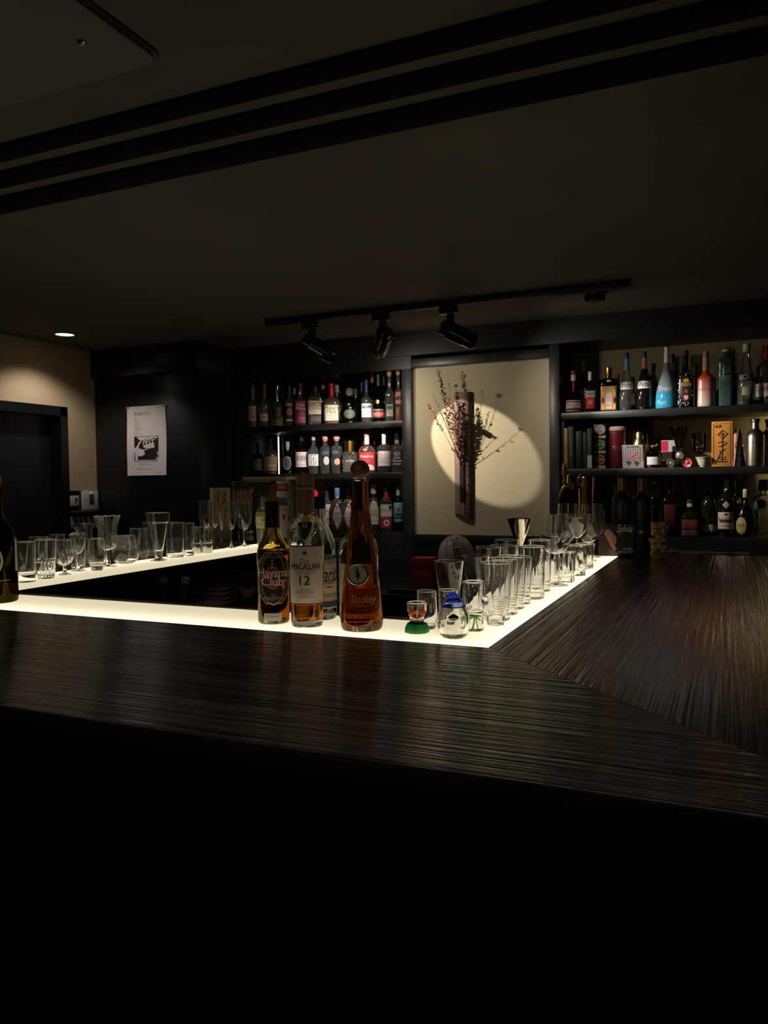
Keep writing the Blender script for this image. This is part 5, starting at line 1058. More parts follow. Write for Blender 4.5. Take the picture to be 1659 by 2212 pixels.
# cone bottle with a wooden ball stopper
cn = [(0, .90), (.012, .955), (.03, .985), (.06, 1), (.10, .985), (.30, .87), (.55, .66), (.75, .49), (.86, .405), (.90, .385), (1, .385)]
t, B = real_bottle('tequila_bottle', 'tall amber cone-shaped bottle with fluted neck and wooden ball stopper', 782, 1367, 1040, 92, cn, gc=(234, 208, 182), liq=((224, 190, 150), .29), base=.04, wall=.004,
    mod=lambda a, z: 1-.035*(.5+.5*math.cos(14*a))*min(1, max(0, (z-.10)/.06)))
g = Geo(); g.lathe([(B.hw*.385, B.h*1.0), (B.hw*.45, B.h*1.003), (B.hw*.46, B.h*1.02), (B.hw*.40, B.h*1.026)], 44); g.build('collar', glass((250, 250, 245), 1.5), t)
R_ = 21*depth(t.location)/FPX; g = Geo(); g.ball((0, 0, B.h*1.02+R_*.86), R_, 0, 22); g.build('ball_stopper', mottled('walnut_ball', (104, 68, 48), (150, 108, 80), (30, 30, 160), .4, .0003), t)
sheet(B, t, 'etched_script', [('T', 'Smokey', .215, .055, D(150, 110, 90), .64, .08, .35), ('P', .172, .174, .36, D(120, 70, 50), 'rect', .05), ('P', .145, .147, .36, D(120, 70, 50), 'rect', .05), ('P', .110, .112, .5, D(120, 70, 50), 'rect', .05)])
g = Geo(); c = B.front(-.16*B.hw, .382, 0); M = Matrix.Translation(c) @ Matrix.Rotation(PI/2-.12, 4, 'X'); g.lathe([(0, .001), (.0185, .001), (.0205, .003), (.022, .001), (.022, -.004)], 44, M=M)
g.build('medallion_rim', paint((150, 140, 120), .3, .9), t)
g = Geo(); g.lathe([(0, .0016), (.0178, .0016)], 40, M=M, cap0=False, cap1=False); g.build('medallion_face', paint((176, 168, 146), .5, .3), t)
g = Geo(); g.poly([M @ Vector((a*.017, b*.017, .0022)) for a, b in ((-.1, .85), (.12, .6), (.05, .35), (.3, .1), (.2, -.3), (.0, -.75), (-.1, -.3), (-.35, -.2), (-.1, .05), (-.3, .25), (-.15, .45))]); g.build('rearing_animal', D(30, 26, 24), t, sharp=None)
# screw-capped spirit behind the malt, plain decanter behind the cone
bl = PB+[(.56, 1), (.62, .96), (.68, .82), (.74, .62), (.80, .46), (.86, .38), (1, .36)]
t, B = real_bottle('vodka_bottle', 'clear bottle with blue screw cap and striped label half hidden by the malt bottle', 693, 1337, 1074, 70, bl, liq=((250, 250, 250), .45), turn=.5)
sheet(B, t, 'front_label', [('P', .095, .535, .95, D(206, 200, 180)), ('P', .10, .53, .92, D(212, 190, 160)), ('P', .495, .53, .92, D(40, 40, 48)), ('T', 'HOTEL', .512, .026, WH, .5, 0), ('P', .455, .488, .92, D(150, 170, 140)), ('T', 'Carib', .36, .12, D(24, 56, 44), .8, 0, .4), ('T', 'rhum', .31, .05, D(60, 60, 60), .4, 0, .4), ('P', .265, .272, .3, INK, 'wave', .1), ('P', .19, .215, .92, D(110, 166, 116)), ('P', .155, .19, .92, D(206, 140, 130)), ('P', .105, .155, .92, D(32, 46, 84))])
g = Geo(); g.lathe([(B.rn*B.hw*1.08, B.h*.905), (B.rn*B.hw*1.1, B.h*.91), (B.rn*B.hw*1.1, B.h), (B.rn*B.hw*1.0, B.h*1.006), (0, B.h*1.006)], 40); g.lathe([(B.rn*B.hw*1.14, B.h*.935), (B.rn*B.hw*1.14, B.h*.945)], 40); g.build('screw_cap', paint((28, 44, 108), .35, .4), t)
dc = PB+[(.60, 1), (.66, .96), (.70, .86), (.74, .64), (.78, .40), (.82, .32), (1, .32)]
t, B = real_bottle('decanter', 'broad plain clear bottle standing behind the amber cone bottle', 776, 1340, 1092, 86, dc, p=3, dep=.55, liq=None)
sheet(B, t, 'back_label', [('P', .12, .5, .95, D(196, 182, 160))])
g = Geo(); g.lathe([(.33*B.hw, B.h*.95), (.36*B.hw, B.h*.96), (.36*B.hw, B.h*1.03), (0, B.h*1.03)], 30); g.build('cap', D(40, 38, 36, .4), t)
# wine bottle at the end of the front panel
wn = PB+[(.54, 1), (.58, .96), (.62, .84), (.66, .66), (.70, .50), (.74, .42), (.90, .37), (.91, .42), (.935, .42), (.94, .37), (1, .37)]
t, B = real_bottle('wine_bottle', 'olive green bottle with bare cork and round ornate label, first on the front panel', -3, 1305, 1052, 80, wn, gc=(176, 166, 90), liq=((190, 160, 80), .58))
sheet(B, t, 'round_label', [('P', .22, .52, .72, INK, 'round', -.42), ('P', .228, .512, .69, D(196, 178, 150), 'round', -.42), ('P', .25, .49, .60, D(120, 104, 84), 'round', -.42), ('P', .258, .482, .57, D(196, 178, 150), 'round', -.42), ('T', '◆◇◆', .43, .04, INK, .6, -.42), ('T', 'VINO', .36, .06, INK, .6, -.42), ('T', '◇◆◇', .29, .04, INK, .6, -.42)])
sheet(B, t, 'back_label', [('P', .27, .55, .07, D(196, 184, 160), 'rect', .93)])
g = Geo(); g.lathe([(.30*B.hw, B.h*.97), (.31*B.hw, B.h*1.10), (0, B.h*1.10)], 24); g.build('cork', mottled('cork', (168, 116, 74), (196, 140, 96), (90, 90, 90), .8), t)
g = Geo(); g.tube([B.front(B.hw*(-.7+.1*k), .20) for k in range(14)], .0008, 5); g.build('gold_band', GOLD, t)

# ---------------------------------------------------------------- novelty glasses in the corner of the light panel
P, hw = strip_pos(901, 1372, 50); h = tall(P, 1303); TAKEN.append((Vector(P), [(0, h, hw)])); t = thing('shot_glass', 'shot glass shaped like a hula dancer with orange shells and green grass skirt', 'shot glass', P, face_cam(P))
tor = [(.74, .0), (.76, .02), (.74, .2), (.66, .32), (.60, .42), (.62, .52), (.74, .68), (.86, .80), (.84, .90), (.86, 1.0)]
shell([(r*hw, z*h) for r, z in tor], .003, h*.33, 44).build('glass_body', GLASS, t)
g = Geo(); sk = lambda a, z: 1+.06*math.cos(17*a)+.03*math.cos(9*a+1)
g.lathe([(hw*.80, .0003), (hw*.98, h*.02), (hw*1.0, h*.10), (hw*.92, h*.24), (hw*.80, h*.33), (hw*.73, h*.32), (hw*.765, h*.2), (hw*.765, .0003)], 102, mod=sk); g.build('grass_skirt', mottled('painted_green', (20, 110, 50), (50, 150, 80), (60, 60, 12), .35), t)
for s_ in (-1, 1):
    g = Geo(); g.ball((s_*hw*.42, -hw*.66, h*.74), hw*.30, 0, 12, (1.05, .55, 1.15)); g.poly([(s_*hw*(.42+.30*a), -hw*.86, h*(.74+.15*b)) for a, b in ((-.9, .6), (0, 1.2), (.9, .6))]); g.build('shell_cup', D(196, 70, 30, .35), t)
g = Geo()
for s_ in (-1, 1): g.tube([(s_*hw*.52, -hw*.72, h*.84), (s_*hw*.62, -hw*.62, h*.95), (s_*hw*.6, -hw*.64, h*.99)], .0016, 6)
g.tube([(-hw*.66, -hw*.56, h*.66), (-hw*.25, -hw*.76, h*.58), (0, -hw*.76, h*.54), (hw*.25, -hw*.76, h*.58), (hw*.66, -hw*.56, h*.66)], .0028, 6); g.build('painted_straps', D(206, 84, 40, .35), t)
g = Geo(); g.text('Hawaii', .007, lambda u, v: (u, -hw*.665*math.cos(u/(hw*.7)), h*.41+v), 0); g.build('lettering', D(90, 84, 70), t, sharp=None)
# blue-tipped glass drop
P, hw = strip_pos(980, 1385, 60); h = tall(P, 1277); hw = 36*depth(P)/FPX; TAKEN.append((Vector(P), [(0, h, hw)]))
t = thing('paperweight', 'clear glass drop paperweight with a swirled blue tip and an air bubble', 'paperweight', P, face_cam(P))
dp = [(0, .0), (.50, 0), (.68, .03), (.84, .10), (.95, .20), (1, .32), (.98, .44), (.90, .56), (.76, .68), (.58, .79), (.40, .875), (.24, .94), (.13, .975), (.05, .995), (0, 1)]
od = spline([(max(r*hw, 1e-4), z*h) for r, z in dp[1:-1]], 5); idr = [p for p in inset(od, .0065) if p[0] > .0008 and .012 < p[1] < h*.80]
g = Geo(); g.lathe([(1e-5, 0)]+od+[(1e-5, h)], 56, cap0=False, cap1=False); g.lathe([(1e-5, idr[-1][1]+.001)]+list(reversed(idr))+[(1e-5, idr[0][1]-.001)], 56, cap0=False, cap1=False); g.build('glass_drop', glass((252, 252, 250), 1.46), t)
g = Geo(); up = [(max(r*hw*.965, .0005), z*h*.992) for r, z in dp if z > .67]; dn = [(max(r*hw*.965-.0022, .0003), z*h*.98-.001) for r, z in reversed(dp) if z > .70]
g.lathe(up+dn, 48, mod=lambda a, z: 1-.05*(.5+.5*math.cos(3*a+z*220))); g.build('blue_tip', glass((204, 214, 253), 1.2), t)
g = Geo()
for a in (.35, 2.8): g.tube([((rad([(z, r) for r, z in dp], v)*hw-.0012)*math.cos(a), (rad([(z, r) for r, z in dp], v)*hw-.0012)*math.sin(a), v*h) for v in [.70-.04*k for k in range(11)]], [.0022*(1-k/11) for k in range(11)], 6)
g.build('blue_thread', glass((80, 110, 235), 1.2), t)
g = Geo(); g.loft([(h*.42, .003, .003, 2, 0, -.006), (h*.425, .0095, .005, 2, 0, -.006), (h*.44, .0105, .006, 2, 0, -.006), (h*.48, .008, .005, 2, 0, -.006), (h*.525, .001, .001, 2, 0, -.006)], 24); g.build('air_bubble', glass((120, 120, 130), 1.0/1.46), t)
g = Geo(); g.loft([(h*.395, .004, .003, 2, 0, -.006), (h*.405, .009, .005, 2, 0, -.006), (h*.417, .003, .002, 2, 0, -.006)], 20); g.build('blue_fleck', D(20, 30, 110), t)
# tumbler with palm tree and raised ring
P, hw = strip_pos(1024, 1366, 46); h = tall(P, 1258); TAKEN.append((Vector(P), [(0, h, hw*1.35)])); t = thing('souvenir_tumbler', 'thick souvenir tumbler with bulging rim, knob handle and a green palm tree', 'tumbler', P, face_cam(P))
out = [(.86, 0), (.9, .015), (.9, .30), (.88, .38), (.96, .46), (1.02, .60), (1.06, .72), (1.02, .86), (1.06, .97), (1.06, 1.0)]
shell([(r*hw, z*h) for r, z in out], .0032, h*.40, 48).build('glass_body', GLASS, t)
g = Geo(); g.ball((hw*1.02, -hw*.45, h*.62), hw*.34, 0, 12, (1, 1, 1.15)); g.build('knob_handle', GLASS, t)
pf = lambda u, v: (hw*.905*math.sin(u/(hw*.9)), -hw*.905*math.cos(u/(hw*.9)), v)
g = Geo()
for a, l in ((2.7, .016), (2.2, .012), (.3, .018), (-.2, .014), (3.4, .012), (1.2, .009)):
    g.tube([pf(.0+l*k/4*math.cos(a), h*.315+l*k/4*math.sin(a)-.006*(k/4)**2) for k in range(5)], [.0018, .0024, .002, .0014, .0005], 6)
g.tube([pf(.001-.004*(k/5)**2, h*.31-h*.25*k/5) for k in range(6)], [.0018]*5+[.003], 6); g.tube([pf(.004+.004*(k/5)**1.5, h*.30-h*.24*k/5) for k in range(6)], .0012, 6); g.build('palm_tree', D(96, 170, 50), t)
g = Geo(); g.text('UP', .012, lambda u, v: (hw*1.06*math.sin((u-.012)/(hw*1.0)), -hw*1.06*math.cos((u-.012)/(hw*1.0)), h*.74+v), 0); g.text('UP', .010, lambda u, v: (hw*.97*math.sin((u-.012)/(hw*.95)), -hw*.97*math.cos((u-.012)/(hw*.95)), h*.45+v), 0); g.build('lettering', D(70, 80, 90), t, sharp=None)

# ---------------------------------------------------------------- glassware
STEPS = (0, -.01, .01, -.02, .02, .03, -.03, .04, .05, -.04, .06, .07, -.05, .08, .1)
def vessel(name, label, x, yb, yt, w, out, wall=.0016, base=.06, mod=None, cat='glass', group=None, wb=None, seg=56, mat=None, curve=0):
    """out: (fraction of half-width, fraction of height) from foot to rim"""
    mx = max(r for r, _ in out)
    P0, _ = strip_pos(x, yb, (wb or w*out[0][0]/mx)); d_ = Vector((P0.x, P0.y, 0)).normalized(); opts = []
    for k in STEPS:
        P = P0+d_*k; h = tall(P, yt); hw = w/2*depth(P)/FPX
        opts.append((P, [(0, h, hw)], (h, hw)))
    P, (h, hw) = settle(opts)
    md = (lambda a, z: mod(a, z/h)) if mod else None
    pr_ = [(r/mx*hw, z*h) for r, z in out]
    if curve: pr_ = pr_[:curve]+spline(pr_[curve:])
    o = shell(pr_, wall, base*h, seg, md).build(name, mat or GLASS, loc=P, rz=random.uniform(0, 1))
    return tag(o, label, cat, group)
def stem(name, label, x, yb, yt, w, bowl, foot=.8, z0=.4, thick=.0035, wall=.0011, wf=None, group=None, knob=None, mat=None, mod=None, opaque=None):
    """bowl: (fraction of half-width, fraction of bowl height) from its point to the rim; z0: where the bowl starts"""
    mx = max(r for r, _ in bowl)
    P0, _ = strip_pos(x, yb, w*foot); d_ = Vector((P0.x, P0.y, 0)).normalized(); opts = []
    for k in STEPS:
        P = P0+d_*k; h = tall(P, yt); hw = w/2*depth(P)/FPX
        opts.append((P, [(0, .01, foot*hw), (0, h*z0, .006), (h*z0, h, hw)], (h, hw)))
    P, (h, hw) = settle(opts); f = foot*hw
    full = [(.0001, 0), (f, 0), (f, .0012), (f*.6, .004), (f*.25, .008), (thick*1.3, .016), (thick, .026 if z0*h > .05 else z0*h*.6)]
    if knob: full += [(thick, h*z0*.5), (thick*2.2, h*z0*.6), (thick, h*z0*.7)]
    full = support(full+[(thick, h*z0*.9)])
    bo = spline([(max(r/mx*hw, thick), h*(z0+(1-z0)*z)) for r, z in bowl])
    full += bo+[(bo[-1][0]-wall*.5, bo[-1][1]+wall*.3)]
    ib = [p for p in inset(bo, wall) if p[0] > .0006 and p[1] > h*z0+.002]
    full += list(reversed(ib))+[(.0001, ib[0][1]-.0002)]
    seg = 96 if mod else 44; vs = []
    for i, (r, z) in enumerate(full):
        for k in range(seg):
            a = 2*PI*k/seg; q = mod(a, z/h) if mod and r > thick*1.8 and z > h*z0 and i < len(full)-len(ib)-1 else 1
            vs.append((r*q*math.cos(a), r*q*math.sin(a), z))
    g = Geo(); g.add(vs, [(i*seg+k, i*seg+(k+1) % seg, (i+1)*seg+(k+1) % seg, (i+1)*seg+k) for i in range(len(full)-1) for k in range(seg)])
    return tag(g.build(name, mat or GLASS, loc=P), label, 'glass', group)
TUM = lambda k: [(k*.96, 0), (k, .012), (k+(1-k)*.5, .5), (1, 1)]
GT = 'tall tumblers on the side light panel'
hi = dict(group=GT)
vessel('highball_glass', 'tall flared tumbler nearest the crimson box, alone at the inner edge', 970, 1292, 1212, 64, TUM(.74), base=.07, **hi)
vessel('highball_glass', 'flared tumbler partly covering the rugby ball, behind the one by the crimson box', 1028, 1272, 1201, 59, TUM(.70), base=.07, **hi)
vessel('highball_glass', 'tumbler in the inner row, third counting from the crimson box', 1055, 1262, 1182, 56, TUM(.78), base=.07, **hi)
vessel('highball_glass', 'tumbler in the inner row, fourth counting from the crimson box', 1089, 1252, 1178, 59, TUM(.8), base=.07, **hi)
vessel('highball_glass', 'tumbler furthest along the inner row, just before the steel jigger', 1095, 1246, 1166, 52, TUM(.85), base=.07, **hi)
vessel('highball_glass', 'tall plain tumbler nearest the shot glass at the wood edge', 1072, 1343, 1216, 69, TUM(.86), base=.075, **hi)
vessel('highball_glass', 'tall plain tumbler directly behind the one by the shot glass', 1090, 1330, 1207, 65, TUM(.86), base=.075, **hi)
vessel('highball_glass', 'tall plain tumbler standing third from the shot glass along the wood edge', 1106, 1318, 1202, 62, TUM(.86), base=.07, **hi)
vessel('highball_glass', 'thin straight tumbler just before the cut-pattern tall glass', 1121, 1313, 1203, 58, TUM(.84), base=.05, wall=.001, **hi)
vessel('highball_glass', 'tall cut glass with hobnail pattern round its lower half', 1149, 1296, 1181, 56, TUM(.92), base=.08, wall=.0022, seg=120, mod=lambda a, z: 1+(.025*math.cos(24*a)*math.cos(z*90) if .1 < z < .55 else (.02*math.cos(24*a) if z <= .1 else 0)), **hi)
vessel('highball_glass', 'slim tumbler behind the hobnail cut glass', 1166, 1279, 1167, 50, TUM(.92), base=.09, **hi)
vessel('shot_glass', 'small tapering shot glass with thick base before the plain tumblers', 1071, 1353, 1290, 50, [(.70, 0), (.74, .04), (.82, .4), (1, 1)], base=.30, wall=.0018, cat='shot glass')
vessel('shot_glass', 'small bowed whisky glass behind the hula shot glass', 922, 1365, 1277, 46, [(.80, 0), (.84, .02), (.98, .30), (1, .42), (.94, .75), (.9, 1)], base=.09, wall=.0014, cat='glass', curve=1)
vessel('shot_glass', 'small whisky glass hidden behind the blue-tipped drop', 968, 1352, 1275, 42, [(.74, 0), (.78, .03), (1, .4), (.98, 1)], base=.1, wall=.0014, curve=1)
stem('coupe_glass', 'shallow saucer coupe on a thin stem between tall tumblers and rocks glasses', 1201, 1268, 1156, 68, [(.06, 0), (.3, .05), (.66, .25), (.88, .55), (1, 1)], foot=.78, z0=.62)
wav = lambda n, amp, tw: (lambda a, z: 1+amp*math.cos(n*a+tw*z)*(1 if z < .8 else max(0, 1-(z-.8)*5)))
vessel('rocks_glass', 'rocks glass with wavy flutes nearest the wood edge', 1223, 1259, 1193, 40, TUM(.84), base=.13, wall=.002, mod=wav(9, .035, 3), seg=120, group='short rocks glasses at the far end of the panel')
vessel('rocks_glass', 'rocks glass with twisted swirling walls behind the wavy one', 1244, 1245, 1178, 46, TUM(.9), base=.14, wall=.002, mod=wav(6, .05, 7), seg=120, group='short rocks glasses at the far end of the panel')
vessel('rocks_glass', 'small rocks glass of faceted walls, furthest of the short glasses', 1264, 1229, 1175, 40, TUM(.82), base=.15, wall=.002, mod=wav(8, .04, 0), seg=120, group='short rocks glasses at the far end of the panel')
stem('martini_glass', 'wide martini glass with a flattened cone bowl rising above the rocks glasses', 1246, 1222, 1118, 76, [(.06, 0), (.22, .06), (.45, .3), (.7, .55), (.92, .78), (1, 1)], foot=.7, z0=.56)
WB = [(.08, 0), (.5, .06), (.82, .2), (1, .42), (.96, .62), (.84, 1)]
GW = 'wine glasses clustered at the far end of the side panel'
stem('wine_glass', 'large wine glass with its rim before the brass tap column', 1280, 1205, 1088, 50, WB, foot=.7, z0=.34, group=GW)
stem('wine_glass', 'large wine glass before the beer spout, set behind the martini glass', 1227, 1203, 1088, 48, WB, foot=.7, z0=.36, group=GW)
stem('wine_glass', 'smaller wine glass by the panel post, at the inner edge', 1199, 1214, 1112, 35, WB, foot=.8, z0=.36, group=GW)
stem('wine_glass', 'wine glass just behind the martini glass on the inner side', 1222, 1216, 1110, 46, WB, foot=.7, z0=.36, group=GW)
stem('brandy_snifter', 'round snifter with closed rim in front of the disc sleeve', 1271, 1213, 1111, 40, [(.1, 0), (.6, .06), (.94, .22), (1, .40), (.88, .70), (.78, 1)], foot=.85, z0=.38)
# steel jigger
P = on_z(1128, 1247, ZS); P.z += .0006; h = tall(P, 1120); hw = 27*depth(P)/FPX
P, _ = settle([(P+Vector((-.3, .95, 0))*k, [(0, h*.2, hw*.86), (0, h*.8, hw*.5), (h*.8, h, hw)], 0) for k in STEPS+(.12, .14, .16, .18)]); h = tall(P, 1120); hw = 27*depth(P)/FPX
t = thing('jigger', 'polished steel double-cone jigger standing among the tumblers', 'jigger', P)
g = Geo(); g.lathe([(hw*.85, 0), (hw*.86, .001), (hw*.3, h*.40), (hw*.26, h*.46)], 44, cap0=False, cap1=True); g.build('lower_cup', paint((214, 206, 188), .08, 1.0), t)
g = Geo(); g.lathe([(hw*.26, h*.46), (hw*.30, h*.48), (hw*.25, h*.50)], 36); g.build('waist', STEEL, t)
g = Geo(); g.lathe([(hw*.25, h*.50), (hw*.34, h*.56), (hw, h), (hw*.97, h), (hw*.31, h*.57), (0, h*.56)], 44, cap1=False); g.build('upper_cup', paint((214, 206, 188), .08, 1.0), t)

# far side panel
GL_ = 'assorted glasses along the far light panel'
f = dict(group=GL_)
vessel('tumbler', 'straight highball with heavy base, nearest the olive wine bottle', 57, 1259, 1171, 41, TUM(.92), base=.18, **f)
vessel('tumbler', 'plain tumbler whose rim shows behind the straight highball', 86, 1240, 1160, 40, TUM(.8), base=.08, **f)
vessel('tumbler', 'tumbler with swirled lower half and a ring at its waist', 100, 1251, 1166, 46, [(.66, 0), (.72, .02), (.82, .40), (.84, .46), (.82, .49), (.92, .55), (1, 1)], base=.1, wall=.0018, seg=120, mod=lambda a, z: 1+(.07*math.cos(16*a+12*z) if .03 < z < .42 else 0), **f)
vessel('tumbler', 'plain tumbler behind the swirled goblet', 126, 1230, 1155, 32, TUM(.8), base=.1, **f)
stem('goblet', 'short-stemmed round goblet with swirled cuts on its bowl', 140, 1243, 1166, 38, [(.15, 0), (.6, .08), (.9, .22), (1, .42), (.96, .7), (.88, 1)], foot=.72, z0=.26, thick=.005, wall=.0016, mod=lambda a, z: 1+(.06*math.cos(14*a+18*z) if .3 < z < .7 else 0), **f)
stem('sherry_glass', 'slender sherry glass with a tapered bowl on a thin stem', 169, 1235, 1161, 36, [(.1, 0), (.4, .1), (.7, .3), (.92, .65), (1, 1)], foot=.9, z0=.5, **f)
P, hw = strip_pos(169, 1230, 32); P, _ = settle([(P+Vector((-.7, .7, 0))*k, [(0, .1, hw*1.05)], 0) for k in STEPS]); h = tall(P, 1156); t = thing('lidded_jar', 'small footed glass jar with a knobbed lid behind the sherry glass', 'jar', P, 0, None)
shell([(.82*hw, 0), (.86*hw, h*.02), (hw, h*.3), (hw*1.05, h*.6), (hw, h)], .0016, h*.08, 40).build('jar_body', GLASS, t)
g = Geo(); g.lathe([(hw*1.06, h+.001), (hw*1.06, h+.004), (hw*.6, h+.010), (hw*.16, h+.013), (hw*.12, h+.016), (hw*.3, h+.020), (hw*.3, h+.025), (hw*.15, h+.029), (0, h+.029)], 36); g.build('knobbed_lid', GLASS, t)
vessel('stemless_glass', 'round stemless tasting glass with a thick foot', 210, 1233, 1164, 40, [(.55, 0), (.6, .02), (.62, .10), (.8, .2), (1, .42), (.96, .7), (.80, 1)], base=.16, **f, curve=3)
vessel('tumbler', 'tall tapered glass behind the fluted goblet, nearer the jar', 188, 1226, 1131, 30, [(.9, 0), (1, .02), (.95, .3), (.82, 1)], base=.1, **f, curve=1)
stem('goblet', 'big thick-stemmed goblet with a flared fluted bowl, tallest near the jar', 234, 1226, 1114, 53, [(.12, 0), (.5, .05), (.72, .16), (.74, .34), (.72, .55), (.82, .78), (1, 1)], foot=.72, z0=.32, thick=.006, wall=.0022, mod=lambda a, z: 1+(.06*math.cos(8*a) if z > .4 else 0), **f)
stem('tulip_glass', 'small tulip glass standing close behind the big fluted goblet', 228, 1215, 1131, 28, [(.15, 0), (.7, .1), (1, .3), (.86, .6), (.96, 1)], foot=.9, z0=.35, **f)
vessel('brandy_tumbler', 'very wide round-bellied stemless glass with a tapering mouth', 271, 1219, 1157, 58, [(.5, 0), (.6, .01), (.88, .14), (1, .34), (.96, .6), (.74, 1)], base=.04, wall=.0013, **f, curve=1)
vessel('tumbler', 'facetted tumbler widening toward the base, behind the wide round glass', 300, 1209, 1142, 45, [(.8, 0), (.88, .02), (1, .28), (.9, .6), (.80, 1)], base=.16, wall=.002, **f, curve=1)
vessel('pilsner_glass', 'footed pilsner glass flaring to a broad collar, tall in the row', 343, 1213, 1108, 52, [(.66, 0), (.68, .012), (.30, .05), (.30, .12), (.36, .18), (.62, .55), (.78, .78), (.92, .82), (1, 1)], base=.2, wall=.0022, wb=44, **f)
vessel('tumbler', 'tumbler behind the flaring pilsner glass', 322, 1204, 1129, 26, TUM(.9), base=.1, **f)
vessel('tumbler', 'plain wide tumbler just past the flaring pilsner glass', 378, 1206, 1129, 41, TUM(.88), base=.06, **f)
vessel('tumbler', 'slightly waisted tumbler between the wide one and the steel cups', 408, 1201, 1130, 26, [(.82, 0), (.84, .02), (.84, .4), (1, 1)], base=.12, **f)
for lb, x, yb, yt, w in (('small steel-footed measuring glass, nearer the waisted tumbler', 424, 1197, 1138, 19), ('steel-footed measuring glass in front of the champagne flutes', 444, 1197, 1138, 26)):
    P, hw = strip_pos(x, yb, w); P, _ = settle([(P+Vector((-.5, .86, 0))*k, [(0, .1, hw*1.05)], 0) for k in STEPS]); h = tall(P, yt); t = thing('measuring_glass', lb, 'glass', P, 0, 'steel-footed glasses')
    g = Geo(); g.lathe([(hw*1.02, 0), (hw*1.04, .001), (hw*1.04, h*.28), (hw*1.0, h*.285), (0, h*.285)], 36); g.build('steel_foot', STEEL, t)
    shell([(hw*.97, h*.286), (hw*.98, h*.4), (hw, h)], .0014, h*.34, 36).build('glass_body', GLASS, t)
FL = [(.1, 0), (.5, .05), (.85, .2), (1, .45), (.96, 1)]
GF = 'champagne flutes and wine glasses at the end of the far panel'
stem('champagne_flute', 'champagne flute nearest the steel cups, against the dark pillar', 444, 1190, 1081, 25, FL, foot=.95, z0=.42, group=GF)
stem('champagne_flute', 'tulip flute just right of the dark pillar flute, tucked behind it', 462, 1186, 1084, 22, FL, foot=1, z0=.42, group=GF)
stem('champagne_flute', 'flared V-shaped flute in front of the cream tube', 478, 1184, 1094, 25, [(.08, 0), (.4, .14), (.7, .45), (.92, .75), (1, 1)], foot=.95, z0=.42, group=GF)
stem('champagne_flute', 'rounded flute between the V-shaped one and the big wine glass', 500, 1184, 1081, 22, FL, foot=1.1, z0=.38, group=GF)
stem('wine_glass', 'large wine glass ending the row, by the orange tube', 528, 1181, 1079, 33, WB, foot=.8, z0=.34, group=GF)
stem('wine_glass', 'tall slim wine glass rising behind the large end one', 516, 1176, 1057, 22, FL, foot=1, z0=.45, group=GF)

# ---------------------------------------------------------------- bottles, tubes and jars past the end of the far panel
def at_y(x, z, Y): return at_row(x, z, Y)
def tube_box(name, label, x, Y, yt, w, zs, body, lid=None, words=None, cat='tube'):
    P = at_row(x, zs, Y); h = tall(P, yt); hw = w/2*depth(P)/FPX; t = thing(name, label, cat, P, face_cam(P))
    g = Geo(); hl = h*.93 if lid else h
    g.lathe([(hw, 0), (hw, hl), (0, hl)], 40); g.build('tube_body', body, t)
    if lid:
        g = Geo(); g.lathe([(hw*1.02, hl), (hw*1.02, h-.002), (hw*.98, h), (0, h)], 40); g.build('lid', lid, t)
    return t, hw, h
cyl2 = lambda R, z: (lambda u, v: (R*math.sin(u/R), -R*math.cos(u/R), z+v))
ZW = .87
ledge = thing('rear_ledge', 'dark ledge past the end of the far light panel, carrying tubes and small jars', 'ledge', (0, 0, 0))
Geo().rbox((-2.82, 3.322, ZS-.03), (-1.80, 3.74, ZS-.0004), .002).build('board', D(26, 24, 22), ledge)
Geo().box((-2.81, 3.33, .871), (-2.77, 3.73, ZS-.03)).build('support', dark_m, ledge)
Geo().box((-1.85, 3.33, .871), (-1.82, 3.45, ZS-.03)).build('support', dark_m, ledge)
t, hw, h = tube_box('gift_tube', 'cream presentation tube with a loose black brush scrawl, behind the flutes', 478, 3.42, 1054, 44, ZS, D(186, 164, 124))
f_ = cyl2(hw+.0006, 0); g = Geo()
for pts in ([(-.42, .70), (-.2, .80), (.1, .90), (.3, .95), (.28, .88), (.1, .70)], [(.5, .92), (.3, .75), (.0, .60), (-.1, .56)], [(-.12, .96), (-.16, .8), (-.18, .55)], [(.45, .55), (.6, .62), (.5, .70)], [(-.5, .22), (.0, .24), (-.1, .06)], [(.34, .95), (.44, .66)]):
    g.tube([f_(u*hw*1.2, v*h) for u, v in pts], .0018, 5)
g.build('brush_scrawl', D(70, 58, 44), t)
g = Geo(); g.text('RESERVE', .010, cyl2(hw+.0006, h*.89), 0, wmax=hw); g.build('lettering', D(110, 94, 70), t, sharp=None)
t, hw, h = tube_box('gift_tube', 'dark tube with an orange-brown label and black lid, behind the end wine glass', 522, 3.50, 1040, 37, ZS, D(30, 26, 24), D(40, 40, 40))
g = Geo(); g.lathe([(hw*1.004, h*.60), (hw*1.004, h*.84)], 40, cap0=False, cap1=False); g.build('orange_label', D(150, 100, 56), t)
g = Geo()
for k in range(3): g.text('SINGLE CASK', .011, cyl2(hw+.0012, h*(.78-.06*k)), 0, wmax=hw*1.3)
g.build('lettering', D(80, 46, 24), t, sharp=None)
P = at_row(464, ZS, 3.5)
bottle('spirit_bottle', 'dark bottle with a pinkish-grey capsule shoulder showing beside the cream tube', 462, 1072, 22, P=prof(.6, .8, .5), row=3, zsurf=ZS+.0006, Y=3.52, glass_c='brown', cap=(D(120, 96, 96), .90, 1.1), liq=('dark', .5))
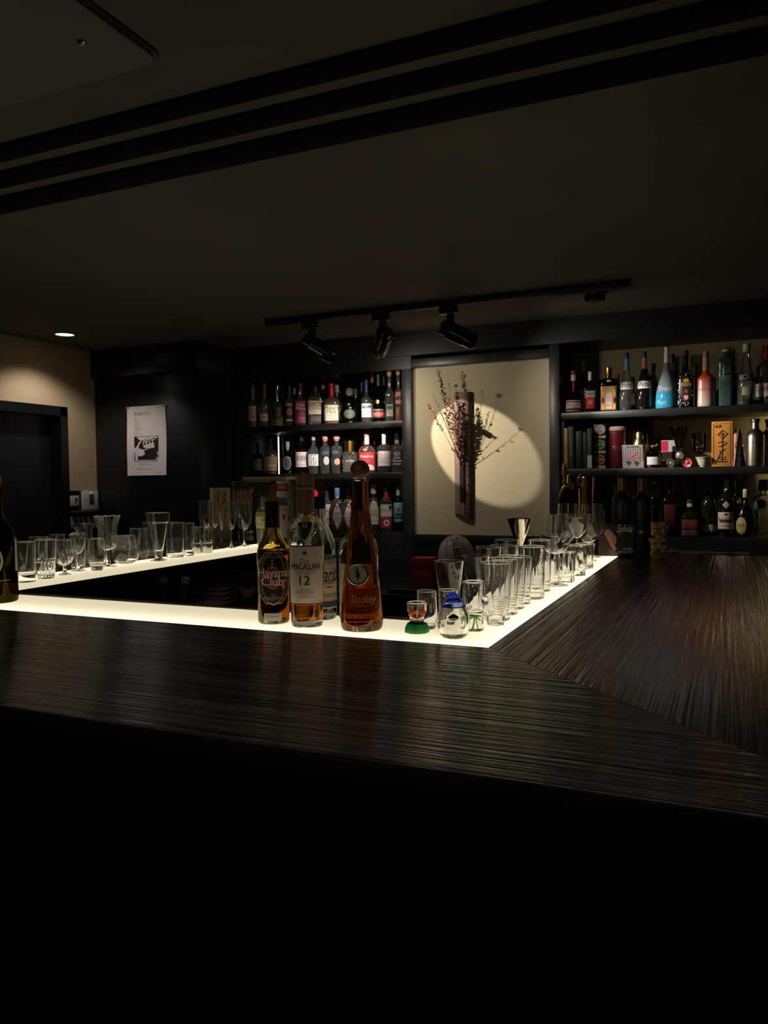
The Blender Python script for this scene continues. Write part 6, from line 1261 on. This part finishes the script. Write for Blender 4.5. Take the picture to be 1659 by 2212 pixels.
# small dark jars
for lb, x in (('small dark jar with a grey lid and faded label, nearest the end wine glass', 531), ('small jar with pale label and silver lid at the very end of the far panel', 541)):
    P = at_row(x, ZS, 3.36 if x == 531 else 3.345); h = tall(P, 1146); hw = 7.5*depth(P)/FPX; t = thing('spice_jar', lb, 'jar', P, face_cam(P), 'small dark jars')
    Geo().lathe([(hw*.95, 0), (hw, .002), (hw, h*.7), (hw*.8, h*.78)], 28).build('jar_body', D(40, 26, 20, .2), t)
    Geo().lathe([(hw*.9, h*.78), (hw*.92, h*.8), (hw*.92, h*.98), (0, h)], 28).build('lid', D(150, 144, 136, .3), t)
    Geo().lathe([(hw*1.01, h*.12), (hw*1.01, h*.5)], 28, cap0=False, cap1=False).build('band_label', D(170, 146, 110) if x == 541 else D(150, 80, 56), t)
# bottles at the end of the far panel
bottle(wh, 'pale clear bottle with a cream label, half hidden behind the rum bottle', 569, 1062, 33, P=prof(.50, .72, .30, 'dome', bot=.8), row=3, zsurf=ZS+.0006, Y=3.20, liq=('clear', .4), lab=[[('P', .32, .62, .95, D(206, 198, 140)), ('T', 'ORCHARD', .56, .06, D(70, 60, 30), .86), ('T', '46', .47, .06, D(90, 80, 50), .4), ('P', .40, .41, .7, GREY_INK), ('P', .37, .38, .7, GREY_INK)]], cap=(D(40, 38, 34), .90, 1.2), mat=thin_glass((214, 214, 206), .25, (200, 196, 180)))
bottle(gi, 'clear gin bottle with red and white neck strip and a red-lettered label', 614, 1039, 33, P=prof(.60, .72, .92, 'cone', lip=False), row=3, zsurf=ZS+.0006, Y=3.21, liq=('clear', .5), p=3, lab=[[('P', .86, .95, .95, D(170, 40, 44)), ('T', 'GIN', .905, .05, WH, .6), ('P', .76, .84, .95, D(196, 190, 186)), ('P', .80, .805, .9, GREY_INK), ('P', .78, .785, .9, GREY_INK)], [('P', .12, .62, .93, D(190, 176, 168)), ('T', 'Dry', .55, .06, D(120, 60, 60), .5), ('T', '★ ♥ ★', .43, .08, RED, .8), ('P', .36, .365, .8, GREY_INK), ('P', .30, .305, .8, GREY_INK), ('P', .24, .245, .8, GREY_INK)]], cap=(D(190, 184, 176), .96, 1.02))
t, hw, h = tube_box('gift_tube', 'gold-edged dark tube between the cream-label bottle and the gin bottle', 593, 3.36, 1038, 14, ZS, paint((150, 96, 50), .35, .6), D(60, 40, 26))
t, hw, h = tube_box('gift_tube', 'grey carton tube right behind the gin bottle with the red strip', 634, 3.40, 1036, 18, ZS, D(96, 92, 82), D(70, 66, 60))
# coffee grinder / dispenser with pale panel
P = at_row(572, ZS, 3.60); h = tall(P, 1030); t = thing('appliance', 'beige and grey kitchen appliance with a pale top ledge behind the bottles', 'appliance', (P.x, P.y, ZS), .1)
Geo().rbox((-.10, 0, 0), (.14, .10, h*.90), .006).build('housing', D(110, 98, 80), t)
Geo().rbox((-.12, -.02, h*.90), (.14, .11, h), .005).build('top_ledge', D(150, 130, 98), t)
Geo().rbox((-.085, -.012, 0), (-.055, -.001, h*.895), .003).build('front_post', D(130, 114, 88), t)
P = at_row(554, ZS, 3.45); h = tall(P, 1068); t = thing('pepper_mill', 'black round-topped mill with a shiny highlight, before the beige appliance', 'mill', P)
r_ = 8.5*depth(P)/FPX; g = Geo(); g.ball((0, 0, h), r_, 0, 14); g.build('knob', paint((20, 20, 20), .12, 0, .5), t)
Geo().lathe([(r_*1.3, 0), (r_*1.2, h*.3), (r_*.8, h*.6), (r_*.7, h-r_*.8)], 28).build('mill_body', D(40, 34, 30, .3), t)
bottle('spirit_bottle', 'small dark bottle with paper-wrapped neck beside the round-topped mill', 570, 1060, 16, P=prof(.6, .75, .7), row=3, zsurf=ZS+.0006, Y=3.40, glass_c='brown', lab=[[('P', .5, .88, .9, D(150, 140, 118)), ('P', .62, .64, .8, GREY_INK), ('P', .72, .74, .8, GREY_INK)]], cap=(D(30, 28, 26), .9, 1.05))

# ---------------------------------------------------------------- plates and forks inside the bar
for k in range(4):
    tag_ = ('square white plate, topmost of its stack below the far light panel', 'square white plate under the topmost of the stack below the far panel', 'square white plate, third down in the stack below the far panel', 'lowest square white plate of the stack below the far panel')[3-k]
    z = .8705+.046+.022*k
    P = on_z(462, 1262+6.2*(3-k), z); g = Geo()
    if k == 0: P0 = on_z(466, 1276, .93)
    g.loft([(0, .055, .055, 5), (.004, .06, .06, 5), (.016, .088, .088, 5), (.0185, .089, .089, 5), (.0185, .085, .085, 5), (.007, .058, .058, 5)], 48)
    tag(g.build('square_plate', D(214, 208, 198, .25), loc=(P0.x, P0.y, .8705+.022*k+.002*(k > 9)), rz=.35), tag_, 'plate', 'square plates stacked inside the bar')
for k in range(3):
    lb = ('round saucer at the bottom of the small stack before the square plates', 'round saucer in the middle of the small stack before the square plates', 'round saucer on top of the small stack before the square plates')[k]
    P1 = P0+Vector((.075, -.155, 0)); g = Geo(); g.lathe([(.035, 0), (.04, .001), (.062, .009), (.072, .013), (.072, .015), (.06, .011), (.038, .003), (0, .003)], 40)
    tag(g.build('saucer', D(206, 196, 182, .25), loc=(P1.x, P1.y, .8705+.0075*k)), lb, 'saucer', 'round saucers stacked inside the bar')
P2 = on_z(531, 1287, .88); g = shell([(.026, 0), (.028, .004), (.045, .02), (.06, .045)], .003, .006, 36); tag(g.build('bowl', D(200, 190, 176, .3), loc=(P2.x, P2.y, .8705)), 'small grey bowl beside the stack of square plates', 'bowl')
def fork(label, x, yt, Y, lean, bright):
    zt = on_y(x, yt, Y).z; P = at_row(x, zt, Y); L_ = zt-.871; t = thing('fork', label, 'fork', (P.x-math.sin(lean)*L_, Y, .871), .35, 'forks standing inside the bar')
    M = Matrix.Rotation(lean, 4, 'Y'); L_ = L_/math.cos(lean); mt = paint((170, 160, 140) if bright else (110, 104, 94), .3, 1.0)
    g = Geo(); g.prism([(-.0035, 0), (.0035, 0), (.003, L_*.70), (.0025, L_*.745), (-.0025, L_*.745), (-.003, L_*.70)], -.001, .001, 0, M); g.build('handle', mt, t)
    g = Geo(); z0 = L_*.74; hl = L_-z0
    g.prism([(-.0025, z0), (.0025, z0), (.010, z0+hl*.30), (.011, z0+hl*.42), (-.011, z0+hl*.42), (-.010, z0+hl*.30)], -.001, .001, 0, M)
    for k in range(4): g.prism([(-.011+.0062*k, z0+hl*.41), (-.011+.0062*k+.0036, z0+hl*.41), (-.0098+.0058*k+.0024, L_), (-.0098+.0058*k, L_)], -.001, .001, 0, M)
    g.build('tines', mt, t)
fork('dull upright fork standing inside the bar, nearer the wine bottle', 353, 1247, 1.80, .0, False)
fork('bright leaning fork standing inside the bar, beside the dull upright one', 396, 1247, 1.80, .16, True)
# crimson box, black case and rugby ball on the back worktop
P = at_row(911, .8705, 3.70); h = tall(P, 1206); w_ = 47*depth(P)/FPX; t = thing('gift_box', 'small crimson lidded box on the low back worktop, below the plaster panel', 'box', P, .10)
cr = D(160, 30, 58, .6)
Geo().rbox((-w_*.47, 0, 0), (w_*.47, w_*.94, h*.76), .002).build('box_body', cr, t)
Geo().rbox((-w_*.5, -w_*.03, h*.74), (w_*.5, w_*.97, h), .002).build('lid', cr, t)
P = at_row(893, .8705, 3.50); t = tag(Geo().rbox((-.14, 0, 0), (.06, .12, .022), .004).build("black_case", D(14, 14, 15, .3), loc=P), 'low black case in front of the crimson box', 'case')
P = at_row(988, .8705, 3.78); zt = tall(P, 1168); rb = .095; ln = .128
t = thing('rugby_ball', 'white rugby ball with dark lettering and blue flashes, propped by the tumblers', 'ball', P, face_cam(P))
M = Matrix.Translation((0, 0, ln*1.0+.016)) @ Matrix.Rotation(-.16, 4, 'Y')
def ballp(a, s, e=0):   # a around, s along -1..1
    r = (rb+e)*math.cos(s*PI/2)**.85; return M @ Vector((r*math.sin(a), -r*math.cos(a), (ln+e)*math.sin(s*PI/2)))
k_ = zt/(2*ln)
g = Geo(); n = 26
vs = [ballp(2*PI*i/40, -1+2*j/n) for j in range(n+1) for i in range(40)]
g.add(vs, [(j*40+i, j*40+(i+1) % 40, (j+1)*40+(i+1) % 40, (j+1)*40+i) for j in range(n) for i in range(40)]); bs_ = g.build('ball_skin', D(176, 166, 158, .6), t)
g = Geo()
for a0 in (-.55, .55, 1.65): g.add([ballp(a0+q, -.95+1.9*j/20, .0008) for j in range(21) for q in (-.02, .02)], [(2*j, 2*j+1, 2*j+3, 2*j+2) for j in range(20)])
g.build('seam', D(120, 110, 104), bs_, sharp=None)
g = Geo(); g.text('GILBERT', .034, lambda u, v: ballp(.0+v/rb-.1, .42-u/ln*.62-.15, .0012), 0); g.build('lettering', D(24, 30, 50), bs_, sharp=None)
g = Geo()
for a0 in (-.4, .55, 1.5, -1.4):
    g.poly([ballp(a0+da, s, .001) for da, s in ((-.4, .62), (-.1, .66), (.1, .78), (.0, .92), (-.35, .86), (-.2, .74))]); g.poly([ballp(a0+da, s, .001) for da, s in ((.1, .64), (.42, .60), (.30, .74), (.45, .84), (.16, .80))])
g.build('blue_flash', D(50, 64, 84), bs_, sharp=None)
ring = thing('ball_stand', 'small dark ring stand under the rugby ball', 'stand', P); Geo().lathe([(.055, 0), (.06, .003), (.055, .02), (.045, .02), (.05, .003)], 32, cap0=False, cap1=False).build('ring', dark_m, ring)

# ---------------------------------------------------------------- flyer and switches
P = on_y(317, 952, 3.754); A_ = on_y(274, 881, 3.754); B_ = on_y(357, 1025, 3.754); W_ = .297; H_ = .42
t = thing('flyer', 'white printed sheet with a black and white bar drawing, taped to the black pillar', 'poster', (P.x, 3.7535, P.z-.21))
def fl(u, v, e=.0):    # u 0..1, v 0..1, gentle curl
    return ((u-.5)*W_, -.003-e-.004*math.sin(v*5+u*2)-.006*max(0, .12-v)*8*(1-u), v*H_)
g = Geo(); n = 16; g.add([fl(i/n, j/n) for j in range(n+1) for i in range(n+1)], [(j*(n+1)+i, j*(n+1)+i+1, (j+1)*(n+1)+i+1, (j+1)*(n+1)+i) for j in range(n) for i in range(n)])
g.add([Vector(fl(i/n, j/n))+Vector((0, .0006, 0)) for j in range(n+1) for i in range(n+1)], [tuple(reversed((j*(n+1)+i, j*(n+1)+i+1, (j+1)*(n+1)+i+1, (j+1)*(n+1)+i))) for j in range(n) for i in range(n)])
ps_ = g.build('paper_sheet', D(232, 222, 220, .7), t)
g = Geo(); e_ = .0007
def fq(u0, v0, u1, v1, mi=0, e=e_): g.add([fl(u0, v0, e), fl(u1, v0, e), fl(u1, v1, e), fl(u0, v1, e)], [(0, 1, 2, 3)], mi)
def fp(pts, mi=0, e=e_): g.poly([fl(u, v, e) for u, v in pts], mi)
tx = lambda s, sz, u0, v0, mi=0: g.text(s, sz, lambda a, b: fl(u0+a/W_, v0+b/H_, e_), mi, align='L')
tx('夜の話により。', .0145, .19, .875, 1)
for v, l, u in ((.835, .05, .19), (.815, .10, .19), (.80, .08, .19), (.785, .17, .19), (.755, .14, .19), (.74, .18, .19), (.72, .14, .19), (.70, .11, .19), (.68, .16, .19), (.665, .21, .19), (.63, .13, .19), (.61, .09, .19), (.595, .20, .19), (.17, .22, .30), (.155, .36, .30), (.10, .24, .22), (.085, .42, .22), (.03, .80, .1), (.965, .20, .76)):
    fq(u, v, u+l, v+.004, 2)
tx('In the BAR is GOOD NIGHT', .0105, .19, .196, 0)
# drawing of a bar: dark room, counter, shelves, pale figure
X0, Y0, X1, Y1 = .19, .225, .80, .565
g.build('printed_text', [D(24, 22, 24), D(90, 80, 78), D(150, 138, 134)], ps_, sharp=None); g = Geo()
q = lambda u, v: (X0+u*(X1-X0), Y0+v*(Y1-Y0))
def dp_(pts, mi, e): fp([q(*p_) for p_ in pts], mi, e)
dp_([(0, 0), (1, 0), (1, 1), (0, 1)], 0, .0009)
dp_([(.10, .98), (.95, .985), (.98, .82), (.82, .90), (.70, .86), (.42, .80), (.30, .80), (.20, .86)], 3, .0012)
dp_([(.36, .78), (.62, .80), (.86, .90), (.90, .62), (.82, .50), (.58, .46), (.40, .52), (.36, .66)], 3, .0012)
for a in ((.40, .62, .48, .74), (.54, .66, .62, .78), (.66, .70, .74, .82), (.78, .72, .86, .84)): dp_([(a[0], a[1]), (a[2], a[1]+.02), (a[2], a[3]), (a[0], a[3]-.02)], 0, .0015)
dp_([(.30, .80), (.66, .98), (.69, .98), (.33, .795)], 0, .0016)
dp_([(.20, .78), (.30, .80), (.27, .70), (.22, .66), (.20, .56), (.15, .48), (.17, .40), (.13, .28), (.16, .12), (.15, .0), (.05, .0), (.03, .22), (.04, .42), (.08, .56), (.15, .64)], 3, .0012)
dp_([(.60, .66), (.70, .64), (.72, .50), (.58, .46), (.55, .54)], 3, .0018); dp_([(.40, .44), (.55, .48), (.52, .42), (.42, .41)], 3, .0012)
dp_([(.94, .40), (1, .40), (1, .2), (.95, .22)], 3, .0012); dp_([(.90, .02), (.95, .12), (1, .06), (1, .0)], 3, .0012)
g.build('bar_drawing', [D(24, 22, 24), D(90, 80, 78), D(150, 138, 134), D(228, 218, 215)], ps_, sharp=None)
g = Geo()
for u, v in ((.02, .985), (.98, .985)): fq(u-.05, v-.012, u+.05, v+.012, 0, .0012)
g.build('tape', thin_glass((230, 225, 210), .2), t, sharp=None)
# wall controls on the beige wall
def on_wall(name, label, cat, x, y, w, hgt_, group=None):
    P = on_x(x, y, -3.644); return thing(name, label, cat, P, PI/2, group), w, hgt_
t, a, b = on_wall('key_switch', 'small white wall plate with a keyed switch beside the thermostat', 'switch', 158.5, 1082, .10, .10)
ws = D(190, 176, 160, .45)
def wall_dims(x0, y0, x1, y1):
    A = on_x(x0, y0, -3.644); B = on_x(x1, y1, -3.644); return abs(B.y-A.y), abs(A.z-B.z)
a, b = wall_dims(149, 1071, 169, 1093); Geo().rbox((-a/2, -.010, -b/2), (a/2, 0, b/2), .003).build('plate', ws, t); pl_ = t.children[0] if t.children else t
g = Geo(); g.lathe([(.009, 0), (.009, .006), (0, .007)], 16, M=Matrix.Translation((a*.12, -.010, b*.12)) @ Matrix.Rotation(PI/2, 4, 'X')); g.build('lock', STEEL, t)
g = Geo(); g.tube([(a*.12, -.016, b*.08), (a*.08, -.02, -b*.3)], .0022, 6); g.build('key', STEEL, t)
P = on_x(191, 1081, -3.644); a, b = wall_dims(174, 1061, 208, 1101)
t = thing('thermostat', 'white wall thermostat with dark display and a green light at its top', 'thermostat', P, PI/2)
Geo().rbox((-a/2, -.022, -b/2), (a/2, 0, b/2), .005).build('casing', D(206, 196, 186, .4), t)
Geo().rbox((-a*.12, -.0232, -b*.22), (a*.20, -.021, b*.32), .001).build('display', D(66, 70, 68, .2), t)
Geo().box((-.004, -.0235, b*.40), (.004, -.021, b*.43)).build('pilot_light', glow((110, 255, 170), 1.2), t)
g = Geo(); g.text('RUN', .008, lambda u, v: (-a*.36+u, -.0226, v), 0); g.text('SET', .008, lambda u, v: (a*.36+u, -.0226, v), 0); g.build('lettering', GREY_INK, t, sharp=None)
led = struct(Geo().rbox((-3.645, 3.53, on_x(180, 1105, -3.6).z-.008), (-3.615, 3.753, on_x(180, 1105, -3.6).z+.004), .002).build('trim_12', D(70, 60, 50, .4)))
for k, (x0, x1) in enumerate(((150, 160), (163, 170), (174, 181), (186, 194), (198, 206))):
    xm = (x0+x1)/2; P = on_x(xm, 1129, -3.644); a, b = wall_dims(x0, 1116, x1, 1141)
    lb = ('first', 'second', 'third', 'fourth', 'fifth')[k]+' light switch counted from the doorway, in the row under the ledge'
    t = thing('light_switch', lb, 'switch', P, PI/2, 'row of light switches by the doorway')
    pl_ = Geo().rbox((-a/2, -.008, -b/2), (a/2, 0, b/2), .002).build('plate', D(150, 138, 124, .45), t)
    M = Matrix.Rotation((.12 if k % 2 else -.12), 4, 'X'); Geo().rbox((-a*.34, -.014, -b*.36), (a*.34, -.006, b*.36), .002, 0, M).build('rocker', D(120, 110, 100, .4), pl_)

# ---------------------------------------------------------------- bamboo vase and dried flowers on the plaster panel
def pan(x, y, out=0.0): return on_y(x, y, 4.135-out)
Vt, Vb = pan(1003, 848), pan(1000, 1119)
L_ = Vt.z-Vb.z; hwv = abs(pan(1021, 980).x-pan(983, 980).x)/2; vx = (Vt.x+Vb.x)/2
t = thing('bamboo_vase', 'long weathered split-bamboo wall vase with a dark slot, hung on the panel', 'vase', (vx, 4.1345, Vb.z))
bam = mottled('weathered_bamboo', (120, 92, 86), (168, 134, 126), (26, 26, 5), .7, .0012)
g = Geo(); n = 18; rows = 24; vs = []; dpt = .042
for side in (0, 1):
    for j in range(rows+1):
        v = j/rows; z = L_*v
        for i in range(n+1):
            a = PI*i/n; r_ = (hwv-(.006 if side else 0))*(1-.02*math.sin(v*9))
            zz = z+(.016*math.cos(a) if j in (0,) else 0)-(.02*math.sin(a) if j == 0 else 0)*-1
            if j == rows: zz += .008*noise.noise((a*5, 3, 1))
            vs.append((-r_*math.cos(a), -dpt*math.sin(a)*(1-.12*side) - .0, zz))
N_ = (rows+1)*(n+1)
fs = [(j*(n+1)+i, j*(n+1)+i+1, (j+1)*(n+1)+i+1, (j+1)*(n+1)+i) for j in range(rows) for i in range(n)]
slot = {(j, i) for j in range(3, 11) for i in range(8, 12)}
fs = [f_ for k_, f_ in enumerate(fs) if (k_//n, k_ % n) not in slot]
g.add(vs, fs+[tuple(q_+N_ for q_ in reversed(f_)) for f_ in fs]+[(rows*(n+1)+i, rows*(n+1)+i+1, N_+rows*(n+1)+i+1, N_+rows*(n+1)+i) for i in range(n)]+[(i+1, i, N_+i, N_+i+1) for i in range(n)])
g.build('bamboo_half', bam, t)
g = Geo(); g.rbox((hwv*.88, -.014, -.005), (hwv*1.02, 0, L_), .002); g.build('dark_edge', D(50, 38, 30), t)
g = Geo(); g.lathe([(.018, L_*.10), (.018, L_*.42), (0, L_*.42)], 20, M=Matrix.Translation((0, -.020, 0))); g.build('water_tube', D(34, 26, 22), t)
g = Geo()
net = lambda a, v: (-(hwv+.002)*math.cos(a), -(dpt+.002)*math.sin(a), L_*v)
for k in range(7): g.tube([net(PI*.56+PI*.40*q_/6, .05+.075*k-.02*q_/6) for q_ in range(7)], .0011, 5)
for a in (.60, .74, .86): g.tube([net(PI*a, .03+.49*q_/8) for q_ in range(9)], .0011, 5)
g.tube([net(PI*.62, .46), net(PI*.5, .52), net(PI*.35, .60)], .0011, 5); g.build('cord_net', D(34, 22, 20), t)
Pg = pan(1006, 914); t2_ = tag(Geo().lathe([(.012, 0), (.0125, .09), (.0135, .10), (.0135, .118), (.010, .122), (0, .122)], 20, M=Matrix.Rotation(PI/2, 4, 'X') @ Matrix.Rotation(.05, 4, 'Y')).build('wooden_peg', D(52, 38, 28), loc=(Pg.x+.01, 4.134, Pg.z)), 'round dark wooden peg sticking out of the panel through the bamboo vase', 'peg')
random.seed(21)
base = Vector((vx, 4.1345-.030, Vb.z+L_*.42))
GD = 'dried flower stems in the bamboo vase'
def sprig(label, x, y, out, leafy, col, head=None, bend=.05, leaf=.014, start=.3):
    tip = pan(x, y, out); b0 = base+Vector((random.uniform(-.008, .008), random.uniform(-.004, .004), .002+random.uniform(0, .01)))
    mid = b0.lerp(tip, .5)+Vector((random.uniform(-bend, bend)*.4, -.02, .02)); pts = []
    for k in range(15):
        u = k/14; pts.append(b0*(1-u)**2+mid*2*u*(1-u)+tip*u*u)
    t = thing('dried_flower', label, 'flower', b0, 0, GD); pts = [p_-b0 for p_ in pts]
    g = Geo(); g.tube(pts, [.0016-.0010*k/14 for k in range(15)], 6); g.build('stalk', D(84, 60, 48), t)
    if leafy:
        g = Geo()
        for k in range(leafy):
            u = start+(1-start)*k/leafy+random.uniform(-.01, .01); i = min(13, int(u*14)); p_ = pts[i].lerp(pts[i+1], u*14-i); d = (pts[i+1]-pts[i]).normalized()
            a = random.uniform(0, 2*PI); s_ = d.cross(Vector((math.cos(a), math.sin(a), .1))).normalized(); ax = (d*.8+s_).normalized(); sd = ax.cross(d).normalized()
            l_ = leaf*random.uniform(.95, 1.8)*(1.1-.5*u); wd = l_*.26; up_ = ax.cross(sd)*l_*.08
            g.add([p_, p_+ax*l_*.4+sd*wd+up_, p_+ax*l_, p_+ax*l_*.4-sd*wd+up_, p_+ax*l_*.5-up_], [(0, 1, 4), (1, 2, 4), (2, 3, 4), (3, 0, 4)])
        g.build('leaves', D(*col, .7), t, sharp=None)
    if head:
        g = Geo(); c = pts[-1]; r_ = head
        for k in range(9):
            a = 2*PI*k/9; ax = Vector((math.cos(a), math.sin(a)*.8-.3, .5)).normalized(); sd = ax.cross(Vector((0, 0, 1))).normalized()
            g.add([c, c+ax*r_*.6+sd*r_*.35, c+ax*r_*1.1+Vector((0, 0, -.1*r_)), c+ax*r_*.6-sd*r_*.35], [(0, 1, 2, 3)])
        g.ball(tuple(c), r_*.45, 0, 8); g.build('flower_head', D(*col, .7), t)
PK, DK, MV = (186, 118, 116), (60, 40, 36), (122, 82, 90)
sprig('feathery dark sprig, tallest of the dried stems', 946, 797, .13, 60, DK, leaf=.020, start=.45)
sprig('stem topped by a brown ragged flower head beside the bamboo rim', 985, 834, .17, 8, DK, head=.014)
sprig('stem with one narrow bud just below the tallest sprig', 969, 829, .15, 14, DK, head=.007)
sprig('feathery pink sprig reaching furthest toward the whisky shelves', 924, 872, .10, 46, (176, 110, 104), leaf=.016, start=.5)
sprig('stem with two small whitish blossoms low on the outer side', 949, 883, .15, 4, (190, 176, 160), head=.008)
sprig('thin stem with small dark leaves over the pink sprig', 937, 853, .12, 22, DK, leaf=.012, start=.6)
sprig('dense rosy-leaved stem, middle of the bunch', 968, 858, .11, 100, PK, leaf=.017, start=.25)
sprig('dense mauve-leaved stem leaning over the bamboo', 992, 868, .09, 96, MV, leaf=.018, start=.2)
sprig('leafy stem rising beside the peg, red-brown', 980, 876, .12, 96, (146, 84, 80), leaf=.018, start=.2)
sprig('short stem with dark curling leaves near the bamboo mouth', 1000, 892, .08, 40, DK, leaf=.020, start=.3)
sprig('short side twig with tiny leaves past the bamboo edge', 1032, 879, .05, 16, DK, leaf=.012, start=.7)
sprig('low side twig spreading toward the whisky shelves', 975, 968, .10, 16, DK, leaf=.014, start=.5)
sprig('stem ending in a small round seed head, furthest out from the panel', 962, 893, .20, 3, DK, head=.010)
sprig('stem ending in a second round seed head above the peg', 1000, 880, .20, 6, DK, head=.011)
